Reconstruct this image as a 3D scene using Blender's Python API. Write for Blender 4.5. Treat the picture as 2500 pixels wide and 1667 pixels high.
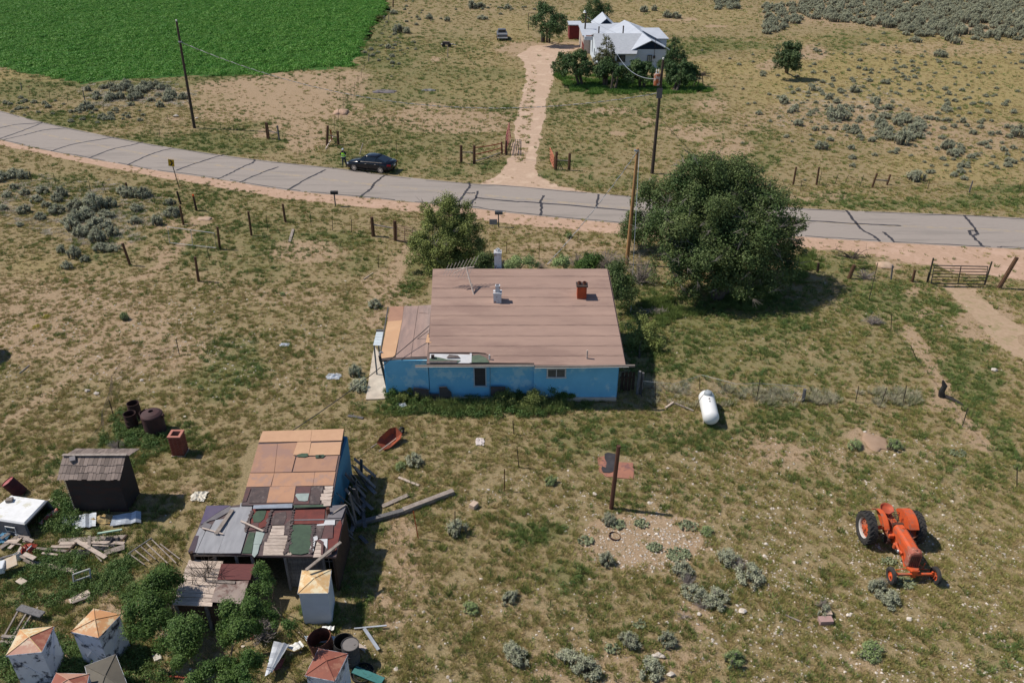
import bpy, bmesh, math, random
import numpy as np
from mathutils import Vector, Matrix, Euler
R = math.radians
S = bpy.context.scene
for o in list(bpy.data.objects): bpy.data.objects.remove(o)
# ---------------------------------------------------------------- camera, sky, sun, exposure
F, CX, CY, CH, TH = 1946.0, 1250.0, 833.5, 24.0, R(30)
cam = bpy.data.cameras.new('camera'); camo = bpy.data.objects.new('camera', cam)
S.collection.objects.link(camo); camo.location = (0, 0, CH)
camo.rotation_euler = (R(60), 0, 0)
cam.sensor_width = 36; cam.lens = 36*F/2500; cam.clip_start = .5; cam.clip_end = 4000
S.camera = camo
W = bpy.data.worlds.new('World'); S.world = W; W.use_nodes = True
nt = W.node_tree; nt.nodes.clear()
sky = nt.nodes.new('ShaderNodeTexSky'); sky.sky_type = 'NISHITA'; sky.sun_disc = False
SUN = Vector((-0.72, 0.13, 1.0)).normalized()
sky.sun_elevation = math.asin(SUN.z); sky.sun_rotation = math.atan2(SUN.x, SUN.y)
sky.altitude = 2200; sky.air_density = 1.0; sky.dust_density = .6; sky.ozone_density = 1.5
bg = nt.nodes.new('ShaderNodeBackground'); bg.inputs[1].default_value = .08
wo = nt.nodes.new('ShaderNodeOutputWorld')
nt.links.new(sky.outputs[0], bg.inputs[0]); nt.links.new(bg.outputs[0], wo.inputs[0])
sl = bpy.data.lights.new('sun', 'SUN'); sl.energy = 3.4; sl.angle = R(.53); sl.color = (1, .93, .83)
slo = bpy.data.objects.new('sun', sl); S.collection.objects.link(slo)
slo.rotation_euler = SUN.to_track_quat('Z', 'Y').to_euler()
S.view_settings.view_transform = 'Standard'; S.view_settings.look = 'None'
S.view_settings.exposure = .40; S.view_settings.gamma = 1; S.view_settings.use_curve_mapping = False
# ---------------------------------------------------------------- helpers
C = S.collection
cT, sT = math.cos(TH), math.sin(TH)
def ray(px, py):
    u, v = (px-CX)/F, (py-CY)/F
    return Vector((u, cT - v*sT, -sT - v*cT))
def G(px, py, z=0.0):                  # the place on the level z seen at that spot of the photograph
    d = ray(px, py); t = (z-CH)/d.z
    return Vector((d.x*t, d.y*t, z))
def at(px, py, Y):
    d = ray(px, py); t = Y/d.y
    return Vector((d.x*t, Y, CH + d.z*t))
def topix(x, y):                       # ground -> photo, numpy
    dz = y*cT + CH*sT; up = y*sT - CH*cT
    dz = np.maximum(dz, 1.0)
    return CX + F*x/dz, CY - F*up/dz
rng = np.random.default_rng(7); random.seed(7)
def link(o, parent=None):
    C.objects.link(o)
    if parent is not None: o.parent = parent
    return o
def tag(o, label=None, cat=None, group=None, kind=None):
    if label: o['label'] = label
    if cat: o['category'] = cat
    if group: o['group'] = group
    if kind: o['kind'] = kind
    return o
def empty(name, loc, label, cat, group=None, rz=0.0):
    o = bpy.data.objects.new(name, None); o.location = loc; o.rotation_euler = (0, 0, rz)
    o.empty_display_size = .2
    return tag(link(o), label, cat, group)
class MB:
    def __init__(s): s.v = []; s.f = []
    def add(s, vs, fs):
        n = len(s.v); s.v += [tuple(p) for p in vs]; s.f += [tuple(i+n for i in f) for f in fs]; return s
    def box(s, c, d, rz=0, rx=0, ry=0, M=None):
        c = Vector(c); m = Euler((rx, ry, rz)).to_matrix() if M is None else M
        vs = [c + m @ Vector((x*d[0]/2, y*d[1]/2, z*d[2]/2)) for x in (-1, 1) for y in (-1, 1) for z in (-1, 1)]
        return s.add(vs, [(0,1,3,2),(4,6,7,5),(0,4,5,1),(2,3,7,6),(0,2,6,4),(1,5,7,3)])
    def bar(s, a, b, w, h, up=(0, 0, 1)):       # beam from a to b
        a, b = Vector(a), Vector(b); d = b-a
        if d.length < 1e-6: return s
        z = d.normalized(); up = Vector(up)
        x = up.cross(z)
        if x.length < 1e-3: x = Vector((1, 0, 0)).cross(z)
        x.normalize(); y = z.cross(x)
        vs = [p + x*i*w/2 + y*j*h/2 for p in (a, b) for i, j in ((-1,-1),(1,-1),(1,1),(-1,1))]
        return s.add(vs, [(3,2,1,0),(4,5,6,7),(0,1,5,4),(1,2,6,5),(2,3,7,6),(3,0,4,7)])
    def tube(s, pts, r, n=8, cap=True):
        pts = [Vector(p) for p in pts]; rs = r if hasattr(r, '__len__') else [r]*len(pts)
        base = len(s.v); prev = None
        for i, p in enumerate(pts):
            d = (pts[min(i+1, len(pts)-1)] - pts[max(i-1, 0)]).normalized()
            x = prev if prev is not None else (Vector((0, 0, 1)).cross(d) if abs(d.z) < .95 else Vector((1, 0, 0)).cross(d))
            x = (x - d*x.dot(d)).normalized(); prev = x; y = d.cross(x)
            for k in range(n):
                a = 2*math.pi*k/n; s.v.append(tuple(p + (x*math.cos(a)+y*math.sin(a))*rs[i]))
        for i in range(len(pts)-1):
            for k in range(n):
                k2 = (k+1) % n; A = base+i*n
                s.f.append((A+k, A+k2, A+n+k2, A+n+k))
        if cap:
            s.f.append(tuple(base+k for k in reversed(range(n))))
            s.f.append(tuple(base+(len(pts)-1)*n+k for k in range(n)))
        return s
    def lathe(s, prof, c=(0, 0, 0), axis=(0, 0, 1), n=20, close=False):  # prof: (r, h)
        ax = Vector(axis).normalized(); x = (Vector((0,0,1)).cross(ax) if abs(ax.z) < .95 else Vector((1,0,0))); x = (x-ax*x.dot(ax)).normalized()
        y = ax.cross(x); c = Vector(c); base = len(s.v); m = len(prof)
        for r, h in prof:
            for k in range(n):
                a = 2*math.pi*k/n; s.v.append(tuple(c + ax*h + (x*math.cos(a)+y*math.sin(a))*max(r, 1e-4)))
        for i in range(m if close else m-1):
            A = base+i*n; B = base+((i+1) % m)*n
            for k in range(n):
                k2 = (k+1) % n; s.f.append((A+k, A+k2, B+k2, B+k))
        return s
    def slab(s, pts, t):               # polygon with thickness t downwards along its normal
        pts = [Vector(p) for p in pts]; n = Vector((0, 0, 0))
        for i in range(len(pts)):
            a, b = pts[i], pts[(i+1) % len(pts)]; n += (a-pts[0]).cross(b-pts[0])
        n.normalize()
        if n.z < 0: pts.reverse(); n = -n
        k = len(pts); vs = pts + [p - n*t for p in pts]
        fs = [tuple(range(k)), tuple(reversed(range(k, 2*k)))] + [(i, k+i, k+(i+1) % k, (i+1) % k) for i in range(k)]
        return s.add(vs, fs)
    def sheet(s, pts):
        return s.add(pts, [tuple(range(len(pts)))])
    def loft(s, rings, cap=True):
        n = len(rings[0]); base = len(s.v)
        for r in rings: s.v += [tuple(p) for p in r]
        for i in range(len(rings)-1):
            for k in range(n):
                k2 = (k+1) % n; A = base+i*n
                s.f.append((A+k, A+k2, A+n+k2, A+n+k))
        if cap:
            s.f.append(tuple(base+k for k in reversed(range(n)))); s.f.append(tuple(base+(len(rings)-1)*n+k for k in range(n)))
        return s
def build(mb, name, mat, parent=None, local=False, smooth=False, label=None, bevel=0):
    me = bpy.data.meshes.new(name)
    off = Vector((0, 0, 0))
    if parent is not None and not local:
        p = parent
        while p is not None: off = off + p.location; p = p.parent
    me.from_pydata([Vector(v)-off for v in mb.v], [], mb.f); me.materials.append(mat)
    bm = bmesh.new(); bm.from_mesh(me); bmesh.ops.recalc_face_normals(bm, faces=bm.faces); bm.to_mesh(me); bm.free()
    if smooth: me.polygons.foreach_set('use_smooth', [True]*len(me.polygons))
    o = bpy.data.objects.new(name, me); link(o, parent)
    if bevel:
        b = o.modifiers.new('b', 'BEVEL'); b.width = bevel; b.segments = 2; b.limit_method = 'ANGLE'
    if label: o['label'] = label
    return o
def npmesh(name, v, f, mat=None):
    v = np.asarray(v, np.float32); f = np.asarray(f, np.int32); k = f.shape[1]
    me = bpy.data.meshes.new(name)
    me.vertices.add(len(v)); me.vertices.foreach_set('co', v.ravel())
    me.loops.add(f.size); me.loops.foreach_set('vertex_index', f.ravel())
    me.polygons.add(len(f)); me.polygons.foreach_set('loop_start', np.arange(0, f.size, k, dtype=np.int32))
    me.polygons.foreach_set('loop_total', np.full(len(f), k, np.int32))
    me.update(calc_edges=True)
    if mat: me.materials.append(mat)
    return me
def copy_tree(o, parent=None):
    c = o.copy(); C.objects.link(c)
    if parent is not None: c.parent = parent
    for ch in list(o.children): copy_tree(ch, c)
    return c
# ---------------------------------------------------------------- materials
MATS = {}
def mk(name):
    m = bpy.data.materials.new(name); m.use_nodes = True; nt = m.node_tree
    return m, nt, nt.nodes['Principled BSDF'], nt.nodes.new, nt.links.new
def M(name, c1, c2=None, scale=3.0, rough=.85, bump=0, metal=0, stretch=(1, 1, 1), c3=None, thr=(.35, .65), spec=.3, island=0, mscale=.8, detail=6):
    m, nt, b, N, L = mk(name); MATS[name] = m
    b.inputs['Roughness'].default_value = rough; b.inputs['Metallic'].default_value = metal
    b.inputs['Specular IOR Level'].default_value = spec
    if c2 is None: c2 = tuple(x*.82 for x in c1)
    tc = N('ShaderNodeTexCoord'); mp = N('ShaderNodeMapping'); mp.inputs['Scale'].default_value = stretch
    L(tc.outputs['Object'], mp.inputs[0])
    nz = N('ShaderNodeTexNoise'); nz.inputs['Scale'].default_value = scale; nz.inputs['Detail'].default_value = detail; nz.inputs['Roughness'].default_value = .65
    L(mp.outputs[0], nz.inputs['Vector'])
    mr = N('ShaderNodeMapRange'); mr.inputs[1].default_value = thr[0]; mr.inputs[2].default_value = thr[1]; L(nz.outputs[0], mr.inputs[0])
    mx = N('ShaderNodeMix'); mx.data_type = 'RGBA'; mx.inputs[6].default_value = (*c1, 1); mx.inputs[7].default_value = (*c2, 1); L(mr.outputs[0], mx.inputs[0])
    out = mx.outputs[2]
    if c3 is not None:
        n2 = N('ShaderNodeTexNoise'); n2.inputs['Scale'].default_value = mscale; n2.inputs['Detail'].default_value = 8; n2.inputs['Roughness'].default_value = .7
        L(mp.outputs[0], n2.inputs['Vector'])
        r2 = N('ShaderNodeMapRange'); r2.inputs[1].default_value = .52; r2.inputs[2].default_value = .6; L(n2.outputs[0], r2.inputs[0])
        m2 = N('ShaderNodeMix'); m2.data_type = 'RGBA'; L(r2.outputs[0], m2.inputs[0]); L(out, m2.inputs[6]); m2.inputs[7].default_value = (*c3, 1); out = m2.outputs[2]
    if island:
        g = N('ShaderNodeObjectInfo') if island < 0 else N('ShaderNodeNewGeometry')
        src = g.outputs['Random'] if island < 0 else g.outputs['Random Per Island']
        r3 = N('ShaderNodeMapRange'); r3.inputs[3].default_value = 1-abs(island); r3.inputs[4].default_value = 1+abs(island); L(src, r3.inputs[0])
        m3 = N('ShaderNodeVectorMath'); m3.operation = 'SCALE'; L(out, m3.inputs[0]); L(r3.outputs[0], m3.inputs['Scale']); out = m3.outputs[0]
    L(out, b.inputs['Base Color'])
    if bump:
        bp = N('ShaderNodeBump'); bp.inputs['Strength'].default_value = bump; bp.inputs['Distance'].default_value = .02
        L(nz.outputs[0], bp.inputs['Height']); L(bp.outputs[0], b.inputs['Normal'])
    return m
def leafmat(name, c1, c2, var=.35, trans=.25, scale=.9):
    m = M(name, c1, c2, scale=scale, rough=.6, island=var, spec=.25)
    nt = m.node_tree; N, L = nt.nodes.new, nt.links.new; b = nt.nodes['Principled BSDF']
    src = b.inputs['Base Color'].links[0].from_socket
    t = N('ShaderNodeBsdfTranslucent'); L(src, t.inputs[0]); mx = N('ShaderNodeMixShader'); mx.inputs[0].default_value = trans
    out = [n for n in nt.nodes if n.type == 'OUTPUT_MATERIAL'][0]
    L(b.outputs[0], mx.inputs[1]); L(t.outputs[0], mx.inputs[2]); L(mx.outputs[0], out.inputs[0])
    return m
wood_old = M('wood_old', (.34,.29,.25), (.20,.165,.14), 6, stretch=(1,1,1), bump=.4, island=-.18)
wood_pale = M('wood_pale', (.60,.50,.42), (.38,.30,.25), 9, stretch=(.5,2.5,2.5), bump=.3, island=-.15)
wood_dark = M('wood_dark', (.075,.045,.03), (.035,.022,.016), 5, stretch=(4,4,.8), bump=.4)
wood_brown = M('wood_brown', (.16,.085,.045), (.06,.035,.022), 4, stretch=(4,4,.8), bump=.4)
wood_grey = M('wood_grey', (.20,.19,.19), (.10,.095,.095), 6, stretch=(3,3,.7), bump=.4, island=-.25)
pole_wood = M('pole_wood', (.085,.062,.047), (.04,.03,.024), 3, stretch=(6,6,.5), bump=.2)
pole_tan = M('pole_tan', (.50,.28,.12), (.26,.14,.06), 2.5, stretch=(5,5,.5), bump=.2)
steel_dark = M('steel_dark', (.045,.04,.04), (.09,.06,.045), 4, rough=.6)
steel_tpost = M('steel_tpost', (.05,.06,.045), (.08,.05,.035), 5, rough=.7)
rust = M('rust', (.20,.075,.045), (.09,.04,.03), 4, rough=.85, bump=.2)
rust_red = M('rust_red', (.42,.10,.05), (.24,.06,.035), 4, rough=.8)
galv = M('galv', (.50,.53,.57), (.38,.40,.43), 3, rough=.45, metal=.5)
white_paint = M('white_paint', (.80,.80,.78), (.68,.67,.63), 2.5, rough=.5)
blue_paint = M('blue_paint', (.075,.25,.40), (.06,.21,.34), 1.4, rough=.8, bump=.15)
black_rub = M('black_rub', (.02,.02,.021), (.035,.033,.03), 5, rough=.75)
concrete = M('concrete', (.60,.50,.40), (.44,.37,.30), 2.2, rough=.9, bump=.2)
wire_m = M('wire_m', (.06,.055,.05), rough=.6)
dead_m = M('dead_m', (.33,.27,.235), (.20,.165,.14), 4)
glass_dark = M('glass_dark', (.02,.022,.025), (.035,.04,.04), 1, rough=.12, spec=.6)
interior = M('interior', (.03,.026,.023), (.018,.016,.014), 2)
brick_red = M('brick_red', (.34,.095,.06), (.20,.06,.045), 7, bump=.3, island=-.2)
mortar = M('mortar', (.30,.22,.18), rough=.95)
tar = M('tar', (.035,.033,.036), (.06,.055,.058), 3, rough=.6)
# ---------------------------------------------------------------- ground masks, in places of the photograph laid on the ground
def fbm(x, y, sc, seed, oct=4):
    out = np.zeros_like(x); amp = .5; tot = 0
    for o in range(oct):
        s = sc*2**o; gx = x*s; gy = y*s
        ix = np.floor(gx).astype(np.int64); iy = np.floor(gy).astype(np.int64); fx = gx-ix; fy = gy-iy
        fx = fx*fx*(3-2*fx); fy = fy*fy*(3-2*fy)
        def h(a, b):
            n = (a*374761393 + b*668265263 + (seed+o)*1274126177) & 0xffffffff
            n = ((n ^ (n >> 13))*1103515245) & 0xffffffff
            return ((n ^ (n >> 16)) & 0xffff)/65535.0
        v = (h(ix,iy)*(1-fx)+h(ix+1,iy)*fx)*(1-fy)+(h(ix,iy+1)*(1-fx)+h(ix+1,iy+1)*fx)*fy
        out += v*amp; tot += amp; amp *= .55
    return out/tot
def inpoly(px, py, poly):
    ins = np.zeros(px.shape, bool); n = len(poly)
    for i in range(n):
        x1, y1 = poly[i]; x2, y2 = poly[(i+1) % n]
        if y1 == y2: continue
        c = ((y1 > py) != (y2 > py)) & (px < (x2-x1)*(py-y1)/(y2-y1)+x1); ins ^= c
    return ins
ROAD_N = [(-900,120),(-600,155),(-300,208),(-120,242),(0,271),(104,299),(279,336),(425,362),(625,390),(854,415),(944,428),(1143,448),(1250,454),(1540,479.5),(1875,503),(2061,514),(2354,525),(2500,533),(2900,552),(3600,580)]
ROAD_S = [(-900,160),(-600,203),(-300,268),(-120,312),(0,342),(125,370),(311,404),(383,417),(532,438),(702,465),(878,482),(1141,507),(1250,521),(1519,546),(1968,579),(2149,591),(2402,604.5),(2500,608.5),(2900,630),(3600,662)]
ROAD = ROAD_N + ROAD_S[::-1]
SHOULD = [(-900,160),(-300,268),(0,342),(125,370),(311,404),(532,438),(702,465),(878,482),(1141,507),(1519,546),(1968,579),(2402,604.5),(3600,662),(3600,730),(2600,700),(2420,672),(2330,668),(2290,650),(2220,640),(2150,628),(2080,615),(1968,604),(1800,592),(1519,573),(1250,548),(1141,532),(1010,517),(940,510),(878,505),(700,486),(532,458),(383,432),(200,397),(0,354),(-300,282),(-900,172)]
DRIVE = [(1170,450),(1205,435),(1228,415),(1240,395),(1252,350),(1257,300),(1270,250),(1284,200),(1283,170),(1279,150),(1262,138),(1278,128),(1300,112),(1345,110),(1420,112),(1425,118),(1365,130),(1352,160),(1352,180),(1340,230),(1336,260),(1328,310),(1318,350),(1309,385),(1306,415),(1322,435),(1370,457),(1440,471)]
FIELD = [(-700,-60),(-700,60),(-300,120),(0,157),(60,178),(130,190),(200,202),(300,197),(450,186),(620,182),(760,168),(858,165),(880,125),(893,80),(912,50),(932,28),(942,0),(960,-60)]
WROAD = [(2300,700),(2380,704),(2400,730),(2430,755),(2500,800),(2520,900),(2500,880),(2440,845),(2380,790),(2330,740)]
GREEN = [(300,205,330,9,.95),(650,190,200,8,.9),(90,298,190,20,1.0),(300,348,170,16,1.0),(500,352,190,22,.9),(60,225,90,30,.7),(250,225,130,25,.45),(420,185,400,10,.6),(905,90,45,70,.9),(1700,820,260,90,.55),(2120,820,150,120,.45),(600,560,220,60,.45),(320,480,260,50,.35),(1000,190,180,60,.45),(1120,240,120,50,.4),(1450,270,180,60,.45),(1420,350,110,50,.4),(930,330,120,40,.5),(1080,360,120,30,.5),(1050,120,150,50,.4),(1500,215,200,25,.6),(560,880,75,60,.9),(520,930,60,45,.8),(300,1090,90,60,.7),(420,1060,90,50,.7),(60,1120,60,40,.4),(150,1150,60,50,.7),(230,1180,60,30,.6),
 (1150,985,240,28,1.0),(1000,975,90,25,.9),(1300,985,120,30,.8),(1650,800,170,90,.8),(1560,730,70,60,.8),(1700,900,160,40,.6),(1850,760,150,60,.8),(1900,900,150,50,.5),
 (2330,880,50,70,.9),(2400,980,50,70,.8),(2250,770,60,40,.8),(2150,720,90,40,.8),(2050,650,90,30,.7),(2470,1090,40,60,.7),(2440,640,40,30,.3),
 (2000,900,120,60,.35),(1950,1030,140,40,.5),(1500,1060,170,45,.6),(1420,1080,120,40,.5),(1700,1060,160,50,.5),(1600,1190,200,60,.25),
 (700,600,120,35,.7),(560,650,140,25,.6),(820,590,100,25,.8),(640,560,80,25,.6),(480,600,60,30,.6),(880,640,60,25,.5),(1000,680,40,60,.7),(600,670,120,20,.5),
 (300,590,70,25,.5),(500,500,60,20,.5),(560,480,120,20,.4),(700,505,80,15,.4),(130,440,130,18,.5),(250,620,60,20,.5),
 (100,300,160,16,.7),(300,345,150,14,.7),(520,345,120,25,.6),(600,320,120,20,.5),(720,340,40,20,.5),(900,390,120,30,.7),(1080,420,60,20,.7),(1200,400,50,18,.9),
 (870,250,60,25,.7),(1000,240,140,22,.6),(1150,185,200,22,.55),(1000,120,100,25,.6),(930,80,60,60,.7),(960,150,60,20,.9),(1050,320,140,30,.5),(1230,270,30,40,.6),
 (1400,395,50,15,.8),(1450,440,120,15,.6),(1330,430,30,20,.7),(1500,240,200,25,.6),(1640,230,100,25,.5),(1700,320,60,50,.4),(1530,205,140,22,1.0),(1750,110,140,14,1.0),(1700,125,60,8,.8),
 (1700,480,60,20,.8),(1980,490,160,14,.8),(2200,500,220,12,.7),(2400,500,120,14,.7),(2420,465,90,12,.8),(1850,370,50,60,.5),(2100,90,120,12,.5),(2050,110,60,20,.6),
 (1340,1290,60,35,.8),(1400,1400,60,60,.7),(1520,1240,60,10,.5),(1900,1200,120,40,.3),(2350,1150,120,40,.4),(2480,1600,60,60,.5),(2000,1130,120,40,.35),
 (880,1250,50,60,.6),(860,1420,60,60,.6),(780,1500,60,30,.5),(120,1400,120,60,.7),(60,1440,80,40,.6),(280,1380,80,60,.5),(150,1290,60,20,.5),(420,1470,80,60,.6),(60,1350,60,40,.5),(160,1480,60,60,.4),
 (350,1300,80,40,.4),(220,1330,60,30,.5),(200,1250,100,20,.7),(800,1060,60,30,.3),(1380,1180,60,30,.2)]
BARE = [(150,780,320,110,.55),(300,850,280,70,.5),(450,700,250,60,.3),(830,880,160,120,.25),(960,740,60,60,.55),(930,690,60,30,.5),(745,615,90,25,.6),(720,720,120,25,.4),(420,550,60,14,.5),(500,533,28,12,1.0),(400,620,50,20,.6),(300,600,40,10,.6),
 (730,215,160,40,.75),(700,260,130,35,.95),(640,215,150,25,.9),(745,325,50,45,.8),(860,190,40,18,.7),(835,275,30,10,.95),(877,258,18,6,.9),(1100,290,150,26,.7),(1040,265,60,15,.6),(920,290,80,20,.45),(1130,310,120,18,.7),
 (1500,268,60,12,.6),(1505,329,18,8,.95),(1580,295,30,8,.5),(1700,340,25,7,1.0),(1690,320,80,18,.6),(1780,360,70,22,.55),(1740,260,40,18,.6),(1830,300,60,30,.4),(1060,146,10,3,.9),
 (1310,120,90,18,1.0),(1390,112,60,10,.9),(1745,64,25,4,1.0),(1660,48,40,5,.8),(1620,50,30,4,.6),(1985,130,40,20,.7),(1890,160,40,10,.7),
 (2130,1085,38,26,1.0),(2110,1060,26,16,.8),(1580,1325,130,55,1.15),(1500,1300,60,35,1.05),(1640,1290,60,25,.9),(1680,1490,50,20,.8),(1690,1520,40,22,.7),(1880,1100,130,30,.55),(1950,1120,160,40,.4),(2400,790,80,50,.8),(2480,830,40,40,1.0),(2420,650,120,14,.7),
 (2300,950,22,40,.6),(2340,1000,16,30,.5),(2270,890,14,30,.5),(2200,640,60,12,.8),(2180,650,30,10,.9),(2230,715,18,12,.8),(2265,760,30,14,.5),(1920,720,60,20,.35),
 (1900,505,100,10,.35),(1985,480,80,9,.5),(2440,1300,100,100,.1),(1300,640,120,25,.4),(1400,600,160,16,.5),(1330,560,200,10,.4),(1680,1240,200,30,.3),
 (930,1490,90,60,.5),(970,1300,40,50,.6),(1000,1420,120,80,.35),(1500,1620,300,60,.45),(1250,1500,180,80,.3),(2100,1620,90,30,.4),(640,1230,30,10,.7),(470,1200,60,20,.6),(130,1175,40,12,.7),(110,1120,30,10,.6),
 (260,300,10,3,.3),(427,292,24,5,.9),(560,280,90,26,.5),(500,250,60,20,.4),(1180,20,60,8,.3),(1500,35,100,8,.3),(150,1460,60,20,.6),(250,1440,40,15,.6),(40,1600,30,40,.6),(170,1590,20,30,.9),(300,1480,40,20,.7),
 (2150,30,300,40,.5),(2380,60,160,30,.6),(2120,290,200,50,.5),(2330,340,200,50,.45),(1990,280,140,40,.45),(2300,120,250,20,.4),(2260,320,60,12,.6),(2460,320,40,25,.6)]
DRY = [(2200,200,420,120,.8),(2350,400,220,50,.7),(1900,220,150,80,.5),(1600,40,300,40,.5),(1200,200,200,60,.5),(1150,120,150,30,.5),(60,200,100,30,.7),(960,110,60,30,.6),(1250,70,60,40,.5),(1750,170,150,30,.7),(1450,330,180,60,.4),(2450,250,120,120,.6),(2420,430,160,30,.5),(90,660,90,40,.5)]
def blobs(px, py, lst, jx, jy):
    out = np.zeros_like(px); X = px+jx; Y = py+jy
    for cx, cy, rx, ry, a in lst:
        d = ((X-cx)/rx)**2+((Y-cy)/ry)**2
        out = np.maximum(out, a*np.clip(1.35-d*.75, 0, 1))
    return out
PATHS = [([(2215,800),(2262,870),(2300,945),(2335,1005),(2400,1090)],.38,.85),([(1000,600),(975,650),(950,700),(930,740),(915,790)],.55,.8),([(480,545),(440,600),(390,650),(330,680)],.45,.7),([(975,1255),(985,1330),(1000,1400)],.35,.7),([(640,330),(690,300),(730,260),(790,240)],.9,.8),([(0,1040),(120,960),(250,880),(330,850)],.5,.5),([(2330,700),(2400,760),(2480,840)],.5,.9)]
def paths(x, y):
    out = np.zeros_like(x)
    for pl, w, a in PATHS:
        q = [G(*p) for p in pl]
        for s, e in zip(q, q[1:]):
            dx, dy = e.x-s.x, e.y-s.y; t = np.clip(((x-s.x)*dx+(y-s.y)*dy)/(dx*dx+dy*dy), 0, 1); d = np.hypot(x-s.x-t*dx, y-s.y-t*dy)
            out = np.maximum(out, a*np.clip(1.6-d/w, 0, 1))
    return out
def masks(x, y):
    px, py = topix(x, y)
    sc = np.clip((py+300)/1500, .15, 1)
    jx = (fbm(x, y, .35, 3)-.5)*150*sc; jy = (fbm(x, y, .35, 9)-.5)*90*sc
    g = blobs(px, py, GREEN, jx, jy); b = np.maximum(blobs(px, py, BARE, jx*.6, jy*.6), paths(x+(fbm(x,y,1.1,71,2)-.5)*.8, y)); g = g*(1-.8*paths(x, y)); d = blobs(px, py, DRY, jx, jy)
    far = y > 190
    return px, py, g, b, d
# ground sheet, fine near, coarse far
def axis_steps(parts):
    out = []
    for a, b, s in parts:
        n = max(1, int(round((b-a)/s))); out += list(a+(b-a)*np.arange(n)/n)
    out.append(parts[-1][1]); return np.array(out)
ys = axis_steps([(-300,0,30),(0,14,2),(14,60,.28),(60,110,.5),(110,210,1.0),(210,400,8),(400,1400,50)])
xs = axis_steps([(-1000,-160,40),(-160,-60,2),(-60,-30,.7),(-30,30,.33),(30,60,.7),(60,160,2),(160,1000,40)])
X, Y = np.meshgrid(xs, ys); nx, ny = len(xs), len(ys)
v = np.stack([X.ravel(), Y.ravel(), np.zeros(X.size)], 1)
i = (np.arange(ny-1)[:, None]*nx + np.arange(nx-1)[None, :]).ravel()
f = np.stack([i, i+1, i+nx+1, i+nx], 1)
def ground_mat():
    m, nt, b, N, L = mk('dry_grassland'); b.inputs['Roughness'].default_value = 1; b.inputs['Specular IOR Level'].default_value = .05
    tc = N('ShaderNodeTexCoord'); co = tc.outputs['Object']
    def noise(s, d=5, r=.65):
        n = N('ShaderNodeTexNoise'); n.inputs['Scale'].default_value = s; n.inputs['Detail'].default_value = d; n.inputs['Roughness'].default_value = r; L(co, n.inputs['Vector']); return n.outputs[0]
    def mixc(fac, a, c):
        x = N('ShaderNodeMix'); x.data_type = 'RGBA'
        if hasattr(fac, 'links'): L(fac, x.inputs[0])
        else: x.inputs[0].default_value = fac
        for k, q in ((6, a), (7, c)):
            if isinstance(q, tuple): x.inputs[k].default_value = (*q, 1)
            else: L(q, x.inputs[k])
        return x.outputs[2]
    def mr(s, a, b_, c=0, d=1):
        n = N('ShaderNodeMapRange'); n.inputs[1].default_value = a; n.inputs[2].default_value = b_; n.inputs[3].default_value = c; n.inputs[4].default_value = d; L(s, n.inputs[0]); return n.outputs[0]
    def math_(op, a, b_):
        n = N('ShaderNodeMath'); n.operation = op
        for k, q in ((0, a), (1, b_)):
            if hasattr(q, 'links'): L(q, n.inputs[k])
            else: n.inputs[k].default_value = q
        return n.outputs[0]
    def attr(n_):
        a = N('ShaderNodeAttribute'); a.attribute_name = n_; return a.outputs['Fac']
    fine = noise(14, 4, .7); mid = noise(3.2, 5); big = noise(.22, 4); huge = noise(.05, 3)
    soil = mixc(mr(big, .35, .65), (.375,.265,.175), (.32,.22,.14))
    soil = mixc(mr(fine, .35, .7), soil, (.43,.315,.205))
    dry = mixc(mr(mid, .3, .7), (.285,.215,.12), (.215,.17,.085))
    dry = mixc(mr(fine, .38, .62), dry, (.33,.26,.145))
    straw = mixc(mr(fine, .35, .7), (.36,.285,.125), (.27,.215,.09))
    grn = mixc(mr(mid, .35, .7), (.125,.135,.045), (.18,.165,.065))
    grn = mixc(mr(fine, .3, .8), grn, (.22,.20,.10))
    A = math_('ADD', attr('bare'), mr(mid, .25, .75, -.25, .25)); A = math_('ADD', A, mr(fine, .3, .7, -.22, .22))
    Gm = math_('ADD', attr('green'), mr(mid, .25, .75, -.3, .3))
    D = math_('ADD', attr('dry'), mr(mid, .25, .75, -.25, .25))
    col = mixc(mr(D, .3, .8), dry, straw)
    col = mixc(mr(Gm, .3, .75), col, grn)
    col = mixc(mr(A, .35, .62), col, soil)
    fl = math_('MULTIPLY', mr(noise(7.5, 3, .6), .50, .60), mr(noise(1.1, 3), .35, .62, .15, 1)); col = mixc(math_('MULTIPLY', fl, .62), col, (.13,.115,.055))
    fl2 = mr(noise(19, 2, .5), .56, .66); col = mixc(math_('MULTIPLY', fl2, .5), col, (.12,.10,.055))
    fl3 = mr(noise(26, 2, .5), .62, .70); col = mixc(math_('MULTIPLY', fl3, .5), col, (.58,.48,.37))
    L(col, b.inputs['Base Color'])
    bp = N('ShaderNodeBump'); bp.inputs['Strength'].default_value = .7; bp.inputs['Distance'].default_value = .05
    L(math_('ADD', fine, mid), bp.inputs['Height']); L(bp.outputs[0], b.inputs['Normal'])
    return m
me = npmesh('ground', v, f, ground_mat())
px, py, g, b_, d_ = masks(v[:,0].astype(float), v[:,1].astype(float))
base_b = .26 + .18*(fbm(v[:,0], v[:,1], .12, 21)-.5)*2
for n_, a_ in (('bare', np.clip(np.maximum(base_b*(1-g), b_+.12), 0, 1)), ('green', np.clip(g*.85+.08+.3*(fbm(v[:,0], v[:,1], .1, 5)-.42), 0, 1)), ('dry', np.clip(d_, 0, 1))):
    a = me.attributes.new(n_, 'FLOAT', 'POINT'); a.data.foreach_set('value', a_.astype(np.float32))
go = bpy.data.objects.new('ground', me); link(go); tag(go, 'dry grassland ground with bare tan soil patches', kind='structure')
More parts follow.
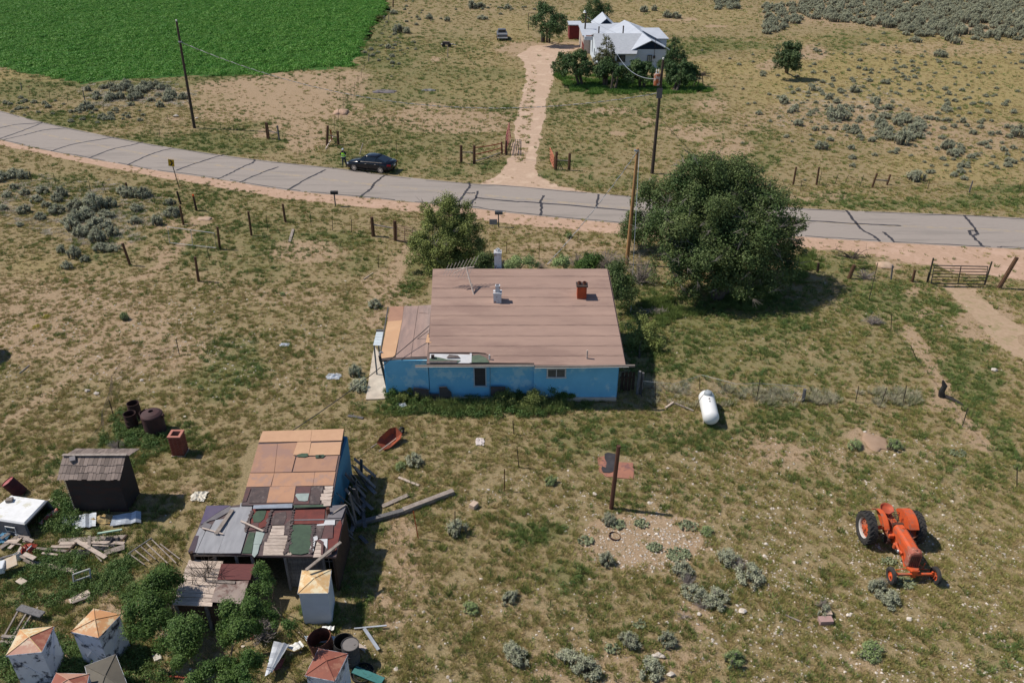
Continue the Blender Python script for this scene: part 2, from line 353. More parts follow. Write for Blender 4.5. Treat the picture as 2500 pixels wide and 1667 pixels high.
# sheets on the ground
def ragged(poly, step, amp, z):
    pts = []
    for k in range(len(poly)):
        a = G(*poly[k]); c = G(*poly[(k+1) % len(poly)]); n = max(1, int((c-a).length/step)); n = min(n, 200)
        for q in range(n):
            p = a.lerp(c, q/n); pts.append(p)
    o = []
    for p in pts:
        dx = (fbm(np.array([p.x]), np.array([p.y]), .9, 31, 3)[0]-.5)*2*amp; dy = (fbm(np.array([p.x]), np.array([p.y]), .9, 41, 3)[0]-.5)*2*amp
        o.append((p.x+dx, p.y+dy, z))
    return o
def flat(name, pts, mat, label):
    bm = bmesh.new(); vs = [bm.verts.new(p) for p in pts]; fc = bm.faces.new(vs); bmesh.ops.triangulate(bm, faces=[fc])
    me = bpy.data.meshes.new(name); bm.to_mesh(me); bm.free()
    me.materials.append(mat); me.update()
    if len(me.polygons) and me.polygons[0].normal.z < 0: me.flip_normals()
    o = bpy.data.objects.new(name, me); link(o); return tag(o, label, kind='structure')
asphalt = M('asphalt', (.335,.29,.255), (.295,.255,.225), 18, rough=.92, bump=.1, c3=(.265,.232,.205), mscale=.9, stretch=(.12,1.2,1))
dirt_pink = M('dirt_pink', (.48,.325,.23), (.40,.265,.185), 3.5, rough=1, bump=.3, c3=(.50,.34,.25), mscale=.7)
dirt_tan = M('dirt_tan', (.50,.36,.26), (.42,.295,.21), 3, rough=1, bump=.3, c3=(.54,.40,.29), mscale=.4)
alfalfa_soil = M('alfalfa_soil', (.05,.14,.02), (.035,.10,.015), 1.2, rough=1)
def smooth(pl, n=6):                   # Catmull-Rom in the plane of the ground
    P_ = [G(*q) for q in pl]; out = []
    for k in range(len(P_)-1):
        a, b, c, d = P_[max(k-1,0)], P_[k], P_[k+1], P_[min(k+2,len(P_)-1)]
        for q in range(n):
            t = q/n; out.append(.5*((2*b)+(c-a)*t+(2*a-5*b+4*c-d)*t*t+(3*b-a-3*c+d)*t**3))
    out.append(P_[-1]); return out
rn, rs = smooth(ROAD_N), smooth(ROAD_S)
rm = MB(); n_ = len(rn)
rm.v = [(p.x, p.y, .012) for p in rn]+[(p.x, p.y, .012) for p in rs]
rm.f = [(k, k+n_, k+n_+1, k+1) for k in range(n_-1)]
tag(build(rm, 'road', asphalt), 'weathered grey two-lane asphalt road crossing the picture', kind='structure')
flat('road_shoulder', ragged(SHOULD, 1.0, .35, .006), dirt_pink, 'pinkish bare dirt shoulder along the near side of the road')
flat('driveway', ragged(DRIVE, .8, .5, .008), dirt_tan, 'two-track dirt driveway from the road to the white house')
flat('dirt_track', ragged(WROAD, .5, 1.1, .006), M('dirt_worn', (.43,.31,.21), (.36,.255,.165), 3, rough=1, bump=.3, c3=(.30,.24,.13), mscale=1.4), 'bare dirt track running in from the metal gate at right')
flat('alfalfa_field', ragged(FIELD, 1.2, 2.6, .008), alfalfa_soil, 'irrigated bright green alfalfa field')
# centre line and sealed cracks
line_m = M('line_yellow', (.48,.36,.21), (.34,.30,.26), 1.2, rough=.9, thr=(.4,.55))
def ribbon(pts, w, z, wob=0):
    mb = MB(); L_ = []; Rr = []; pts = [Vector((p.x, p.y, z)) for p in pts]
    for k, p in enumerate(pts):
        d = (pts[min(k+1,len(pts)-1)]-pts[max(k-1,0)]).normalized(); n = Vector((-d.y, d.x, 0)); ww = w*(1+wob*(random.random()-.5))
        L_.append(p+n*ww/2); Rr.append(p-n*ww/2)
    m = len(pts); mb.v = [tuple(p) for p in L_+Rr]; mb.f = [(k, k+1, k+m+1, k+m) for k in range(m-1)]; return mb
mid = [rn[k].lerp(rs[min(k, len(rs)-1)], .46) for k in range(len(rn))]
ml = MB()
for off in (-.12, .12):
    q = [Vector((p.x, p.y+off, 0)) for p in mid]; r_ = ribbon(q, .08, .016); ml.add(r_.v, r_.f)
tag(build(ml, 'centre_line', line_m), 'worn double yellow centre line', kind='structure')
CR = [[(0,313),(40,305),(104,300)],[(0,339),(60,318),(104,300)],[(8,342),(60,330),(110,318),(165,313)],[(125,370),(170,355),(220,345),(279,336)],[(218,387),(270,366),(320,355),(350,347)],
 [(311,404),(350,385),(390,370),(425,362)],[(430,417),(470,402),(540,380),(560,379)],[(532,438),(560,425),(600,405),(617,398),(622,390)],[(585,446),(640,422),(680,408)],[(702,465),(750,437),(795,415)],
 [(878,482),(905,462),(915,448),(935,432),(944,428)],[(1121,494),(1136,470),(1148,455),(1143,447)],[(1141,507),(1160,485),(1166,467)],[(1138,472),(1160,472)],[(1160,483),(1250,492),(1320,496),(1540,515)],
 [(1320,527),(1323,498)],[(1457,506),(1461,475)],[(1318,496),(1327,478)],[(1944,538),(2000,541),(2100,547),(2200,552)],[(2066,514),(2090,545),(2105,562),(2130,575),(2148,590)],[(2157,567),(2172,580),(2185,592)],
 [(2354,526),(2368,545),(2386,568),(2376,578),(2390,592),(2400,603)],[(2386,564),(2366,564),(2372,575)]]
ck = MB()
for c in CR:
    pts = smooth(c, 8)
    for k in range(1, len(pts)-1): pts[k] = pts[k] + Vector((random.uniform(-.06,.06), random.uniform(-.06,.06), 0))
    w = .20 if c[0][0] < 700 else .21
    r_ = ribbon(pts, w, .020, .5); ck.add(r_.v, r_.f)
for edge, sgn in ((rn, -1), (rs, 1)):
    pts = [Vector((p.x+random.uniform(-.08,.08), p.y+sgn*.22+random.uniform(-.1,.1), 0)) for p in edge]
    for k in range(0, len(pts)-6, 7):
        r_ = ribbon(pts[k:k+7+random.choice((0,0,1))], .09, .024+.001*(k % 3), .9); ck.add(r_.v, r_.f)
tag(build(ck, 'crack_seal', tar), 'dark sealed cracks running over the asphalt', kind='structure')
# ---------------------------------------------------------------- ground cover (stuff, nobody could count it)
def blades(n, h, r, w, lean, tipn=1):
    V, Fc = [], []
    for k in range(n):
        a = random.uniform(0, 6.283); q = r*math.sqrt(random.random())*.6; bx, by = q*math.cos(a), q*math.sin(a)
        a2 = a+random.uniform(-.8,.8); l = lean*random.uniform(.3,1); hh = h*random.uniform(.5,1); p = random.uniform(0,6.283)
        wx, wy = w*math.cos(p)/2, w*math.sin(p)/2; i = len(V)
        V += [(bx-wx,by-wy,0),(bx+wx,by+wy,0),(bx+l*math.cos(a2),by+l*math.sin(a2),hh)]; Fc.append((i,i+1,i+2))
    return np.array(V), np.array(Fc)
def clump(n, rx, rz, leaf, upb=.3):
    d = rng.normal(size=(n,3)); d[:,2] = np.abs(d[:,2])+.05; d /= np.linalg.norm(d,axis=1)[:,None]
    rad = rng.uniform(.55,1.05,n)**.7; c = d*rad[:,None]*np.array([rx,rx,rz])
    return leaves(c, d, leaf, upb)
def leaves(c, d, leaf, upb=.3, asp=.5):
    n = len(c); nn = d+rng.normal(size=(n,3))*.7; nn[:,2] += upb; nn /= np.linalg.norm(nn,axis=1)[:,None]
    t = np.cross(nn, rng.normal(size=(n,3))); t /= np.linalg.norm(t,axis=1)[:,None]; s = np.cross(nn, t)
    l = leaf*rng.uniform(.6,1.3,(n,1)); v = np.stack([c-t*l*.5, c+s*l*asp*.5, c+t*l*.5, c-s*l*asp*.5],1).reshape(-1,3)
    f = np.arange(n*4).reshape(n,4); return v, f
def proto(name, vf, mat):
    me = npmesh(name, vf[0], vf[1], mat); return bpy.data.objects.new(name, me)
def gn_scatter(name, pts, rots, scl, idx, protos, label):
    me = bpy.data.meshes.new(name); me.vertices.add(len(pts)); me.vertices.foreach_set('co', pts.astype(np.float32).ravel())
    a = me.attributes.new('rot', 'FLOAT_VECTOR', 'POINT'); a.data.foreach_set('vector', rots.astype(np.float32).ravel())
    a = me.attributes.new('scl', 'FLOAT_VECTOR', 'POINT'); a.data.foreach_set('vector', scl.astype(np.float32).ravel())
    a = me.attributes.new('idx', 'INT', 'POINT'); a.data.foreach_set('value', idx.astype(np.int32))
    o = bpy.data.objects.new(name, me); link(o); tag(o, label, kind='stuff')
    ng = bpy.data.node_groups.new(name, 'GeometryNodeTree'); ng.interface.new_socket('Geometry', in_out='INPUT', socket_type='NodeSocketGeometry'); ng.interface.new_socket('Geometry', in_out='OUTPUT', socket_type='NodeSocketGeometry')
    N, L = ng.nodes.new, ng.links.new
    gi, go_ = N('NodeGroupInput'), N('NodeGroupOutput'); iop = N('GeometryNodeInstanceOnPoints'); jn = N('GeometryNodeJoinGeometry')
    for p in protos:
        oi = N('GeometryNodeObjectInfo'); oi.inputs['Object'].default_value = p; oi.inputs['As Instance'].default_value = True; L(oi.outputs['Geometry'], jn.inputs[0])
    def at_(n_, t):
        q = N('GeometryNodeInputNamedAttribute'); q.data_type = t; q.inputs[0].default_value = n_; return q.outputs[0]
    L(gi.outputs[0], iop.inputs['Points']); L(jn.outputs[0], iop.inputs['Instance']); iop.inputs['Pick Instance'].default_value = True
    L(at_('idx','INT'), iop.inputs['Instance Index'])
    er = N('FunctionNodeEulerToRotation'); L(at_('rot','FLOAT_VECTOR'), er.inputs[0]); L(er.outputs[0], iop.inputs['Rotation'])
    L(at_('scl','FLOAT_VECTOR'), iop.inputs['Scale']); L(iop.outputs[0], go_.inputs[0])
    md = o.modifiers.new('scatter', 'NODES'); md.node_group = ng
    return o
def instmat(name, c1, c2, var, trans=.15):
    m = leafmat(name, c1, c2, var=.25, trans=trans, scale=2.0)
    nt = m.node_tree; N, L = nt.nodes.new, nt.links.new; oi = N('ShaderNodeObjectInfo')
    mx = [n for n in nt.nodes if n.type == 'MIX' and n.data_type == 'RGBA'][0]
    ad = N('ShaderNodeMapRange'); ad.inputs[3].default_value = 0; ad.inputs[4].default_value = 1; L(oi.outputs['Random'], ad.inputs[0])
    L(ad.outputs[0], mx.inputs[0]); return m
gm_dry = instmat('grass_dry', (.50,.38,.19), (.33,.26,.115), .3)
gm_olive = instmat('grass_olive', (.365,.34,.115), (.235,.235,.068), .3)
gm_green = instmat('grass_green', (.20,.26,.075), (.13,.18,.05), .3)
gm_weed = instmat('weed_green', (.075,.15,.04), (.15,.21,.06), .3)
gm_alf = instmat('alfalfa_green', (.06,.22,.02), (.15,.32,.05), .3)
gm_stone = M('stone_pale', (.66,.60,.53), (.45,.38,.31), 9, island=-.2)
pr_dry = [proto('dry_tuft', blades(26, .16, .16, .022, .13), gm_dry) for _ in range(3)]
pr_olive = [proto('olive_tuft', blades(30, .17, .17, .024, .13), gm_olive) for _ in range(3)]
pr_green = [proto('green_tuft', blades(30, .20, .18, .026, .13), gm_green) for _ in range(3)]
pr_weed = [proto('weed_clump', clump(90, .22, .30, .075), gm_weed) for _ in range(3)]
pr_alf = [proto('alfalfa_clump', clump(110, .75, .50, .20), gm_alf) for _ in range(3)]
def stone_proto():
    v = rng.normal(size=(12,3)); v /= np.linalg.norm(v,axis=1)[:,None]; v *= np.array([.06,.045,.03])*rng.uniform(.8,1.2,(12,1))
    bm = bmesh.new(); [bm.verts.new(p) for p in v]; bmesh.ops.convex_hull(bm, input=bm.verts); me = bpy.data.meshes.new('pebble'); bm.to_mesh(me); bm.free(); me.materials.append(gm_stone)
    return bpy.data.objects.new('pebble', me)
pr_stone = [stone_proto() for _ in range(3)]
NOGO = []                               # footprints kept clear (world polygons)
NOGO_PX = [ROAD, [(1462,1108),(1500,1102),(1550,1126),(1550,1172),(1470,1166)], [(914,846),(936,880),(949,975),(893,977),(901,925),(908,880)], [(600,1090),(632,1075),(820,1075),(820,1270),(860,1300),(830,1430),(620,1530),(430,1530),(430,1400),(470,1290),(560,1270)], [(1046,893),(1046,700),(1057,660),(1482,655),(1510,840),(1508,972),(945,965),(937,880),(952,750),(1046,745)]]
def scatter_pts(zones):
    P_ = []
    for y0, y1, dens in zones:
        yy0, yy1 = y0, y1; hw = (yy1*cT+CH*sT)*.70+3
        n = int((yy1-yy0)*2*hw*dens); x = rng.uniform(-hw, hw, n); y = rng.uniform(yy0, yy1, n)
        px, py = topix(x, y); k = (px > -160) & (px < 2660); P_.append(np.stack([x[k], y[k]],1))
    return np.concatenate(P_)
pts = scatter_pts([(13,24,120),(24,36,95),(36,50,62),(50,70,34),(70,100,17),(100,150,7),(150,215,3)])
x, y = pts[:,0], pts[:,1]; px, py, g, b_, d_ = masks(x, y)
clear = np.ones(len(x), bool)
for pl in NOGO_PX: clear &= ~inpoly(px, py, pl)
soft = (fbm(x, y, 1.3, 77)-.5)
onshould = inpoly(px, py + soft*10, SHOULD); ondrive = inpoly(px+soft*14, py, DRIVE) | inpoly(px+soft*20, py, WROAD); infield = inpoly(px, py, FIELD)
patch = fbm(x, y, .8, 55, 3); big = fbm(x, y, .13, 66, 3)
u = rng.random(len(x))
keep = clear & ~infield & (u < np.clip(1.25-b_*1.15, .04, 1)*np.clip(.5+1.1*(patch-.25), .3, 1)*np.clip((fbm(x, y, 2.3, 101, 2)-.36)*5.5, .28, 1))
keep &= ~(onshould & (rng.random(len(x)) > .11)) & ~(ondrive & (rng.random(len(x)) > .02))
cs = inpoly(px, py, [(1255,395),(1262,330),(1283,240),(1300,160),(1312,165),(1308,230),(1295,310),(1285,400)])  # grass strip between the wheel tracks
keep |= cs & (patch > .42) & (u < .6)
gg = np.clip(g*.9 + .12 + .45*(big-.5) + .25*(patch-.5), 0, 1); u2 = rng.random(len(x))
kind = np.where(u2 < gg*.85*np.clip(fbm(x, y, .55, 131, 3)*3.2-.9, .15, 1), 2, np.where(u2 < .50+.35*gg-.35*d_, 1, 0))     # 0 dry 1 olive 2 green
weed = keep & (g > .45) & (rng.random(len(x)) < g*.16) & (y < 75)
def do(sel, name, protos, label, s0, s1, hs=1.0):
    s0 *= .55; s1 *= .66
    n = sel.sum(); X_, Y_ = x[sel], y[sel]
    grow = 1+np.clip((Y_-40)/110, 0, 1.6)
    s = rng.uniform(s0, s1, n)*grow; hz = s*rng.uniform(.7, 1.2, n)*hs/grow**.4
    P3 = np.stack([X_, Y_, np.full(n, .002)],1)
    rot = np.stack([rng.normal(0,.08,n), rng.normal(0,.08,n), rng.uniform(0,6.28,n)],1)
    return gn_scatter(name, P3, rot, np.stack([s, s, hz],1), rng.integers(0, len(protos), n), protos, label)
do(keep & (kind == 0), 'dry_grass', pr_dry, 'straw coloured dry grass tufts over the whole ground', .7, 1.7, .8)
do(keep & (kind == 1), 'olive_grass', pr_olive, 'olive green low grass tufts over the whole ground', .7, 1.7, .8)
do(keep & (kind == 2) & ~weed, 'green_grass', pr_green, 'green grass tufts in the damp patches and verges', .8, 1.9)
do(weed, 'weeds', pr_weed, 'leafy dark green weeds in the damp patches', .5, 1.3)
# pebbles, thick in the lower right
st = np.stack([rng.uniform(-32, 32, 110000), rng.uniform(15, 50, 110000)],1); spx, spy = topix(st[:,0], st[:,1])
stone_w = blobs(spx, spy, [(2100,1450,420,200,1.0),(1580,1325,130,55,4.5),(1900,1350,300,200,.6),(2000,1150,400,80,.35),(1300,1550,500,120,.35),(300,850,500,140,.25),(2200,1600,400,120,.8),(1500,1200,400,80,.3)], 0, 0)+.03
cl = ~inpoly(spx, spy, NOGO_PX[4])
sk = cl & (rng.random(len(st)) < stone_w*.8*np.clip(fbm(st[:,0], st[:,1], .9, 12)*2.2-.55, 0, 1.5)) & (spx > -50) & (spx < 2550)
x, y = st[sk,0], st[sk,1]; n = len(x); s = rng.gamma(3, .16, n)+.25
gn_scatter('pebbles', np.stack([x, y, np.full(n,.008)],1), np.stack([np.zeros(n), np.zeros(n), rng.uniform(0,6.28,n)],1), np.stack([s,s,s],1), rng.integers(0,3,n), pr_stone, 'pale pebbles strewn over the dry ground')
# alfalfa crop
n = 42000; y = 95+115*rng.random(n)**.85; x = rng.uniform(-150, -15, n); px, py = topix(x, y)
k = inpoly(px+(fbm(x,y,.3,8)-.5)*44, py+(fbm(x,y,.3,18)-.5)*24, FIELD) & (px > -120) & (rng.random(n) < (fbm(x,y,.09,58,4)-.12)*9); x, y = x[k], y[k]; n = len(x)
s = rng.uniform(.45, 1.25, n)*(.4+1.2*fbm(x, y, .22, 91)); 
gn_scatter('alfalfa_crop', np.stack([x, y, np.zeros(n)],1), np.stack([np.zeros(n), np.zeros(n), rng.uniform(0,6.28,n)],1), np.stack([s,s,s*.8],1), rng.integers(0,3,n), pr_alf, 'thick bright green alfalfa crop filling the field')
# ---------------------------------------------------------------- blue house
def plane_at(px, py, p0, n):
    d = ray(px, py); o = Vector((0, 0, CH)); n = Vector(n); t = (Vector(p0)-o).dot(n)/d.dot(n); return o+d*t
roof_p0, roof_n = Vector((0, 35.0, 2.5)), Vector((0, -.2025, 1)).normalized()
def RP(px, py, up=0): return plane_at(px, py, roof_p0, roof_n) + roof_n*up
H = empty('blue_house', (0, 38, 0), 'low blue stucco house under a brownish pink rolled roof', 'house')
XL, XR, YF, YB, YR = -4.35, 5.52, 35.38, 42.7, 42.87
stucco = M('stucco_blue', (.20,.54,.78), (.165,.47,.70), 1.1, rough=.9, bump=.35, c3=(.36,.62,.76), mscale=.9)
w = MB()
for a, b in (((XL,YF),(XL+5.5,YF)), ((XL+5.5,YF-.12),(XR,YF-.12)), ):
    w.box(((a[0]+b[0])/2, a[1]+.1, 1.2), (b[0]-a[0], .2, 2.4))
w.box(((XL+XR)/2, YB, 1.95), (XR-XL, .2, 3.9))
for xx in (XL, XR):
    w.slab([(xx-.1,YF+.2,0),(xx+.1,YF+.2,0),(xx+.1,YB-.1,0),(xx-.1,YB-.1,0)], .01)
    ring = lambda q: [(q,YF+.2,0),(q,YB-.1,0),(q,YB-.1,3.93),(q,YF+.2,2.42)]
    w.loft([ring(xx-.1), ring(xx+.1)])
build(w, 'wall', stucco, H)
fd = MB(); fd.box(((XL+XR)/2, YF-.16, .12), (XR-XL+.05, .1, .24)); build(fd, 'foundation', concrete, H)
# rolled roofing laid in overlapping strips, ridge to eave
strip_m = M('rolled_roof', (.37,.25,.20), (.31,.21,.17), 1.3, rough=.95, bump=.2, c3=(.285,.19,.155), mscale=.6, stretch=(.3,1.2,1), island=-.05)
seam_y = [660,678,707,729,750,773,796,822,846,870,893]
strips = []
for k in range(len(seam_y)-1):
    y0, y1 = seam_y[k], seam_y[k+1]+2
    def xl(y): return 1057-(y-660)*.0485 if True else 0
    def xr(y): return 1482+(y-660)*.1935
    nn = len(seam_y)-1-k
    x0a, x0b = xl(y0), xl(min(y1,887)); yb_l = min(y1, 888)
    if k < len(seam_y)-3:
        pl = [(x0a,y0),(xr(y0),y0),(xr(y1),y1),(x0b,y1)]
        t = nn*.006
    elif k == len(seam_y)-3:
        pl = [(x0a,y0),(xr(y0),y0),(xr(y1),y1),(1198,y1),(1185,864),(1165,862),(x0b,862)]; t = nn*.006
    else:
        pl = [(1200,y0),(xr(y0),y0),(xr(893),893),(1304,893),(1304,888),(1194,887)]; t = nn*.006
        mb = MB(); mb.slab([RP(a, b, .05+t) for a, b in pl], .022); strips.append(mb); break
    mb = MB(); mb.slab([RP(a, b, .05+t) for a, b in pl], .022); strips.append(mb)
for mb in strips: build(mb, 'roofing_strip', strip_m, H)
seam_m = M('seam_tar', (.275,.19,.155), (.335,.23,.185), 2.5, thr=(.42,.58))
for k in range(1, len(seam_y)-1):
    y_ = seam_y[k]; nn = len(seam_y)-k; mb = MB(); e0, e1 = RP(xl(min(y_,870))+1, y_, .078+nn*.006), RP((xr(y_)-1), y_, .078+nn*.006)
    if y_ > 860: e0 = RP(1203, y_, .078+nn*.006)
    n__ = 26; pts = [e0.lerp(e1, q/n__)+Vector((0, random.uniform(-.02,.02), 0)) for q in range(n__+1)]
    for p, q in zip(pts, pts[1:]): mb.bar(p, q, random.choice((.012,.017,.022)), .004)
    build(mb, 'roof_seam', seam_m, H)
deck = MB(); deck.slab([(-4.62,YR,4.1),(5.72,YR,4.1),(5.86,34.93,2.49),(-4.4,34.98,2.49)], .11)
build(deck, 'roof_deck', M('deck_edge', (.20,.14,.12)), H)
# torn edge strip: bare white board with green and brown felt left on it
def rpoly(name, pl, up, t, mat, parent=H, label=None, fn=RP):
    mb = MB(); mb.slab([fn(a, b, up) for a, b in pl], t); return build(mb, name, mat, parent, label=label)
board_w = M('board_white', (.62,.62,.62), (.50,.50,.51), 2, rough=.8)
felt_green = M('felt_green', (.125,.165,.115), (.09,.12,.085), 3, rough=.95, bump=.2)
felt_brown = M('felt_brown', (.15,.125,.115), (.11,.09,.085), 4, rough=.95, bump=.2)
rpoly('edge_board', [(1050,864),(1147,866),(1147,887),(1048,886)], .02, .02, board_w)
rpoly('roofing_patch', [(1049,876),(1062,872),(1085,877),(1092,879),(1125,881),(1116,887),(1048,886)], .05, .01, felt_green)
rpoly('roofing_patch', [(1049,883),(1080,883),(1117,881),(1115,887.5),(1048,887)], .065, .01, felt_brown)
rpoly('roofing_patch', [(1097,868),(1118,870),(1124,876),(1090,876)], .08, .015, felt_brown)
rpoly('roofing_patch', [(1152,871),(1170,868),(1187,876),(1195,887),(1150,887)], .07, .01, felt_green)
rpoly('edge_strip', [(1147,865),(1152,865),(1151,888),(1146,888)], .08, .02, board_w)
# left annex, flat roof
AN_ = empty('house_annex', (-5.6, 38, 0), 'lower blue annex at the left end of the blue house with tan sheeted roof', 'annex')
an_p0, an_n = Vector((0, 35.0, 2.52)), Vector((-.01, -.035, 1)).normalized()
def AP(px, py, up=0): return plane_at(px, py, an_p0, an_n) + an_n*up
w = MB(); w.box((-5.52, YF+.1, 1.22), (2.26, .2, 2.44)); w.box((-6.62, 38.2, 1.22), (.18, 5.3, 2.44)); w.box((-5.5, 40.9, 1.25), (2.3, .18, 2.5))
build(w, 'wall', stucco, AN_)
rpoly('roof_deck', [(951,751),(1054,746),(1047,875),(932,879)], .0, .10, M('deck_dark', (.10,.08,.075)), AN_, fn=AP)
tan_sheet = M('tan_sheet', (.60,.37,.215), (.52,.32,.19), 1.5, rough=.9, c3=(.55,.33,.19), mscale=.8)
brown_sheet = M('brown_sheet', (.40,.225,.15), (.34,.19,.13), 1.8, rough=.9)
annex_m = M('annex_roofing', (.37,.255,.215), (.27,.195,.17), 1.6, rough=.95, stretch=(2.2,.5,1), bump=.2)
rpoly('roof_sheet', [(952,750),(986,748),(982,783),(946,786)], .025, .02, brown_sheet, AN_, fn=AP)
rpoly('roof_sheet', [(946,786),(982,783),(964,872),(932,876),(930,868)], .035, .02, tan_sheet, AN_, fn=AP)
rpoly('roofing_strip', [(987,748),(1021,747),(1003,872),(966,874)], .02, .015, annex_m, AN_, fn=AP)
rpoly('roofing_strip', [(1022,747),(1053,745),(1046,871),(1004,872)], .03, .015, annex_m, AN_, fn=AP)
rpoly('roof_patch', [(1023,755),(1047,754),(1047,767),(1023,765)], .05, .01, annex_m, AN_, fn=AP)
rpoly('roof_patch', [(1045,828),(1048,826),(1056,827),(1054,850),(1040,850)], .35, .012, tan_sheet, AN_, fn=AP)
g_ = MB(); g_.bar(AP(950,752,.02)+Vector((-.06,0,0)), AP(930,872,.02)+Vector((-.06,0,0)), .05, .12); build(g_, 'fascia', M('fascia_dark', (.12,.11,.11)), AN_)
g_ = MB(); g_.box((-3.2-.9, YF-.06, 2.55), (.16,.12,.5)); build(g_, 'vent_stub', steel_dark, AN_)
# gutters, pipes, windows
g_ = MB(); g_.bar(at(1014,894,34.85), at(1304,892,34.8), .12, .09); build(g_, 'gutter', M('gutter_brown', (.20,.17,.15)), H)
g_ = MB(); g_.bar(at(1014,896.5,34.76), at(1304,894,34.72), .025, .02); build(g_, 'gutter_lip', M('gutter_pale', (.62,.60,.56)), H)
g_ = MB(); g_.bar(at(1305,896,34.75), at(1550,893,34.7), .12, .10); build(g_, 'gutter', MATS['gutter_brown'], H)
g_ = MB(); g_.bar(at(1305,899,34.66), at(1535,896,34.62), .025, .02); build(g_, 'gutter_lip', MATS['gutter_pale'], H)
g_ = MB(); g_.tube([at(1196.5,893,35.28), at(1196.5,968,35.28)], .03, 6); build(g_, 'downpipe', M('pipe_blue', (.17,.36,.5)), H)
def window(px0, py0, px1, py1, Y, parent, panes=1, frame=white_paint, pane=glass_dark, fw=.06, blinds=None):
    a, b = at(px0, py1, Y), at(px1, py0, Y)
    fr = MB(); x0, x1, z0, z1 = a.x, b.x, a.z, b.z
    for c, d in ((((x0+x1)/2, Y, z1), (x1-x0+fw, .06, fw)), (((x0+x1)/2, Y-.01, z0), (x1-x0+fw*1.6, .09, fw)), ((x0, Y, (z0+z1)/2), (fw, .06, z1-z0-fw)), ((x1, Y, (z0+z1)/2), (fw, .06, z1-z0-fw))): fr.box(c, d)
    for k in range(1, panes): fr.box((x0+(x1-x0)*k/panes, Y, (z0+z1)/2), (fw*.6, .05, z1-z0-fw))
    fo = build(fr, 'window', frame, parent)
    for k in range(panes):
        p = MB(); p.box((x0+(x1-x0)*(k+.5)/panes, Y+.012, (z0+z1)/2), ((x1-x0)/panes-fw*.6, .02, z1-z0-fw)); build(p, 'pane', blinds if (blinds and k) else pane, fo)
    return fo
window(1158, 897, 1186, 942, YF-.02, H, 1, M('frame_blue', (.42,.52,.60)), M('blind_dark', (.035,.034,.036), (.06,.055,.055), 3, stretch=(.2,.2,6)))
window(1336, 900, 1381, 921, YF-.15, H, 2, M('frame_white', (.62,.62,.62)), M('glass_taupe', (.13,.125,.12), (.09,.09,.09), rough=.25), .07)
for pl in ([(1009,946),(1047,951),(1047,972),(1009,972)], [(1072,945),(1090,944),(1094,950),(1102,958),(1103,978),(1074,978)], [(1198,944),(1234,944),(1234,966),(1198,966)], [(1048,962),(1072,962),(1072,974),(1048,974)]):
    pts = [at(a, b, YF-.22) for a, b in pl]; mb = MB(); mb.loft([[p for p in pts], [p+Vector((0,.03,0)) for p in pts]])
    t = build(mb, 'board', M('board_charcoal', (.10,.085,.085), (.07,.06,.06), 3)); tag(t, random.choice(['']) or None)
    t['label'] = {1009:'dark board leaning on the foot of the blue annex wall', 1072:'grey board with broken corner leaning on the blue wall', 1198:'dark board behind weeds under the blue wall right of the downpipe', 1048:'small dark board low on the blue wall beside the broken one'}[pl[0][0]]; t['category'] = 'board'
# chimneys and roof pipes (parts of the house)
paint_w = M('chimney_white', (.60,.62,.64), (.48,.50,.53), 5, rough=.85, bump=.4, c3=(.30,.22,.20), mscale=5)
cb = RP(1214.5, 741); ch = MB()
ch.box((cb.x, cb.y+.12, cb.z+.22), (.44,.42,.75)); ch.box((cb.x+.01, cb.y+.12, cb.z+.64), (.48,.46,.09))
c1 = build(ch, 'chimney', paint_w, H)
fl = MB(); z0 = cb.z+.68
for dx, dy, sx, sy in ((-.11,0,.04,.26),(.11,0,.04,.26),(0,-.11,.18,.04),(0,.11,.18,.04)): fl.box((cb.x+.02+dx, cb.y+.12+dy, z0+.2), (sx, sy, .4))
build(fl, 'chimney_flue', paint_w, c1)
mb = MB(); mb.box((cb.x+.02, cb.y+.12, z0+.15), (.18,.18,.28)); build(mb, 'flue_dark', interior, c1)
cb = RP(1420, 734); ch = MB()
red_paint = M('chimney_red', (.44,.085,.03), (.30,.06,.025), 4, rough=.8, bump=.3)
ch.loft([[(cb.x-.26+dx, cb.y+.25+dy, cb.z+zz) for dx, dy in ((0,-.24),(.52,-.24),(.52,.24),(0,.24))] for zz in (-.1, .85)])
c2 = build(ch, 'chimney', red_paint, H)
cp = MB(); cp.box((cb.x, cb.y+.25, cb.z+.88), (.64,.60,.06)); build(cp, 'chimney_cap', steel_dark, c2)
for dx in (-.15, .14):
    mb = MB(); mb.lathe([(.10,0),(.10,.16),(.085,.16),(.085,.0)], (cb.x+dx, cb.y+.25, cb.z+.9), n=10); build(mb, 'flue', rust, c2)
for sx in (-.28,.28): build(MB().tube([(cb.x+sx, cb.y+.05, cb.z+.9), (cb.x+sx*1.03, cb.y+.05, cb.z+1.1)], .012, 5), 'wire_stub', steel_dark, c2)
tb = at(1215.5, 632, YR+.45); ch = MB(); ch.box((tb.x, tb.y, tb.z-2.2), (.42,.42,5.2)); ch.box((tb.x, tb.y, tb.z+.43), (.47,.47,.10))
c3_ = build(ch, 'chimney', paint_w, H)
mb = MB(); mb.lathe([(.13,0),(.13,.12),(.1,.12),(.1,0)], (tb.x, tb.y, tb.z+.53), n=4); build(mb, 'flue', paint_w, c3_)
mb = MB(); b0 = RP(1432.5, 877); mb.tube([b0, at(1434, 855, b0.y)], .045, 8); mb.lathe([(.12,0),(.06,.05)], b0, n=8); build(mb, 'vent_pipe', M('pipe_tan', (.52,.42,.36)), H)
mb = MB(); b0 = RP(1195, 879, .06); mb.tube([b0, at(1195, 866, b0.y)], .04, 8); build(mb, 'vent_pipe', M('pipe_white', (.62,.60,.58)), H)
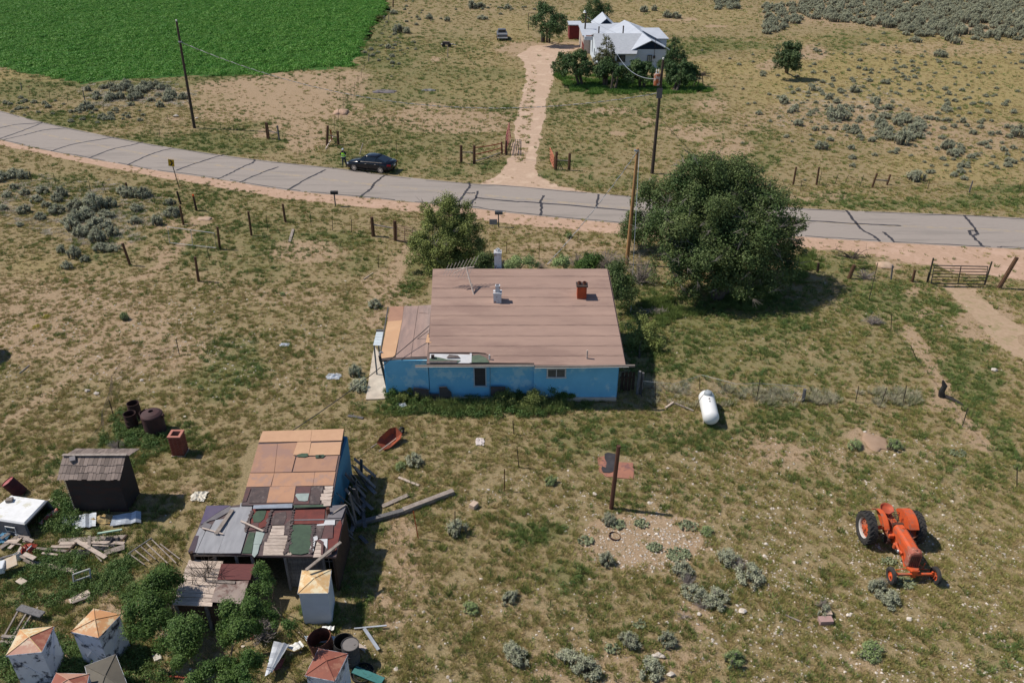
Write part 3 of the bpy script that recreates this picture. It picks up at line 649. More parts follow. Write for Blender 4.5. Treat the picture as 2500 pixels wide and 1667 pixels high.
# concrete walk and metal awning at the left end
fp = [G(914,846), G(936,880), G(949,975), G(893,977), G(901,925), G(908,880)]
mb = MB(); mb.slab([p+Vector((0,0,.07)) for p in fp], .1); s_ = build(mb, 'pavement', concrete); tag(s_, 'pale concrete walk along the left end of the blue house', kind='structure')
AW = empty('awning', (-7.2, 38.0, 0), 'pale corrugated metal porch awning at the left end of the blue house', 'awning')
mb = MB(); q = [G(919,810,1.95), G(938,810,2.1), G(931,844,2.1), G(911,843,1.95)]; n_c = 10
for k in range(n_c):
    a, b = q[0].lerp(q[3], k/n_c), q[0].lerp(q[3], (k+1)/n_c); c, d = q[1].lerp(q[2], (k+1)/n_c), q[1].lerp(q[2], k/n_c); zz = Vector((0,0,.015*(k%2)))
    mb.add([a+zz,b+zz,c+zz,d+zz,a+zz-Vector((0,0,.012)),b+zz-Vector((0,0,.012)),c+zz-Vector((0,0,.012)),d+zz-Vector((0,0,.012))], [(0,1,2,3),(7,6,5,4),(0,4,5,1),(1,5,6,2),(2,6,7,3),(3,7,4,0)])
build(mb, 'sheet', M('sheet_pale', (.50,.56,.60), (.42,.47,.50), 2, rough=.5), AW)
for p in (q[0], q[3]):
    mb = MB(); mb.bar((p.x+.05, p.y, 0), (p.x+.05, p.y, p.z-.02), .07, .07); build(mb, 'post', wood_grey, AW)
mb = MB(); mb.bar(q[0]+Vector((0,.1,.03)), q[1]+Vector((0,.1,.03)), .1, .1); build(mb, 'beam', wood_grey, AW)
# service mast on the corner, cables
SM = empty('service_mast', G(948,955), 'dark leaning service pole at the left front corner of the blue annex', 'pole')
b0 = G(948,955); tpm = at(926.5, 868, b0.y-.15); mb = MB(); mb.tube([b0, tpm], [.085,.07], 8); build(mb, 'pole', pole_wood, SM)
mb = MB(); mb.box(tpm+Vector((.05,-.02,-.12)), (.16,.14,.34)); build(mb, 'meter_box', steel_dark, SM)
mb = MB(); mb.tube([tpm+Vector((0,0,0)), tpm+Vector((.02,0,.18)), tpm+Vector((.12,0,.24)), tpm+Vector((.2,0,.16))], .035, 6); build(mb, 'weatherhead', galv, SM)
def cable(name, a, b, sag, r, mat, label, cat='cable', n=16, twist=None):
    pts = [Vector(a).lerp(Vector(b), k/n) - Vector((0,0,sag*4*(k/n)*(1-k/n))) for k in range(n+1)]
    mb = MB(); mb.tube(pts, r, 5); o = build(mb, name, mat); tag(o, label, cat); return o
shed_hook = at(712, 1052, 29.3)
cable('power_cable', RP(1048,801,.15), shed_hook, .25, .022, wire_m, 'black cable strung from the blue house roof to the tan shed roof')
cable('power_cable', RP(1046,811,.1), at(992,845,37.4), .02, .018, wire_m, 'short black cable leaving the roof edge just under the long one')
# fallen television antenna on the roof
b0 = RP(1158,724); tpa = at(1138,653,b0.y+.9)
TA = empty('tv_antenna', b0, 'leaning rusty television antenna on a bare mast on the pink roof', 'antenna')
an_m = M('antenna_metal', (.62,.52,.45), (.42,.32,.26), 4, rough=.6)
mb = MB(); mb.tube([b0, tpa], .045, 6); mb.tube([b0+Vector((0,.02,0)), b0+(tpa-b0)*.55+Vector((.1,.1,-.2))], .025, 5); build(mb, 'mast', an_m, TA)
mb = MB(); e1, e2 = at(1089,659,tpa.y), at(1158,652,tpa.y); mb.tube([e1,e2], .035, 5); e3 = at(1108,667,tpa.y-.3); mb.tube([e3, tpa], .03, 5); build(mb, 'boom', an_m, TA)
for k in range(9):
    c = e1.lerp(e2, k/8.5); L_ = .35+.05*k; dd = Vector((.45,.5,.75)).normalized()
    mb = MB(); mb.tube([c-dd*L_, c+dd*L_], .016, 4); build(mb, 'element', an_m, TA)
# wooden gate and fence stub at the right end
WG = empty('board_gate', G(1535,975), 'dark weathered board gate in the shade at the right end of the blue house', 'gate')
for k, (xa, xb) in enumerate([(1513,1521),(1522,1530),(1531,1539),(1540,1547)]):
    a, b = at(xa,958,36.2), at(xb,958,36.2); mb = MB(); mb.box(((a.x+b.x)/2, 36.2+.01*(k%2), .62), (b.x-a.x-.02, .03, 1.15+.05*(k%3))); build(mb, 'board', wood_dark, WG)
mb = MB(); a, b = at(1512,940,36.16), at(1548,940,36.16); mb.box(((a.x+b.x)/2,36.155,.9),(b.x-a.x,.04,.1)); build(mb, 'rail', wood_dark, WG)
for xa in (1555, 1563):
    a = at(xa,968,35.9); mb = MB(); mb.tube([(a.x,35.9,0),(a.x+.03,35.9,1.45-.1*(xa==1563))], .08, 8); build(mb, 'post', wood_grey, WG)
# ---------------------------------------------------------------- long patched shed
SH = empty('patched_shed', (-9.3, 24, 0), 'long low shed with tan board roof in back and patchwork felt roof in front', 'shed')
pA0, nA = Vector((0, 24.5, 2.22)), Vector((0, -.07, 1)).normalized()
def A_(px, py, up=0): return plane_at(px, py, pA0, nA)+nA*up
pB0, nB = Vector((0, 24.4, 2.1)), Vector((0, -.06, 1)).normalized()
def B_(px, py, up=0): return plane_at(px, py, pB0, nB)+nB*up
def ab(x, y): return (440+x/5.6, 1030+y/5.6)
def bb(x, y): return (400+x/4.9, 1200+y/4.9)
def sp(name, pl, cv, up, t, mat, fn): return rpoly(name, [cv(*q) for q in pl], up, t, mat, SH, fn=fn)
tan2 = M('sheathing_tan', (.57,.35,.215), (.50,.30,.185), 2.2, rough=.92, c3=(.53,.32,.20), mscale=1)
tan3 = M('sheathing_brown', (.41,.235,.155), (.36,.205,.14), 2.2, rough=.92, c3=(.33,.20,.155), mscale=.9)
tan4 = M('sheathing_rust', (.47,.265,.165), (.42,.235,.15), 2.2, rough=.92, c3=(.37,.235,.18), mscale=1.1)
gap_m = M('shed_gap', (.13,.09,.09), (.09,.07,.07))
felt_red = M('felt_red', (.19,.055,.045), (.13,.045,.04), 3.5, rough=.95, bump=.4)
felt_mar = M('felt_maroon', (.145,.075,.07), (.10,.065,.065), 4, rough=.95, bump=.3)
felt_grn = M('felt_moss', (.075,.115,.075), (.055,.08,.058), 3, rough=.95, bump=.5)
felt_gry = M('felt_grey', (.335,.335,.35), (.27,.27,.285), 2, rough=.95, stretch=(2.5,.7,1))
felt_pur = M('felt_purple', (.105,.085,.145), (.13,.11,.155), 3, rough=.95)
felt_mint = M('felt_mint', (.34,.40,.37), (.27,.32,.30), 3, rough=.9)
felt_drk = M('felt_dark', (.115,.085,.08), (.075,.06,.06), 3.5, rough=.95, c3=(.16,.13,.12), mscale=3)
tin_m = M('tin_shiny', (.52,.56,.60), (.38,.40,.43), 3, rough=.35, metal=.6)
sp('roof_deck', [(1125,128),(2240,98),(2185,470),(2062,1140),(832,1130),(905,885),(1070,290)], ab, -.012, .09, gap_m, A_)
sp('roof_board', [(1130,130),(1800,112),(1780,268),(1072,282)], ab, .03, .02, tan2, A_)
sp('roof_board', [(1803,112),(2238,98),(2212,256),(1783,268)], ab, .03, .02, tan2, A_)
sp('roof_board', [(1068,306),(1330,300),(1285,690),(960,694)], ab, .02, .02, tan3, A_)
sp('roof_board', [(1334,300),(1600,284),(1545,455),(1575,478),(1522,686),(1290,690)], ab, .02, .02, tan3, A_)
sp('roof_board', [(1604,280),(1790,276),(1755,462),(1545,456)], ab, .032, .02, tan2, A_)
sp('roof_board', [(1794,290),(2205,276),(2180,452),(1758,462)], ab, .03, .02, tan2, A_)
sp('roof_board', [(1590,486),(2160,462),(2120,672),(1540,682)], ab, .02, .02, tan3, A_)
sp('roof_board', [(955,700),(1285,698),(1235,880),(902,890)], ab, .014, .02, tan4, A_)
sp('roof_board', [(1289,698),(1840,688),(1812,872),(1245,882)], ab, .014, .02, tan4, A_)
sp('roof_board', [(1844,688),(2125,680),(2090,866),(1816,872)], ab, .016, .02, tan4, A_)
sp('roof_board', [(1228,888),(1580,878),(1545,1100),(1182,1105)], ab, .02, .02, tan4, A_)
sp('felt_patch', [(1600,460),(1665,440),(1745,440),(1748,478),(1700,492),(1605,486)], ab, .06, .01, felt_grn, A_)
sp('felt_patch', [(1852,462),(1960,455),(1985,470),(1950,500),(1852,505)], ab, .06, .01, felt_grn, A_)
mb = MB(); mb.lathe([(.06,0),(.06,.03),(.04,.03),(.04,0)], A_(*ab(1912,484),.06), n=10); build(mb, 'flue_hole', interior, SH)
sp('felt_strip', [(975,905),(1222,900),(1180,1104),(940,1108)], ab, .015, .012, felt_drk, A_)
sp('felt_strip', [(900,905),(968,905),(905,1085),(850,1090)], ab, .015, .012, felt_mar, A_)
sp('felt_strip', [(1585,882),(1790,880),(1760,1120),(1550,1125)], ab, .015, .012, felt_mar, A_)
sp('felt_strip', [(1795,880),(1960,875),(1905,1125),(1765,1125)], ab, .018, .012, felt_drk, A_)
sp('felt_patch', [(1590,985),(1765,980),(1745,1080),(1700,1088),(1625,1082),(1575,1010)], ab, .035, .01, felt_mint, A_)
for k, (l, r) in enumerate([([1975,885],[2092,880]),([1960,935],[2090,925]),([1925,985],[2080,975]),([1915,1030],[2075,1025]),([1935,1075],[2068,1072]),([1960,1110],[2062,1108])]):
    yy = l[1]; sp('plank', [(l[0],yy),(r[0],r[1]),(r[0]-8,r[1]+42),(l[0]+(random.random()-.3)*20,yy+44)], ab, .03+.004*(k%2), .02, wood_pale, A_)
# step between the roofs
sp('flashing', [(1005,1140),(1535,1118),(1530,1175),(995,1188)], ab, .02, .015, tin_m, A_)
sp('felt_strip', [(1555,1140),(2000,1132),(1998,1160),(1555,1172)], ab, .02, .02, felt_grn, A_)
# walls of the back half
w = MB(); p1, p2 = A_(*ab(2190,470)), A_(*ab(2066,1130)); xw = -7.52
w.box((xw, 26.85, 1.08), (.12, 4.6, 2.16)); w.box((-9.2, 29.1, 1.1), (3.4,.12,2.2)); w.box((-10.7, 26.85, 1.05), (.12, 4.4, 2.1))
build(w, 'wall', blue_paint, SH)
# front half
sp('roof_deck', [(512,168),(800,165),(920,150),(1990,160),(2182,170),(2060,775),(1190,765),(915,742),(292,725)], bb, -.012, .09, gap_m, B_)
sp('felt_patch', [(512,168),(795,165),(640,255),(440,395)], bb, .02, .012, felt_pur, B_)
sp('felt_patch', [(800,168),(795,235),(700,290),(620,335),(555,350),(500,375),(445,395),(640,260)], bb, .025, .012, M('felt_slate',(.20,.185,.19),(.15,.14,.15),3,rough=.95), B_)
sp('felt_patch', [(440,420),(500,378),(575,400),(545,462),(430,425)], bb, .045, .012, MATS['felt_slate'], B_)
sp('felt_strip', [(430,425),(495,475),(385,730),(345,722),(375,540)], bb, .02, .012, felt_gry, B_)
sp('felt_strip', [(620,340),(790,320),(645,738),(388,735),(500,480),(560,440)], bb, .022, .012, felt_gry, B_)
sp('felt_strip', [(800,195),(910,190),(920,140),(1065,145),(1025,380),(920,740),(648,742),(790,330)], bb, .035, .012, felt_gry, B_)
sp('felt_patch', [(370,530),(420,530),(400,620),(365,735),(290,722)], bb, .03, .015, M('felt_plum',(.10,.075,.09),(.075,.06,.07),3,rough=.95), B_)
sp('felt_patch', [(1065,205),(1300,208),(1260,400),(1140,445),(1040,380)], bb, .02, .012, felt_red, B_)
sp('felt_patch', [(1110,240),(1185,222),(1230,235),(1200,330),(1155,370),(1075,372),(1062,300)], bb, .035, .012, felt_grn, B_)
sp('felt_patch', [(1060,375),(1140,372),(1125,460),(1010,470)], bb, .03, .012, felt_mar, B_)
sp('felt_patch', [(1305,208),(1545,205),(1510,400),(1290,400)], bb, .018, .012, felt_mar, B_)
sp('felt_patch', [(1345,260),(1460,240),(1470,310),(1435,395),(1300,400),(1285,330)], bb, .03, .012, felt_drk, B_)
sp('felt_patch', [(1025,485),(1090,490),(1050,740),(935,738)], bb, .02, .012, felt_grn, B_)
sp('felt_patch', [(1105,480),(1210,492),(1160,630),(1072,628)], bb, .028, .012, felt_mint, B_)
sp('felt_patch', [(1075,632),(1150,632),(1125,740),(1085,790),(1055,760)], bb, .03, .012, felt_mint, B_)
sp('felt_patch', [(1215,420),(1285,400),(1250,600),(1185,690),(1170,640)], bb, .016, .012, felt_drk, B_)
sp('felt_patch', [(1445,400),(1520,330),(1500,520),(1440,505)], bb, .02, .012, felt_drk, B_)
for k in range(9):
    y0 = 405+40*k; x0 = [1300,1285,1270,1255,1240,1205,1198,1195,1190][k]; x1 = [1455,1450,1440,1482,1478,1468,1455,1460,1530][k]
    sp('plank', [(x0,y0+random.randint(-4,4)),(x1,y0+random.randint(-4,4)),(x1-3,y0+36),(x0-4,y0+37)], bb, .016+.006*random.random(), .02, wood_pale, B_)
sp('felt_patch', [(1580,205),(1930,195),(1915,385),(1545,390)], bb, .02, .012, felt_red, B_)
sp('felt_patch', [(1535,338),(2125,328),(2120,342),(1535,350)], bb, .036, .012, MATS['felt_slate'], B_)
sp('felt_patch', [(1930,345),(2050,335),(2045,400),(1830,412),(1835,395),(1915,385)], bb, .03, .012, board_w, B_)
sp('felt_patch', [(1545,405),(1640,398),(1788,412),(1775,560),(1735,735),(1640,755),(1540,750),(1500,715),(1480,640),(1530,520)], bb, .04, .018, felt_grn, B_)
sp('felt_patch', [(1475,600),(1545,620),(1490,660),(1505,740),(1460,700)], bb, .05, .015, felt_drk, B_)
sp('felt_patch', [(1800,420),(1925,405),(1880,560),(1790,545)], bb, .026, .012, felt_drk, B_)
sp('felt_patch', [(1930,402),(2030,400),(2020,560),(1885,568)], bb, .03, .012, felt_mar, B_)
sp('felt_patch', [(1780,550),(1835,530),(1845,570),(1810,610),(1790,720),(1735,745)], bb, .035, .012, board_w, B_)
sp('felt_patch', [(1860,575),(1960,572),(1955,690),(1925,650),(1890,600)], bb, .05, .012, board_w, B_)
sp('felt_patch', [(2040,430),(2115,335),(2130,400),(2060,720),(1965,700),(1965,575),(2030,560)], bb, .022, .012, felt_red, B_)
sp('felt_patch', [(1800,600),(1870,580),(1915,610),(1905,760),(1880,760),(1885,640),(1840,605)], bb, .06, .02, felt_mar, B_)
for k in range(4):
    y0 = 600+48*k; sp('plank', [(1835-12*k,y0),(1895,y0-2),(1885,y0+42),(1822-12*k,y0+44)], bb, .03, .02, wood_pale, B_)
sp('felt_patch', [(1990,180),(2170,165),(2175,200),(2130,325),(1960,325)], bb, .06, .02, MATS['felt_slate'], B_)
mb = MB(); c = B_(*bb(1970,265),.0); mb.tube([c, c+Vector((0,0,.30))], .075, 10); build(mb, 'stove_pipe', rust, SH)
mb = MB(); mb.bar(B_(*bb(2010,285),.08), B_(*bb(2180,178),.12), .05, .03); build(mb, 'stick', wood_old, SH)
# rough tar along seams
mb = MB()
for (x0,y0,x1,y1) in ((1565,180,1500,600),(1500,600,1455,740),(1300,215,1215,480),(1050,250,985,480),(1790,410,1765,730)):
    for q in range(14):
        t = q/13; p = B_(*bb(x0+(x1-x0)*t+random.uniform(-9,9), y0+(y1-y0)*t), .05); mb.box(p, (random.uniform(.05,.14), random.uniform(.06,.16), .02), rz=random.random())
o_ = build(mb, 'torn_tar', felt_drk, SH); o_['kind'] = 'stuff'
# front half walls and open front
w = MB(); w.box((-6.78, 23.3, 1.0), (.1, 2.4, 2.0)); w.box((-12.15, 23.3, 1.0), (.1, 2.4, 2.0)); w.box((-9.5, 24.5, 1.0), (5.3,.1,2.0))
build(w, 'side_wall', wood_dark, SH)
for k in range(9):
    z = .12+k*.18; mb = MB(); mb.box((-7.95, 22.3, z), (1.35, .03, .17)); build(mb, 'plank', wood_grey, SH)
for xx in (-12.1,-11.3,-10.5,-9.9,-8.65,-7.2,-6.8):
    mb = MB(); mb.box((xx, 22.18, .95), (.09,.09,1.9)); build(mb, 'post', wood_grey, SH)
mb = MB(); mb.box((-9.5, 22.16, 1.86), (5.4,.06,.1)); build(mb, 'header_beam', wood_old, SH)
mb = MB()
for xx in (-7.25,-7.0,-6.85): mb.box((xx, 22.2, 1.5),(.03,.03,.7))
mb.box((-7.0,22.2,1.5),(.5,.03,.03)); build(mb, 'window_frame', wood_grey, SH)
# lean-to of bare boards
LT = empty('lean_to', (-11, 21, 0), 'low lean-to roofed with bare pale planks in front of the patched shed', 'shed')
pC0, nC = Vector((0, 22.1, 1.62)), Vector((0, -.10, 1)).normalized()
def C_(px, py, up=0): return plane_at(px, py, pC0, nC)+nC*up
def cp_(name, pl, up, t, mat): return rpoly(name, [bb(*q) for q in pl], up, t, mat, LT, fn=C_)
for k in range(11):
    t0, t1 = k/11, (k+.94)/11; xl0, xl1 = 300-210*t0, 300-210*t1; y0, y1 = 810+545*t0, 810+545*t1
    xr0, xr1 = (710-90*t0*1.2, 710-90*t1*1.2) if k < 5 else (640-110*(t0-.4), 640-110*(t1-.4))
    sk_ = random.uniform(-4,4); cp_('plank', [(xl0+random.uniform(-8,8),y0+sk_),(xr0+random.uniform(-12,12),y0+18+random.uniform(-4,4)),(xr1,y1+16),(xl1,y1+sk_)], .012*random.random(), .03, wood_pale)
cp_('corrugated_sheet', [(690,868),(1085,872),(1035,1060),(640,1058)], .04, .015, M('tin_maroon', (.16,.055,.05), (.11,.04,.04), 3, stretch=(1,12,1), bump=.4))
cp_('plank', [(530,1062),(860,1078),(850,1110),(530,1090)], .06, .03, wood_old)
cp_('ply_sheet', [(640,1085),(1020,1062),(985,1170),(935,1345),(560,1320)], .02, .02, M('ply_worn', (.34,.27,.23), (.25,.20,.18), 3, bump=.3, c3=(.16,.10,.085), mscale=1.6))
for xx, yy in ((-12.2,20.3),(-10.0,20.3),(-12.2,22.0),(-9.9,22.0),(-11.1,20.25)):
    mb = MB(); mb.box((xx,yy,.68),(.1,.1,1.36)); build(mb, 'post', wood_grey, LT)
w = MB(); w.box((-9.95,21.15,.65),(.06,1.8,1.3)); w.box((-12.2,21.15,.65),(.05,1.7,1.3)); w.box((-11.1,20.32,.62),(2.1,.05,1.2)); build(w, 'side_boards', wood_dark, LT)
# loose sticks lying on the roofs
def lying(name, a, b, w_, h_, mat, label, cat, group=None, zf=None):
    mb = MB(); mb.bar(a, b, w_, h_); return tag(build(mb, name, mat), label, cat, group)
lying('plank', B_(*bb(630,525),.10), B_(*bb(825,235),.10), .16, .04, wood_old, 'loose board lying on the grey felt of the patched shed roof', 'board')
lying('stick', B_(*bb(460,450),.09), B_(*bb(715,525),.09), .05, .03, wood_pale, 'thin pale stick at the left edge of the grey felt roof', 'stick')
lying('stick', B_(*bb(925,370),.10), B_(*bb(1195,490),.10), .07, .03, wood_pale, 'pale stick lying where grey felt meets the green patches', 'stick')
lying('plank', B_(*bb(2125,645),.20), at(577+170,1391,21.3), .12, .05, wood_old, 'long board slanting off the shed eave onto the white bin roof', 'board')
# boards leaning against the blue side wall
for k in range(30):
    yy = 28.9-4.3*k/30+random.uniform(-.15,.15); xo = random.uniform(.2,1.15); l = random.uniform(1.0,1.9); a = random.uniform(-.6,.2)
    p = Vector((xw+.15+xo, yy, .06+.12*random.random())); q = Vector((xw+.14+random.uniform(0,.7), yy+a, l)) if k % 4 else p+Vector((random.uniform(.0,.7), random.uniform(-1.5,-.6), .25))
    lying('plank', p, q, .16, .035, wood_grey, 'weathered grey board in the heap against the shed\'s blue side wall', 'board', 'boards heaped against the shed')
# ---------------------------------------------------------------- outhouse with shingle roof
OU = empty('outhouse', (-17.9, 27.1, 0), 'dark tarpaper outhouse with a split wood shingle roof', 'outhouse')
tarp = M('tarpaper', (.045,.034,.032), (.03,.025,.025), 3, rough=.85, stretch=(1,1,3), bump=.2, c3=(.06,.03,.025), mscale=1.5)
w = MB(); rg = lambda x: [(x,26.6,0),(x,27.85,0),(x,27.85,2.28),(x,27.12,2.58),(x,26.6,2.16)]
w.loft([rg(-19.15), rg(-16.85)]); build(w, 'wall', tarp, OU)
mb = MB()
for k in range(18): mb.box((-19.17,26.59,.15+k*.105),(.05,.03,.03))
build(mb, 'lath_edge', wood_grey, OU)
shing = M('shingle_wood', (.25,.195,.165), (.175,.14,.125), 7, stretch=(5,1,1), bump=.5, island=-.3)
def slope(x0, x1, ya, za, yb, zb, rows, wdt):
    a, b = Vector((0,ya,za)), Vector((0,yb,zb)); d = (b-a); n = Vector((1,0,0)).cross(d).normalized(); n = n if n.z > 0 else -n
    for r_ in range(rows):
        s0 = a+d*(r_/rows); s1 = a+d*min(1.05,((r_+1.25)/rows)); x = x0+random.uniform(-.03,.03)
        while x < x1-.05:
            wd = min(random.uniform(.6,1.35)*wdt, x1-x); j = random.uniform(-.03,.03)
            mb = MB(); o0, o1 = n*(.01+.002*r_), n*(.045)
            p = [s0+o0, s0+o0, s1+o1+d.normalized()*j, s1+o1+d.normalized()*j]; xs_ = [x+.006, x+wd-.006, x+wd-.006, x+.006]
            pts = [Vector((xx, q.y, q.z)) for xx, q in zip(xs_, p)]
            mb.slab(pts, .014); build(mb, 'shingle', shing, OU); x += wd
slope(-19.25, -16.55, 27.15, 2.68, 26.3, 2.10, 3, .17)
slope(-19.2, -16.4, 27.15, 2.68, 28.0, 2.34, 3, .17)
mb = MB(); mb.bar((-19.25,27.13,2.74),(-16.5,27.13,2.75),.14,.025); build(mb, 'ridge_board', wood_old, OU)
mb = MB(); mb.box((-18.75,26.95,2.66),(.22,.2,.12),rz=.4,rx=.5); tag(build(mb,'stone_slab',M('slab_grey',(.3,.27,.27))), 'small flat grey slab resting on the outhouse roof', 'slab')
# ---------------------------------------------------------------- metal bins with pyramid lids
lid_o = M('lid_orange', (.56,.30,.13), (.50,.24,.11), 2.2, rough=.6, c3=(.62,.50,.32), mscale=1.3)
lid_t = M('lid_tan', (.60,.36,.15), (.66,.46,.24), 3, rough=.5, c3=(.70,.60,.40), mscale=2)
lid_r = M('lid_rust', (.30,.10,.065), (.24,.085,.06), 3, rough=.7, c3=(.38,.17,.11), mscale=1.5)
lid_p = M('lid_pink', (.42,.19,.14), (.48,.28,.20), 2, rough=.6, c3=(.58,.46,.34), mscale=1.4)
lid_g = M('lid_shaded', (.13,.115,.09), (.10,.09,.075), 2, rough=.7)  # for the lid in shadow: its shade is put into this dark colour
bin_peel = M('bin_peeling', (.62,.65,.73), (.55,.58,.66), 3, rough=.6, c3=(.035,.045,.075), mscale=1.9)
bin_white = M('bin_white', (.56,.60,.66), (.50,.54,.60), 2, rough=.6)
def bin_(corners, apex, z, lidm, wallm, label, hh=None, inset=.05):
    q = [G(a, b, z) for a, b in corners]; c = sum(q, Vector())/4; B = empty('metal_bin', (c.x, c.y, 0), label, 'metal bin')
    ap = c + Vector((0,0,.17)); bot = z-.04
    w = MB(); ins = [p.lerp(c, inset) for p in q]
    w.loft([[Vector((p.x,p.y,0)) for p in ins],[Vector((p.x,p.y,bot)) for p in ins]]); build(w, 'wall', wallm, B)
    for k in range(4):
        a, b = q[k], q[(k+1)%4]; mb = MB(); th = Vector((0,0,-.02)); mb.add([a,b,ap,a+th,b+th,ap+th],[(0,1,2),(5,4,3),(0,3,4,1),(1,4,5,2),(2,5,3,0)]); build(mb, 'lid_panel', lidm[k%len(lidm)], B)
        mb = MB(); mb.bar(a+Vector((0,0,.01)), ap+Vector((0,0,.015)), .02, .02); build(mb, 'lid_seam', lidm[0], B)
        mb = MB(); mb.bar(a-Vector((0,0,.035)), b-Vector((0,0,.035)), .02, .06); build(mb, 'lid_rim', wallm, B)
        if wallm is bin_peel:
            a2, b2 = ins[k], ins[(k+1)%4]; n = (b2-a2).cross(Vector((0,0,1))).normalized()*.006; n = n if (a2-c).dot(n) > 0 else -n
            mb = MB(); mb.bar(Vector((a2.x,a2.y,.05))+n, Vector((b2.x,b2.y,bot-.05))+n, .02,.012); mb.bar(Vector((b2.x,b2.y,.05))+n, Vector((a2.x,a2.y,bot-.05))+n, .02,.012); build(mb, 'pressed_cross', wallm, B)
    return B
bin_([(737,1392),(808.5,1390),(801,1447),(727,1447.6)], 0, 1.65, [lid_t], bin_white, 'clean white metal bin with tan pyramid lid in front of the patched shed')
bin_([(229,1484.6),(294.7,1498.7),(240.7,1556),(173,1541)], 0, 1.65, [lid_o,lid_o,lid_o,lid_o], bin_peel, 'white peeling bin with orange lid, farthest of the corner group')
bin_([(48,1536),(131.6,1528),(102,1590.4),(14.6,1599)], 0, 1.6, [lid_t,lid_r,lid_p,lid_o], bin_peel, 'white peeling bin with half orange half pink lid, leftmost')
bin_([(207,1625),(282,1596),(318,1690),(232,1722)], 0, 1.25, [lid_g], bin_peel, 'low bin whose dark lid colour carries the shade of the orange one')
bin_([(137,1642),(218,1644),(206,1692),(114,1690)], 0, 1.65, [lid_p,lid_r], bin_peel, 'bin with pink rusty lid cut by the bottom edge of the picture')
bin_([(778,1582),(849.7,1595),(816.5,1661.7),(744.7,1647.6)], 0, 1.6, [lid_r], bin_peel, 'bin with dark rust red pyramid lid beside the open drums')
# ---------------------------------------------------------------- drums, tank, brick stack
def drum(loc, r, h, label, mat=rust, lid=None, tilt=(0,0), hoops=True, cat='drum'):
    D = empty('steel_drum', loc, label, cat); D.rotation_euler = (tilt[0], tilt[1], 0)
    mb = MB(); pr = [(r,0)]
    for k in range(1,4): pr += [(r,h*k/3-.03),(r+.018,h*k/3-.012),(r,h*k/3)] if hoops and k < 3 else []
    pr += [(r,h),(r+.012,h+.01),(r-.012,h+.012),(r-.014,h-.02),(r-.014,.03),(0,.03)]
    mb.lathe(pr, n=24); build(mb, 'barrel', mat, D, local=True, smooth=False)
    if lid is not None:
        mb = MB(); mb.lathe([(0,h-.02),(r-.015,h-.02),(r-.015,h-.035),(0,h-.035)], n=24); build(mb, 'lid', lid, D, local=True)
        mb = MB(); mb.lathe([(.03,0),(.03,.02),(0,.02)], (r*.5,0,h-.02), n=8); build(mb, 'bung', lid, D, local=True)
    return D
rust_dk = M('rust_dark', (.075,.035,.028), (.045,.026,.022), 5, rough=.85)
drum(G(333,1017), .29, .85, 'open rusty drum farthest back in the group of drums', rust_dk)
drum(G(325,1043), .29, .85, 'open rusty drum with a bright hoop nearest the wire netting', rust_dk)
drum(G(364,1040), .29, .85, 'open drum mostly hidden behind the big domed tank', rust_dk)
BT = empty('steel_tank', G(381,1052), 'big dark rusty tank with domed top and central hole', 'tank')
mb = MB(); mb.lathe([(.50,0),(.51,.02),(.51,1.02),(.53,1.03),(.50,1.08),(.38,1.17),(.13,1.22),(.12,1.22),(.12,1.0)], n=32); build(mb, 'shell', M('tank_maroon',(.085,.04,.038),(.055,.03,.03),3,rough=.7), BT, local=True, smooth=False)
mb = MB(); mb.lathe([(0,1.12),(.13,1.12)], n=12); build(mb, 'hole_dark', interior, BT, local=True)
mb = MB(); mb.box((.53,0,.95),(.12,.2,.16)); build(mb, 'bracket', rust_dk, BT, local=True)
drum(G(52,1203), .29, .8, 'red lidded drum leaning over at the left edge', M('drum_maroon',(.12,.03,.03),(.07,.025,.025),4), M('lid_crimson',(.33,.05,.055),(.42,.16,.15),3,rough=.45), (.05,-.5))
BS = empty('brick_stack', G(441,1106), 'square red brick chimney stack standing free on a pale slab', 'chimney')
c0 = BS.location; q = .27
mb = MB(); mb.box((0,0,.03),(.66,.62,.06)); build(mb, 'slab', concrete, BS, local=True)
core = MB()
for dx, dy, sx, sy in ((-.24,0,.10,.55),(.24,0,.10,.55),(0,-.225,.40,.10),(0,.225,.40,.10)): core.box((dx,dy,.58),(sx,sy,1.05))
build(core, 'mortar_core', mortar, BS, local=True)
bm_ = MB(); bm_.box((0,0,0),(.17,.11,.062)); brick_me = build(bm_, 'brick', brick_red, BS, local=True); first = True
for r_ in range(14):
    z = .10+r_*.075; off = .09 if r_ % 2 else 0
    for side in range(4):
        for k in range(3):
            t = -.2+k*.19+off*.5
            if t > .26: continue
            loc = {0:(t,-.235,z),1:(t,.235,z),2:(-.245,t*.95,z),3:(.245,t*.95,z)}[side]; rz = 0 if side < 2 else math.pi/2
            if first: b_o = brick_me; first = False
            else: b_o = brick_me.copy(); C.objects.link(b_o); b_o.parent = BS
            b_o.location = loc; b_o.rotation_euler = (0,0,rz+random.uniform(-.02,.02))
cap = MB()
for dx, dy, sx, sy in ((-.25,0,.12,.62),(.25,0,.12,.62),(0,-.25,.38,.12),(0,.25,.38,.12)): cap.box((dx,dy,1.15),(sx,sy,.07))
build(cap, 'cap', M('cap_pink',(.48,.20,.15)), BS, local=True)
# drums at the bottom
drum(G(792,1590,0), .42, .75, 'open orange rusty tub just behind the rust red bin', rust, None, (0,-.15), False, 'tub')
drum(G(840,1602,0), .36, .8, 'black open drum behind the rust red bin', black_rub, None, (0,.1))
drum(G(858,1618,0), .30, 1.0, 'tall dark barrel right of the black drum', M('barrel_grey',(.08,.075,.075)), M('lid_ash',(.22,.20,.19)), (.0,.05))
drum(G(885,1645,0), .40, .10, 'low round hoop full of grass beside the bottom drums', black_rub, None, (0,0), False, 'hoop')
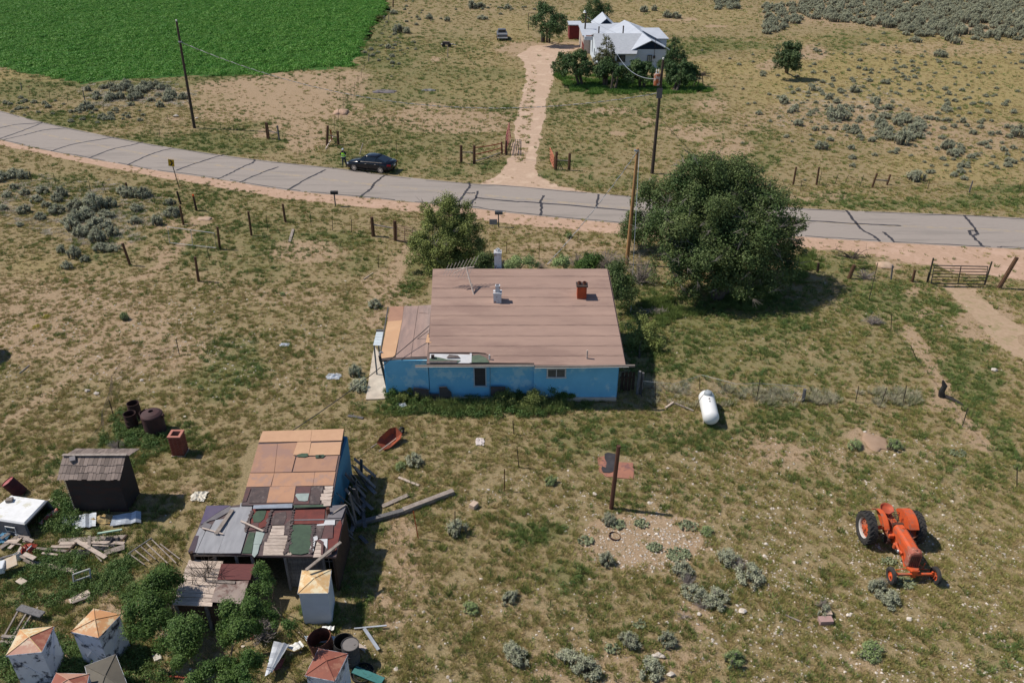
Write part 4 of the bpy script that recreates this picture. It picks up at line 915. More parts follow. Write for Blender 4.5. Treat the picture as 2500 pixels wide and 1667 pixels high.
# ---------------------------------------------------------------- white house far up the driveway
WH = empty('white_house', (18, 125, 0), 'white ranch house with grey white roofs and a navy gable', 'house')
siding = M('siding_white', (.60,.66,.72), (.56,.62,.68), 1, rough=.8, bump=.1, stretch=(1,1,6))
shn = M('shingles_pale', (.42,.44,.47), (.36,.38,.41), 2.5, rough=.9, bump=.2)
metal_w = M('metal_roof', (.50,.53,.58), (.44,.47,.52), .8, rough=.6)
navy = M('navy_paint', (.012,.03,.06), (.01,.022,.045), 2)
beige = M('beige_wall', (.55,.46,.40))
xl_, xr_, yf, yr, yb = 12.5, 19.5, 121.0, 127.3, 133.5; ze, zr = 2.3, 4.1
w = MB(); rg = lambda x: [(x,yf+.5,0),(x,yb,0),(x,yb,2.7),(x,yr,zr-.12),(x,yf+.5,ze)]
w.loft([rg(xl_), rg(xl_+5.6)]); build(w, 'wall', siding, WH)
r_ = MB(); r_.slab([(xl_-.2,yr,zr),(xl_+7.0,yr,zr),(xl_+5.6,yf,ze-.02),(xl_-.2,yf,ze-.02)], .12); r_.slab([(xl_-.2,yr+.01,zr),(xl_+7,yr+.01,zr),(xl_+5,yb+.3,2.75),(xl_-.2,yb+.3,2.75)], .12); build(r_, 'roof', shn, WH)
ga, gb = at(1549,126,122.2), at(1626,118,122.2); gx0, gx1 = 17.75, 22.75; gm = 20.3; gz = 3.98; ge = 2.72
w = MB(); rg2 = lambda y: [(gx0+.1,y,0),(gx1-.1,y,0),(gx1-.1,y,ge),(gx0+.1,y,ge)]; w.loft([rg2(122.4), rg2(131)]); build(w, 'wall', siding, WH)
w = MB(); t3 = lambda y: [(gx0,y,ge-.05),(gx1,y,ge-.05),(gm,y,gz-.1)]; w.loft([t3(122.36), t3(131)]); build(w, 'gable', navy, WH)
r_ = MB(); r_.slab([(gx0-.3,122.0,ge-.1),(gm,122.0,gz),(gm-1.5,135.5,gz+.4),(gx0-3.3,135.5,ge)], .1); r_.slab([(gx1+.35,122.0,ge-.1),(gm,122.0,gz),(gm-1.5,135.5,gz+.4),(gx1-.6,135.5,ge)], .1); build(r_, 'roof', metal_w, WH)
w = MB(); w.box((15.5,138.5,1.3),(8.2,9,2.6)); build(w, 'wall', beige, WH)
r_ = MB(); r_.slab([(11.2,134.0,2.75),(19.8,134.0,2.85),(20,144,3.2),(11.2,144,3.1)], .15); build(r_, 'roof', metal_w, WH)
r_ = MB(); build(r_.slab([(18.9,135.4,4.35),(14.6,135.4,2.8),(16.5,141,2.8),(18.5,140,4.2)],.1).slab([(18.9,135.4,4.35),(22.2,135.4,2.75),(22.2,141,2.8),(18.5,140,4.2)],.1), 'roof', metal_w, WH)
w = MB(); w.box((22.2,135.3,1.4),(3.9,8.2,2.75)); build(w, 'wall', siding, WH)
r_ = MB(); r_.slab([(19.6,131.0,2.78),(24.45,131.0,2.74),(23.6,136,3.6),(19.5,136,3.6)], .12); r_.slab([(19.6,140,2.75),(24.4,140,2.75),(23.6,136,3.6),(19.5,136,3.6)], .12); build(r_, 'roof', metal_w, WH)
w = MB(); w.box((12.0,130.5,2.95),(1.6,1.3,.5)); build(w, 'cooler_box', metal_w, WH); w = MB(); w.box((12.0,130.5,3.22),(1.1,.8,.06)); build(w, 'cooler_grille', rust, WH)
for xx, zz in ((13.2,4.8),(16.9,4.9)):
    mb = MB(); mb.tube([(xx,128.5,3.8),(xx,128.5,zz)],.10,8); mb.lathe([(.16,0),(.05,.12)],(xx,128.5,zz),n=8); build(mb,'vent_pipe',steel_dark,WH)
window(1506,136,1526,151,yf+.45,WH,2,M('frame_black',(.03,.04,.05)),glass_dark,.09,MATS['glass_taupe'])
window(1580.5,136,1591,151.5,122.3,WH,2,MATS['frame_black'],M('pane_cream',(.40,.42,.36)),.09)
for yy, zz in ((124,1.6),(126.5,1.6)):
    mb = MB(); mb.box((xl_-.03,yy,zz),(.05,.6,.9)); build(mb,'side_window',MATS['frame_black'],WH)
mb = MB(); p = at(1597,140,122.25); mb.box(p,(.3,.12,.4)); mb.tube([p, (p.x,122.25,4.3)],.035,6); build(mb,'meter',steel_dark,WH)
def gabled(name, label, cat, x0, x1, y0, y1, he, hr, wallm, roofm, gabm=None, parts=()):
    B = empty(name, ((x0+x1)/2,(y0+y1)/2,0), label, cat); xm = (x0+x1)/2
    w = MB(); w.loft([[(x0,y,0),(x1,y,0),(x1,y,he),(x0,y,he)] for y in (y0,y1)]); build(w,'wall',wallm,B)
    w = MB(); w.loft([[(x0,y,he),(x1,y,he),(xm,y,hr-.05)] for y in (y0-.03,y1)]); build(w,'gable',gabm or wallm,B)
    r_ = MB(); r_.slab([(x0-.3,y0-.4,he-.12),(xm,y0-.4,hr),(xm,y1+.3,hr),(x0-.3,y1+.3,he-.12)],.08); r_.slab([(x1+.3,y0-.4,he-.12),(xm,y0-.4,hr),(xm,y1+.3,hr),(x1+.3,y1+.3,he-.12)],.08); build(r_,'roof',roofm,B); return B
a = G(1456,66,2.6); b = G(1503,66,2.6); gabled('garage', 'small gabled outbuilding with dark gable behind the white house', 'shed', a.x, b.x, a.y, a.y+7, 2.5, 4.0, siding, metal_w, navy)
a = G(1402,97); b = G(1417,97); RS = empty('red_shed', a, 'small red shed with white roof at the back left of the white house', 'shed')
w = MB(); w.box(((a.x+b.x)/2-.4,a.y+2,1.15),(b.x-a.x+1.0,4,2.3)); build(w,'wall',M('barn_red',(.22,.035,.035),(.16,.03,.03),2),RS); w = MB(); w.box(((a.x+b.x)/2-.4,a.y+2,2.38),(b.x-a.x+1.3,4.4,.14)); build(w,'roof',metal_w,RS)
LG = empty('lattice_gate', (12.0,133.0,0), 'red lattice panel against the beige back wall of the white house', 'lattice')
for k in range(5):
    mb = MB(); mb.bar((11.35,132+k*.9,.1),(11.35,132+k*.9+1.0,1.6),.05,.05); mb.bar((11.33,132.9+k*.9,.1),(11.33,132+k*.9,1.6),.05,.05); build(mb,'slat',M('slat_red',(.30,.08,.07)) if k==0 else MATS['slat_red'],LG)
# ---------------------------------------------------------------- posts and fences
def post_mesh(bx, by, tx, ty, kind='wood'):
    a = G(bx, by); b = at(tx, ty, a.y); mb = MB()
    if kind == 't':
        mb.bar(a, b, .045, .012); mb.bar(a+Vector((0,.02,0)), b+Vector((0,.02,0)), .012, .04)
    else:
        r = .095 if kind == 'wood' else .06 if kind == 'thin' else .14
        mb.tube([a-Vector((0,0,.05)), b], [r*1.05, r*.92], 8)
    return mb, a, b
def post(bx, by, tx, ty, label, mat=wood_brown, kind='wood', cat='post', name='wood_post', group=None):
    mb, a, b = post_mesh(bx, by, tx, ty, kind); return tag(build(mb, name, mat), label, cat, group)
def fence(name, label, posts, wires=3, mats=None, cat='fence', sag=.03):
    """posts: (bx,by,tx,ty,kind)"""
    P0 = G(posts[0][0], posts[0][1]); Fe = empty(name, P0, label, cat); tops = []
    for p in posts:
        mb, a, b = post_mesh(*p[:4], kind=p[4]); m = {'t': steel_tpost, 'wood': wood_brown, 'thin': wood_grey, 'thick': wood_brown}[p[4]]
        build(mb, 'steel_stake' if p[4] == 't' else 'post', m, Fe); tops.append((a, b))
    for w_ in range(wires):
        mb = MB()
        for (a, b), (c, d) in zip(tops, tops[1:]):
            t = .35+.25*w_; p, q = a.lerp(b, t), c.lerp(d, t); mid_ = (p+q)/2-Vector((0,0,sag)); mb.tube([p, mid_, q], .006, 3, cap=False)
        build(mb, 'wire', wire_m, Fe)
    return Fe
fence('wire_fence', 'wire fence with steel stakes on the far side of the left pasture road', [(53,221,50.5,203,'thin'),(72,233,70.5,210,'t'),(122,243,120,223,'t'),(165,250,164,232,'t'),(210,258,202,221,'thin'),(253,270,251,252,'t'),(342,288,341,268,'t'),(390,336.4,388,312.5,'t'),(412,300,407,279,'t'),(499,314,497,295,'t'),(540,322,538,303,'t'),(571,326,569,305,'t'),(596,324.5,595,306,'t'),(654,339,649,299,'thick')])
fence('wire_fence', 'stake fence running up along the right edge of the green field', [(798,330,800,307,'t'),(816,318,816,288,'t'),(826,295,826,267,'t'),(838,266,838,248,'t'),(848,252.6,848,231,'t'),(857,237,857,213,'t'),(866,221,866,201,'t'),(874,205,874,186,'t'),(882,190,882,168,'t'),(889.6,170,890,151,'t'),(900,151,901,129,'thin'),(919,106,919,93,'t'),(933,82,933,70,'t'),(949,50,949,37,'thin'),(959.6,18.6,960,-6,'thick'),(966,2,966,-12,'t')])
fence('wire_fence', 'stake and sagebrush fence above the road at upper left of the near yard', [(-40,420,-45,392,'t'),(77,442,70.5,417,'t'),(137,451.6,130,426,'t'),(222,471.5,216,441,'t'),(259,473,250,448,'t'),(310,462,307,446,'wood'),(377.7,498,373.7,474,'t'),(448,548.6,439,502,'wood')])
fence('wire_fence', 'stake fence between the brown posts and the braced gate posts below the road', [(537,608.5,530.6,554,'wood'),(614,575,606,516.7,'wood'),(653,562,649.5,524.7,'t'),(760,554,756.6,519.4,'t'),(812,563,810.4,526,'t'),(858,568.6,858,535.4,'t'),(911.7,576.6,907.4,530,'thick'),(965.4,587,963.6,539,'thick')])
fence('wire_fence', 'wire fence on the far side of the road at right with braced wood posts', [(1936,453,1944,408,'wood'),(1955,467.5,1957.4,441,'t'),(1993,451.6,2000,408,'wood'),(2000,450,2007,418,'t'),(2038.6,450,2046.5,426,'t'),(2062.5,449,2072,427.6,'t'),(2098,458,2109,427.6,'t'),(2129,458,2141,423.6,'wood'),(2165,451.6,2174,426.3,'wood'),(2264.6,462,2271,439.6,'t'),(2366,470,2375,442,'thin'),(2486.7,469,2492,450,'t'),(2600,480,2606,455,'t')])
fence('wire_fence', 'short old fence of mixed stakes running left from the big tube gate', [(2072,680,2086,647,'thick'),(2121,735,2143.6,641.7,'t'),(2175.5,683,2179.5,648,'thin'),(2227,688,2234,659,'wood'),(2262,690,2268,664,'t')], 2)
fence('wire_fence', 'dark stakes of the lost fence down the right side of the near yard', [(2175.5,806.6,2177,768,'t'),(2240.7,883,2223.4,843,'t'),(2349.7,1040,2363.8,996,'t'),(2483,1187.7,2484,1140,'t')], 1)
fence('wire_fence', 'three stakes in a short row left of the charred stump', [(2089,981.6,2097,943,'t'),(2152,985.6,2165.4,947,'t'),(2204.8,985.6,2214,940.4,'t')], 2)
fence('wire_fence', 'stake fence along the back of the blue house yard', [(1236.7,619,1236.7,590,'t'),(1316,632.4,1316.5,588.5,'t'),(1379.5,612.5,1379.5,591,'t'),(1411,592,1412,570,'t')], 2)
fence('wire_fence', 'thin dark stakes in a line right of the white house garden', [(1676,180,1677,150,'t'),(1694,175,1695,146,'t'),(1708,188,1711,157,'t'),(1721,190,1724,167,'t'),(1735,199,1736,178,'t')], 1)
# chain link netting
def netting(name, label, stakes, h, mat=galv, cell=.16, sagf=0):
    pts = [G(a, b) for a, b in stakes]; N_ = empty(name, pts[0], label, 'netting'); mb = MB(); L_ = 0
    seg = []
    for a, b in zip(pts, pts[1:]):
        l = (b-a).length; d = (b-a)/l; n = int(l/cell)
        for k in range(n):
            p = a+d*k*cell
            for s_ in (1, -1):
                if s_ > 0: q0, q1 = p, p+d*h
                else: q0, q1 = p+d*h, p
                if k*cell+h > l: continue
                mb.tube([q0+Vector((0,0,.02)), q1+Vector((0,0,h))], .004, 3, cap=False)
        mb.tube([a+Vector((0,0,h)), b+Vector((0,0,h-sagf))], .008, 4, cap=False)
    o = build(mb, 'mesh_wires', mat, N_); o['kind'] = 'stuff'; return N_
n1 = netting('chain_link_fence', 'chain link fence from the board gate past the propane tank', [(1566,968),(1640,975),(1708,953),(1790,975),(1848,974),(1960,981)], 1.0)
for a in ((1566,968,1567,925),(1600,975,1601,935),(1708.8,952,1708.8,920.4),(1848,973.6,1856,927)):
    mb, p, q = post_mesh(*a, kind='t'); build(mb, 'post', steel_tpost, n1)
mb, p, q = post_mesh(1960,980,1965.4,949.7,'wood'); build(mb, 'end_post', wood_grey, n1)
n2 = netting('wire_netting', 'fallen grey wire netting left of the drums', [(437,865),(345,880),(300,905),(279,935),(272,980),(256,1020),(252,1060),(215,1100)], .55, steel_dark, .12, .1)
for a in ((279,1021.5,265.4,975),(290,1104,288,1078.7),(437.5,864.6,429.5,829)):
    mb, p, q = post_mesh(*a, kind='t'); build(mb, 'stake', steel_dark, n2)
# lone posts, each its own thing
lone = [(318,648,299,594,'leaning brown post standing alone left of the pipe gate','wood',wood_brown),(485,687,476,627,'brown post nearest the camera below the pipe gate','wood',wood_brown),
 (441.5,499,432,467.5,'dark post just below the yellow chevron sign','wood',wood_dark),(480,515,472,479.5,'short dark post topped with an orange marker','wood',wood_dark),
 (697,543,690,498,'brown post alone between the mailbox and the plank in the grass','wood',wood_brown),(1996,664,1998.7,642,'short dark post in the shade right of the big tree','wood',wood_dark),
 (2437.5,704,2483,628.4,'stout brown post leaning far right of the big tube gate','thick',wood_brown)]
for a in lone: post(*a[:4], a[4], a[6], a[5])
p = at(471.5,477,G(480,515).y); mb = MB(); mb.lathe([(.07,-.1),(.09,.06),(.03,.1)], p, n=10); tag(build(mb,'marker',M('orange_marker',(.70,.12,.03))),'small orange cap marker on the short dark post','marker')
tl = [(512,635,504.8,604.5,'green steel stake by the grass below the pipe gate'),(923.7,653.7,923,621.8,'steel stake left of the worn path to the house'),(969.4,383,967,343,'dark steel stake just behind the black car'),(1255,1061,1252,1027,'dark stake below the blue house, upper one of two'),(1267,1141,1262,1089,'dark stake below the blue house, lower one of two'),(1232,1198,1231.4,1145,'rusty red stake right of the big timber'),(1111,1303,1110.6,1248,'thin dark stake in the sage clump right of the shed'),(1183.5,139.6,1181,113,'pale thin stake in the pasture left of the driveway, right one'),(829,217,829,181,'rusty stake in the bare patch below the green field')]
for a in tl: post(*a[:4], a[4], steel_tpost if 'rust' not in a[4] else rust, 't', 'stake', 'steel_stake')
post(1021,1315,1009,1248,'orange painted leaning stake right of the shed',M('stake_orange',(.55,.12,.04)),'t','stake','steel_stake')
post(877.7,377.7,885.6,351,'pale leaning wooden stub in the verge behind the black car',wood_pale,'thin')
post(1093,141,1093.6,114,'pale clothesline stub in the pasture left of the driveway',wood_old,'thin')
post(1492,1241,1510.6,1088,'tall rusty brown pole leaning in the middle of the yard',M('pole_rusty',(.13,.055,.035),(.07,.035,.025),3,stretch=(4,4,.6)),'wood','pole','leaning_pole')
def hbrace(name, label, posts, rail_t, kinds='thick', extra=()):
    Fe = empty(name, G(posts[0][0],posts[0][1]), label, 'fence brace'); ab_ = []
    for p in posts: mb, a, b = post_mesh(*p, kind=kinds); build(mb,'post',wood_brown if p[0] not in (654,682) else wood_grey,Fe); ab_.append((a,b))
    mb = MB(); mb.bar(ab_[0][0].lerp(ab_[0][1],rail_t), ab_[1][0].lerp(ab_[1][1],rail_t), .08, .08); build(mb,'rail',wood_old,Fe); return Fe, ab_
hbrace('brace_posts','pair of grey posts with a drooping rail left of the bare strip',[(657,340,652,300),(682,343,677,307)],.5,'wood')
fb, ab_ = hbrace('brace_posts','pair of dark posts with a white rail behind the person',[(798,356,800,307),(826,354,824,320.5)],.55)
mb = MB(); mb.box(G(811,352)+Vector((0,0,.95)),(.12,.1,1.1)); build(mb,'orange_stub',M('stub_orange',(.5,.12,.05)),fb)
lying('plank',G(795,365)+Vector((0,0,.05)),G(815,346)+Vector((0,0,.6)),.1,.05,wood_pale,'pale pole leaning against the posts behind the person','pole')
hbrace('brace_posts','pair of dark braced posts right of the black car',[(1126,399,1125.5,355),(1157.7,400,1157.7,355)],.62)
hbrace('brace_posts','pair of dark braced posts right of the driveway mouth',[(1356,415,1359,371),(1389,416,1391,374.5)],.55)
mb = MB(); mb.bar(at(2139,440,G(2129,458).y), at(2168,441,G(2129,458).y), .08,.08); tag(build(mb,'brace_rail',wood_grey),'rail between the two leaning posts across the road at right','rail')
hbrace('brace_posts','pair of brown posts with a pale rail left of the tube gate and olive tree',[(911.7,577,907.4,530),(965.4,587.5,963.6,539)],.62)
RF = empty('rail_fence', G(1160,398), 'short sagging three-rail fence beside the driveway mouth', 'fence')
for t in (.12,.5,.88):
    a0 = G(1160,399); a1 = at(1158,356,a0.y); b0 = G(1225.5,375); b1 = at(1224.7,347,b0.y); p, q = a0.lerp(a1,t), b0.lerp(b1,t); mb = MB(); mb.tube([p,(p+q)/2-Vector((0,0,.05)),q],.05,6); build(mb,'rail',rust_red if t > .2 else wood_old,RF)
mb, p, q = post_mesh(1225.5,376,1224.7,347,'wood'); build(mb,'post',rust,RF)
mb, p, q = post_mesh(1236,379,1236,344,'wood'); build(mb,'gate_post',wood_dark,RF)
def gate(name, label, BL, TL, BR, TR, bars, mat, r=.025, brace=True, YY=None):
    a, b = G(*BL), G(*BR); tl_, tr_ = at(*TL, a.y), at(*TR, b.y); lo = .12
    g_ = empty(name, a, label, 'gate'); a = a.lerp(tl_, lo); b = b.lerp(tr_, lo)
    mb = MB(); mb.tube([a, tl_, tr_, b, a], r*1.3, 6); build(mb,'gate_frame',mat,g_)
    for k in range(1, bars):
        t = (k/bars)**.9; mb = MB(); mb.tube([a.lerp(tl_,t), b.lerp(tr_,t)], r, 5); build(mb,'bar',mat,g_)
    if brace: mb = MB(); mb.tube([a.lerp(b,.5), tl_.lerp(tr_,.5)], r, 5); build(mb,'upright',mat,g_)
    return g_
tg = gate('tube_gate','dark six-bar tube gate closed across the dirt track at right',(2272,698),(2281,648),(2403,700),(2412,651),6,M('gate_black',(.045,.05,.05)),.03)
for a in ((2264.6,689.6,2279,630),(2403,696,2421.5,639)):
    mb, p, q = post_mesh(*a, kind='thin'); build(mb,'gate_post',steel_tpost,tg)
gate('tube_gate','rusty tube gate between the braced posts and the olive tree',(969,590),(969,550),(1006,597),(1008,558),6,M('gate_rusty',(.22,.13,.10)),.025)
gate('tube_gate','red tube gate swung open edge-on beside the driveway',(1232,379),(1236,330),(1247,340),(1243,300),5,M('gate_red',(.36,.11,.10)),.035)
gate('tube_gate','orange red tube gate open at the right of the driveway mouth',(1352,413),(1353,384),(1343,392),(1343,361),4,M('gate_orange',(.52,.17,.10)),.035)
gate('tube_gate','bare pale pipe gate hung between two brown posts at left',(415,598),(409,554),(528,610),(523,569),1,M('gate_pale',(.45,.45,.43)),.02)
gg_ = empty('cattle_grid', G(1250,380), 'leaning dark grid panel standing on the driveway edge', 'grid')
for k in range(7):
    mb = MB(); mb.tube([G(1242+k*4.2,379), at(1247+k*4.2,351,G(1242,379).y+.8)],.02,5); build(mb,'bar',steel_dark,gg_)
# ---------------------------------------------------------------- utility poles
def utility(name, label, b, t, r0, r1, mat, cat='utility pole'):
    a = G(*b); c = at(*t, a.y); U = empty(name, a, label, cat); mb = MB(); mb.tube([a, c], [r0, r1], 12); build(mb,'pole',mat,U); return U, a, c
U1, a1, t1 = utility('utility_pole','tall dark utility pole left of the road without crossarm',(475,313),(431,53),.17,.11,pole_wood)
mb = MB(); mb.lathe([(.05,0),(.09,.05),(.05,.1),(.09,.15),(.03,.2)], t1, n=8); build(mb,'insulator',white_paint,U1)
clamp1 = a1.lerp(t1,.82); mb = MB(); mb.box(clamp1,(.3,.3,.12)); build(mb,'clamp',galv,U1)
U2, a2, t2 = utility('utility_pole','tall dark utility pole with transformer behind the big tree',(1592,424),(1619,146),.17,.11,pole_wood)
mb = MB(); mb.lathe([(.05,0),(.09,.05),(.05,.1),(.09,.15),(.03,.2)], t2, n=8); build(mb,'insulator',white_paint,U2)
tc_ = at(1604,193,a2.y-.1); mb = MB(); mb.lathe([(.0,-.55),(.27,-.55),(.29,-.45),(.29,.35),(.25,.45),(0,.47)], tc_, n=16)
build(mb,'transformer',M('transformer_rust',(.42,.40,.37),(.34,.10,.04),3,thr=(.42,.5)),U2)
for dx in (-.1,.1): mb = MB(); mb.lathe([(.03,0),(.06,.08),(.03,.16),(.06,.24),(.02,.42)], tc_+Vector((dx,0,.45)), n=8); build(mb,'bushing',white_paint,U2)
mb = MB(); p = at(1610,228,a2.y-.12); mb.box(p,(.5,.1,.9)); build(mb,'bracket',wood_grey,U2)
U3, a3, t3_ = utility('utility_pole','tan peeled pole standing behind the blue house',(1530,645),(1557,362),.15,.10,pole_tan)
mb = MB(); mb.box(t3_+Vector((-.08,-.05,-.15)),(.3,.12,.12)); build(mb,'clamp',galv,U3)
U4, a4, t4 = utility('yard_light_pole','dark pole with a lamp beside the white house',(1425,117),(1431,30),.15,.11,pole_wood,'light pole')
mb = MB(); mb.lathe([(.0,.25),(.12,.2),(.16,0),(.28,-.12),(.2,-.16),(0,-.16)], t4+Vector((-.25,-.1,.05)), n=12); build(mb,'lamp',white_paint,U4)
tw = M('cable_twist', (.62,.62,.60), (.06,.06,.06), 9, thr=(.48,.52), detail=0)
def twist_cable(a, b, sag, label, r=.035, n=60):
    pts = [Vector(a).lerp(Vector(b), k/n)-Vector((0,0,sag*4*(k/n)*(1-k/n))) for k in range(n+1)]
    K = empty('service_cable', a, label, 'cable')
    for nm, m, ph in (('strand', M('strand_white',(.70,.70,.68)) if 'strand_white' not in MATS else MATS['strand_white'], 0), ('strand', wire_m, math.pi)):
        mb = MB(); L_ = (Vector(b)-Vector(a)).length; tot = n*4; q = []
        for k in range(tot+1):
            t = k/tot; base = Vector(a).lerp(Vector(b), t)-Vector((0,0,sag*4*t*(1-t))); an = t*L_/1.2*2*math.pi/ (1 if L_ < 60 else 1.5)+ph
            q.append(base+Vector((math.cos(an), -math.sin(an), math.sin(an)))*r*.7)
        mb.tube(q, r*.5, 4, cap=False); build(mb, nm, m, K)
c2_ = at(1606,228,a2.y)
twist_cable(clamp1, c2_, 3.6, 'twisted white and black service cable sagging from the left pole to the transformer pole', .045)
twist_cable(t3_-Vector((0,0,.2)), RP(1335,656,.3), .3, 'twisted service cable from the tan pole down to the pink roof', .03)
cable('overhead_wire', tc_, at(1497,137,120.5)+Vector((0,0,1.2)), 1.2, .03, galv, 'pale service wire from the transformer pole to the white house')
cable('overhead_wire', t4-Vector((0,0,.6)), at(1597,105,122.3), .8, .022, galv, 'thin wire from the lamp pole over the white roof to the navy gable')
mb = MB(); g0 = G(1540,764); mb.tube([t3_+Vector((.12,0,-.2)), g0], .014, 4); tag(build(mb,'guy_wire',galv),'pale guy wire from the top of the tan pole to the ground','guy wire')
# ---------------------------------------------------------------- mailboxes, sign
def mailbox(b, t, label, col, panel=False):
    a = G(*b); c = at(*t, a.y); Mx = empty('mailbox', a, label, 'mailbox'); mb = MB(); mb.box(((a.x+c.x)/2,a.y,c.z/2),(.09,.09,c.z)); build(mb,'post',wood_grey,Mx)
    mb = MB(); rings = []
    for yy in (-.3,.3):
        pr = [(-.13,0),(.13,0),(.13,.16)]+[(.13*math.cos(q*math.pi/6),.16+.13*math.sin(q*math.pi/6)) for q in range(1,6)]+[(-.13,.16)]; rings.append([(c.x+yy,a.y+px_,c.z+pz_) for px_,pz_ in pr])
    mb.loft(rings); build(mb,'box',col,Mx); mb = MB(); mb.box((c.x-.31,a.y,c.z+.13),(.02,.2,.22)); build(mb,'door',steel_dark,Mx)
    mb = MB(); mb.box((c.x+.1,a.y-.14,c.z+.28),(.03,.02,.16)); build(mb,'flag',rust_red,Mx)
    if panel: mb = MB(); mb.box((c.x-.45,a.y-.1,c.z-.62),(.62,.03,.45)); build(mb,'panel',M('panel_grey',(.30,.31,.33)),Mx)
    return Mx
mailbox((818.5,503.5),(816.5,474),'black rural mailbox on a post left of the olive tree',M('box_black',(.025,.027,.03),rough=.5))
mailbox((1216,554),(1218,523),'grey mailbox with a pale panel on the shoulder right of the olive tree',M('box_grey',(.10,.11,.13),rough=.4),True)
sb = G(438,461); SG = empty('chevron_sign', sb, 'yellow road sign with a black chevron arrow on a leaning post', 'road sign'); st_ = at(421,405,sb.y)
mb = MB(); mb.bar(sb, st_+Vector((0,0,.3)), .07,.05); build(mb,'post',steel_tpost,SG)
cS = at(418,398,sb.y-.05); mb = MB(); mb.box(cS,(.52,.02,.62),ry=.12); build(mb,'plate',M('sign_yellow',(.62,.36,.02),(.55,.32,.02),rough=.5),SG)
mb = MB(); m3 = Matrix.Rotation(.12,3,'Y')
cv = [(-.13,.26),(.0,.26),(.17,0),(.0,-.26),(-.13,-.26),(.03,0)]; ring0 = [cS+m3@Vector((x_,-.014,z_)) for x_,z_ in cv]
mb.add(ring0,[(0,1,2,5),(5,2,3,4)]); build(mb,'arrow',black_rub,SG)
# ---------------------------------------------------------------- propane tank
PT = empty('propane_tank', G(1735,1010), 'white propane tank lying in the grass right of the blue house', 'tank')
pa, pb = at(1723.5,978,34.75), at(1737.5,1006,32.95); pa.z = pb.z = .56
ax = (pb-pa).normalized(); L_ = (pb-pa).length; r = .41; prof = [(r*math.sin(k*math.pi/16), -r*.72*math.cos(k*math.pi/16)) for k in range(9)]+[(r*math.sin(k*math.pi/16), L_+.0-r*.72*math.cos(k*math.pi/16)) for k in range(8,17)]
white_gloss = M('tank_white', (.82,.82,.80), (.76,.755,.73), 1.5, rough=.35, spec=.5)
mb = MB(); mb.lathe(prof, pa, ax, 32); build(mb,'tank_body',white_gloss,PT,smooth=True)
dc = pa.lerp(pb,.16)+Vector((0,0,r-.03)); mb = MB(); mb.lathe([(.21,0),(.21,.08),(.19,.15),(.12,.20),(0,.215)], dc, n=20); build(mb,'dome_lid',M('dome_grey',(.36,.39,.41),(.30,.33,.35),2,rough=.5),PT,smooth=True)
for t in (.12,.85):
    p = pa.lerp(pb,t); mb = MB(); mb.box((p.x,p.y,.1),(.6,.16,.2)); build(mb,'foot',concrete,PT)
for t, s in ((-.0,.05),(.42,.035),(.55,.03)):
    p = pa.lerp(pb,t)+Vector((0,0,r)); mb = MB(); mb.lathe([(s,-.03),(s,.04),(0,.05)], p, n=8); build(mb,'valve',steel_dark if t > 0 else white_gloss,PT)
mb = MB(); p = pa.lerp(pb,.25); mb.tube([dc+Vector((-.2,0,.05)), p+Vector((-.35,.05,.28)), p+Vector((-.46,.1,-.1)), p+Vector((-.55,.1,-.5))],.012,5); build(mb,'hose',wire_m,PT)
# ---------------------------------------------------------------- steel plate, wheelbarrow, timbers, slabs
pl_ = [G(a,b,.035) for a,b in ((1458,1116),(1478,1112),(1502,1127),(1545,1129),(1548,1148),(1546,1169),(1480,1163),(1463,1150))]
mb = MB(); mb.slab(pl_, .03); SP = tag(build(mb,'cover_plate',M('plate_rusty',(.30,.135,.095),(.38,.17,.11),2,rough=.8,c3=(.20,.10,.09),mscale=1.5)),'flat rusty pink plate on the ground behind the leaning pole','plate')
mb = MB()
tp = [(1476,1107),(1484,1104),(1496,1106),(1504,1108),(1506,1124),(1500,1133),(1498,1150),(1488,1153),(1472,1152),(1468,1143),(1470,1137),(1479,1141),(1481,1128),(1476,1118)]
mb.slab([G(a,b,.06+.004*(k%3)) for k,(a,b) in enumerate(tp)], .02); tag(build(mb,'tar_patch',tar),'torn black tar sheet lying over the left half of the rusty plate','sheet')
WB = empty('wheelbarrow', G(951,1080), 'rust orange wheelbarrow tipped on its side in the grass', 'wheelbarrow'); WB.rotation_euler = (0,0,R(-35))
tray = M('tray_orange',(.36,.09,.04),(.24,.065,.04),5,rough=.7,c3=(.17,.06,.045),mscale=4)
mb = MB(); rr = lambda sx,sy,z,y0=0: [(sx*x_,y0+sy*y_,z) for x_,y_ in ((-.7,-1),(.7,-1),(1,-.5),(1,.6),(.6,1),(-.6,1),(-1,.6),(-1,-.5))]
mb.loft([rr(.38,.62,.34),rr(.22,.34,.05,.06),rr(.20,.32,.07,.06),rr(.355,.595,.34)],cap=False); n_ = len(mb.v); mb.f.append(tuple(range(16,24))); mb.f.append(tuple(range(8,16)))
t_ = build(mb,'tray',tray,WB,local=True); t_.rotation_euler = (R(18),R(28),0); t_.location = (0,0,.1)
for sx in (-.26,.26): mb = MB(); mb.tube([(sx,-1.0,.22),(sx*.8,.2,.16),(sx*.25,.85,.2)],.025,6); build(mb,'handle',wood_pale,WB,local=True)
mb = MB(); mb.lathe([(.09,-.04),(.19,-.045),(.19,.045),(.09,.04)],(.0,.9,.2),(1,0,0),16,True); build(mb,'wheel',black_rub,WB,local=True)
for sx in (-.2,.2): mb = MB(); mb.tube([(sx,-.35,.2),(sx,-.45,.0),(sx*.9,-.1,.05)],.015,5); build(mb,'leg',steel_dark,WB,local=True)
lying('timber', G(1107,1206)+Vector((0,0,.15)), G(985,1252)+Vector((0,0,.14)), .24,.20, wood_old,'long thick weathered timber lying right of the shed','timber')
